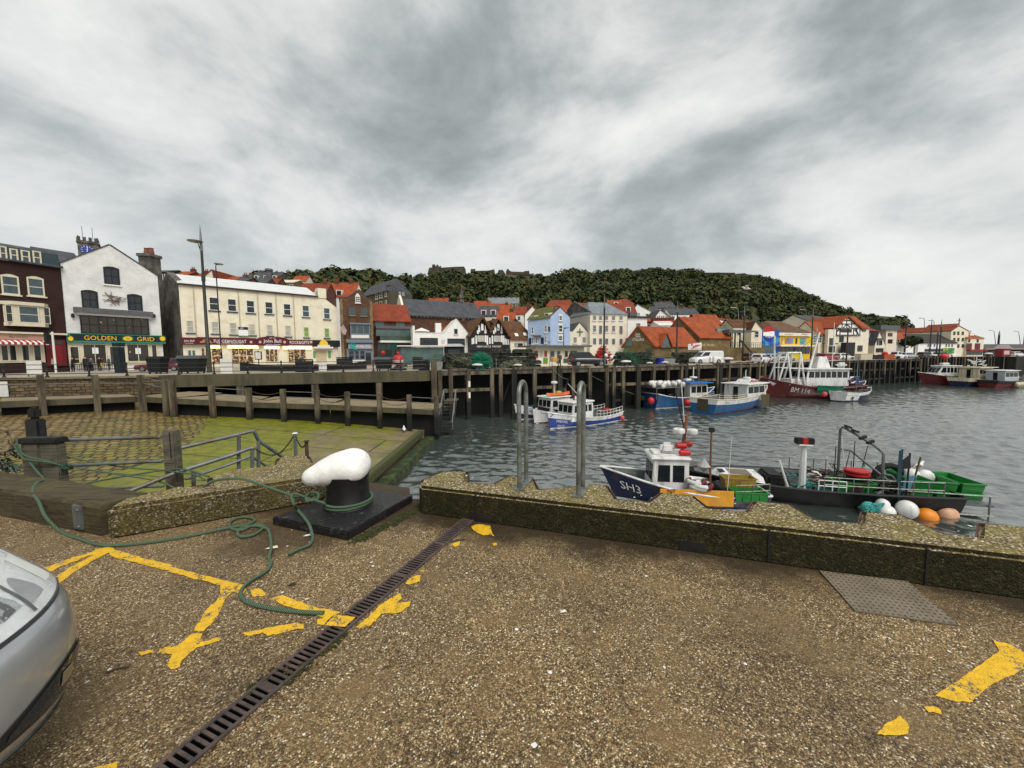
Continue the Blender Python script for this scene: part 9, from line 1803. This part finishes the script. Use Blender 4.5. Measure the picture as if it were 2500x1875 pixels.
# 7  blue and white working boat, stern towards us
G_ = Boat('scruffy blue and white working boat with a cream wheelhouse and open stern', (21.9, 43.9), (33.9, 51.2), 3.9, 1.75, 1.65, 2.6, BLUE2, WHITEH, CREAMH, REDOX, .8, .9, .25, sh=.24)
L = G_.L; G_.cabin(L-6.8, L-2.2, 2.9, 1.0, 2.1, WHITEH, WHITEH, .5, 3, 3, .6); G_.box('radar_arch', WHITEH, L-5.2, L-3.4, 2.0, 3.22, 3.65, .3, .3, .3); G_.box('name_board', mat('board_red', (.35, .03, .03), .5, .3, 5, 0), L-5.3, L-3.5, .05, 3.35, 3.6, y=-1.02); lettering('DOROTHY', G_.th, None, (L-4.4, -1.05, 3.48), (1, 0, 0), (0, 0, 1), .17, 1.2, LWHITE, .012, 'registration'); G_.radar(L-4.3, 3.65, .45); G_.mast('mast', L-4.6, 3.2, 4.8, .07, WHITEH); G_.rails(.02, .4, .5, 5, CREAMH); G_.gear(.5, 4, 2.6, .9, .4, 30); G_.box('stern_gate', M_BAULK, -.06, .05, 1.3, .4, 1.7); G_.text('SH 85', .14, .86, -1, .2, BLKH, .7); G_.box('side_patch', M_BAULK, L*.66, L*.80, .03, .2, 1.8, y=-1.95, bevel=0)
# 8  red trawler
T_ = Boat('dark red trawler BM 114 with white gallows and a long white wheelhouse', along((39.4, 60.4), 13.5, -.12), (39.4, 60.2), 5.0, 2.0, 1.7, 3.1, REDH, None, REDH, REDOX, 1.1, .85, .3, nm='trawler')
L = T_.L; T_.text('BM 114', .70, .70, 1, .85, LWHITE, 2.4); T_.cabin(2.4, 8.4, 3.8, 1.9, 2.5, tx=.3, nw=7, fr=4, ov=.5, wz=(.5, .86)); T_.box('upper_house', WHITEH, 4.4, 6.4, 2.0, 4.55, 6.3, .5, .4, .4); T_.box('shelter_deck', WHITEH, 8.4, 10.6, 3.4, 2.0, 2.9, .5, .2, .2); T_.box('liferaft', WHITEH, 1.6, 3.0, 1.0, 4.6, 5.4, bevel=.3)
Wt = WHITEH; b = MB(); y = 1.7
for sg in (1, -1):
    b.tube([(L-.9, sg*1.4, 2.7), (L-2.1, sg*1.1, 6.9)], .13, 8); b.tube([(L-2.5, sg*1.8, 2.3), (L-2.1, sg*1.1, 6.9)], .13, 8); b.tube([(L-3.3, sg*1.9, 2.2), (L-4.0, sg*1.1, 6.9)], .13, 8); b.tube([(L-4.3, sg*1.9, 2.1), (L-4.0, sg*1.1, 6.9)], .13, 8); b.tube([(L-2.1, sg*1.1, 6.9), (L-4.0, sg*1.1, 6.9)], .14, 8); b.tube([(L-1.5, sg*1.25, 4.6), (L-4.1, sg*1.5, 4.5)], .08, 8)
for x in (2.1, 4.0): b.tube([(L-x, -1.1, 6.9), (L-x, 1.1, 6.9)], .14, 8)
obj('gallows', b, Wt, T_.th); obj('derrick', MB().tube([(L-4.6, 1.6, 2.4), (L-7.0, .3, 10.0)], [.17, .12], 8), Wt, T_.th); obj('derrick', MB().tube([(L-1.6, -1.2, 2.6), (L-1.5, -1.4, 9.6)], [.15, .12], 8), Wt, T_.th)
obj('stay', MB().tube([(L-7.0, .3, 9.9), (L-3.9, 0, 6.9)], .03, 5), M_BLACK, T_.th); T_.mast('whip_aerial', 3.6, 4.6, 11.5, .05, WHITEH); T_.mast('whip_aerial', 6.0, 6.2, 10.8, .04, WHITEH); T_.mast('black_post', L-11.2, 4, 10.5, .12, M_RUST); T_.ring(2.0, 1.95, 2.8, .42, flat=False)
b = MB(); secs = [[T_.pt(t, 1.0, 1, .10)+V((0, 0, .25)), T_.pt(t, .86, 1, .22), T_.pt(t, .66+.05*math.sin(t*90), 1, .16)] for t in [.28+.27*i/24 for i in range(25)]]; obj('green_net', b.loft(secs, closed=False, cap=False), mat('net_green_bright', (.015, .20, .11), .85, .5, 6, .8), T_.th); b = MB(); [b.tube([T_.pt(.28+.27*i/18, 1.02, 1, .15)+V((0, 0, .3)), T_.pt(.28+.27*i/18, .62+random.uniform(0, .05), 1, .3)], .06, 5) for i in range(19)]; obj('net_folds', b, M_NETG, T_.th)
T_.rails(.6, .97, .5, 6, REDH, (1,)); obj('anchor_mark', MB().add([T_.pt(.955, .93, 1, .03), T_.pt(.90, .86, 1, .03), T_.pt(.925, .72, 1, .03)], [(0, 1, 2)]), Wt, T_.th)
# 9  small boats at the right
H_ = Boat('small white and navy boat with a blue cross on its transom beside the trawler', (46.0, 54.0), (53.4, 57.2), 2.8, 1.4, 1.2, 1.7, NAVYH, WHITEH, WHITEH, None, .6, .8, .2, sh=.2)
obj('white_transom', MB().add([H_.pt(0, .4, 1)+V((-.02, 0, 0)), H_.pt(0, .98, 1)+V((-.02, 0, 0)), H_.pt(0, .98, -1)+V((-.02, 0, 0)), H_.pt(0, .4, -1)+V((-.02, 0, 0))], [(0, 1, 2, 3)]), WHITEH, H_.th); obj('side_panel', MB().loft([[H_.pt(t, .45, -1, .015), H_.pt(t, .78, -1, .015)] for t in (0, .12, .24, .36)], closed=False, cap=False), WHITEH, H_.th); p = H_.pt(.17, .62, -1, .04); obj('blue_cross', MB().box(p.x-.08, p.x+.08, p.y-.03, p.y, p.z-.45, p.z+.45).box(p.x-.4, p.x+.4, p.y-.035, p.y-.031, p.z-.02, p.z+.12), NAVY, H_.th)
H_.gear(2, 6, 2.0, .6, .6, 40, BLUE2, .05); H_.gear(1.5, 6, 2.0, .6, .8, 30); H_.mast('mast', 4.5, .5, 5.2, .06); H_.mast('mast', 6, .5, 4.2, .05); H_.rails(.3, .9, .5, 6); H_.buoys([(-.3, 1.5, .9)], .35, mat('float_pink', ()))
J_ = Boat('blue and yellow trimmed boat squeezed between the trawler stern and the quay', (50.5, 61.2), (58.5, 63.6), 3.0, 1.6, 1.5, 2.2, BLUEH, mat('trim_yellow', (.55, .42, .08), .5, .2, 3, 0), WHITEH, None, .5, .85, .2, sh=.16); J_.cabin(3.4, 5.6, 2.0, 1.0, 1.9, BLUEH, BLUE2, nw=2, fr=2); J_.mast('mast', 3, 1, 7, .07); J_.mast('mast', 6.5, 1, 6, .07); J_.gear(1, 6, 2, 1, .8, 20)
k1_ = Boat('red hulled cruiser with a long white cabin and big windows near the far quay corner', (94.6, 81.0), (87.8, 82.6), 3.8, 1.8, 1.8, 2.6, REDH, None, WHITEH, None, 1.2, .85, .05, nm='cabin_cruiser'); L = k1_.L; k1_.cabin(.9, L-1.1, 3.0, 2.0, 1.9, tx=1.0, nw=5, fr=3, ov=.2, wz=(.3, .85)); k1_.box('roof_raft', WHITEH, 2.2, 3.6, 1.2, 4.05, 4.6, bevel=.2); k1_.rails(.0, .12, 1.2, 2)
k2_ = Boat('cream topped navy boat between the red cruiser and the grey cabin boat', (88.3, 76.0), (98.0, 78.4), 3.8, 1.7, 1.5, 2.0, NAVYH, CREAMH, CREAMH, None, .8, .85, .05, sh=.25); k2_.cabin(3, 7.6, 3, 1.5, 2.2, CREAMH, CREAMH, .5, 4, 3, .8); k2_.gear(3.4, 7, 2, 4, 1.2, 16, WHITEH, .08); k2_.mast('mast', 5, 4, 6.2, .08, WHITEH)
k3_ = Boat('dark red boat with a grey cabin and a row of fenders at the right edge', (90.5, 73.0), (99.5, 75.0), 3.4, 1.5, 1.3, 1.7, REDH, BLKH, M_RAIL, None, .8, .85, .1, sh=.3); k3_.cabin(2, 6, 2.6, 1.1, 2.1, mat('cabin_grey', (.40, .42, .44), .5, .2, 3, 0), WHITEH, .4, 3, 3, .4); k3_.buoys([(4.5+1.1*i, -1.75+.12*i, .7) for i in range(4)], .42, CREAMH); k3_.rails(.6, .95, .7, 4)
k4_ = Boat('pale open boat at the right edge behind the fendered red boat', (98, 79), (106, 80.5), 3, 1.2, 1.2, 1.8, WHITEH, None, WHITEH, None, .6, .85, .1); k4_.cabin(2.5, 5, 2.2, .8, 2.2, nw=2, fr=2); k4_.mast('mast', 4, 3, 6, .06)
# lines from the boats to the quay
for lb, a, c in (('thin mooring line from the trawler bow to the quay', Q(1864, 928, 60), Q(1836, 955, 62)), ('pale mooring line rising from PREVAIL to a quay pile', Q(1385, 925, 38), Q(1352, 902, 44.6)), ('dark mooring line sagging from the quay to the blue float boat', Q(1440, 915, 46.5), Q(1575, 970, 49))): o = thing('mooring_line', lb, 'rope', a); obj('line', MB().tube([a+(c-a)*(i/8)-V((0, 0, .25*4*(i/8)*(1-i/8))) for i in range(9)], .03, 5), M_ROPEG, o, o.location)
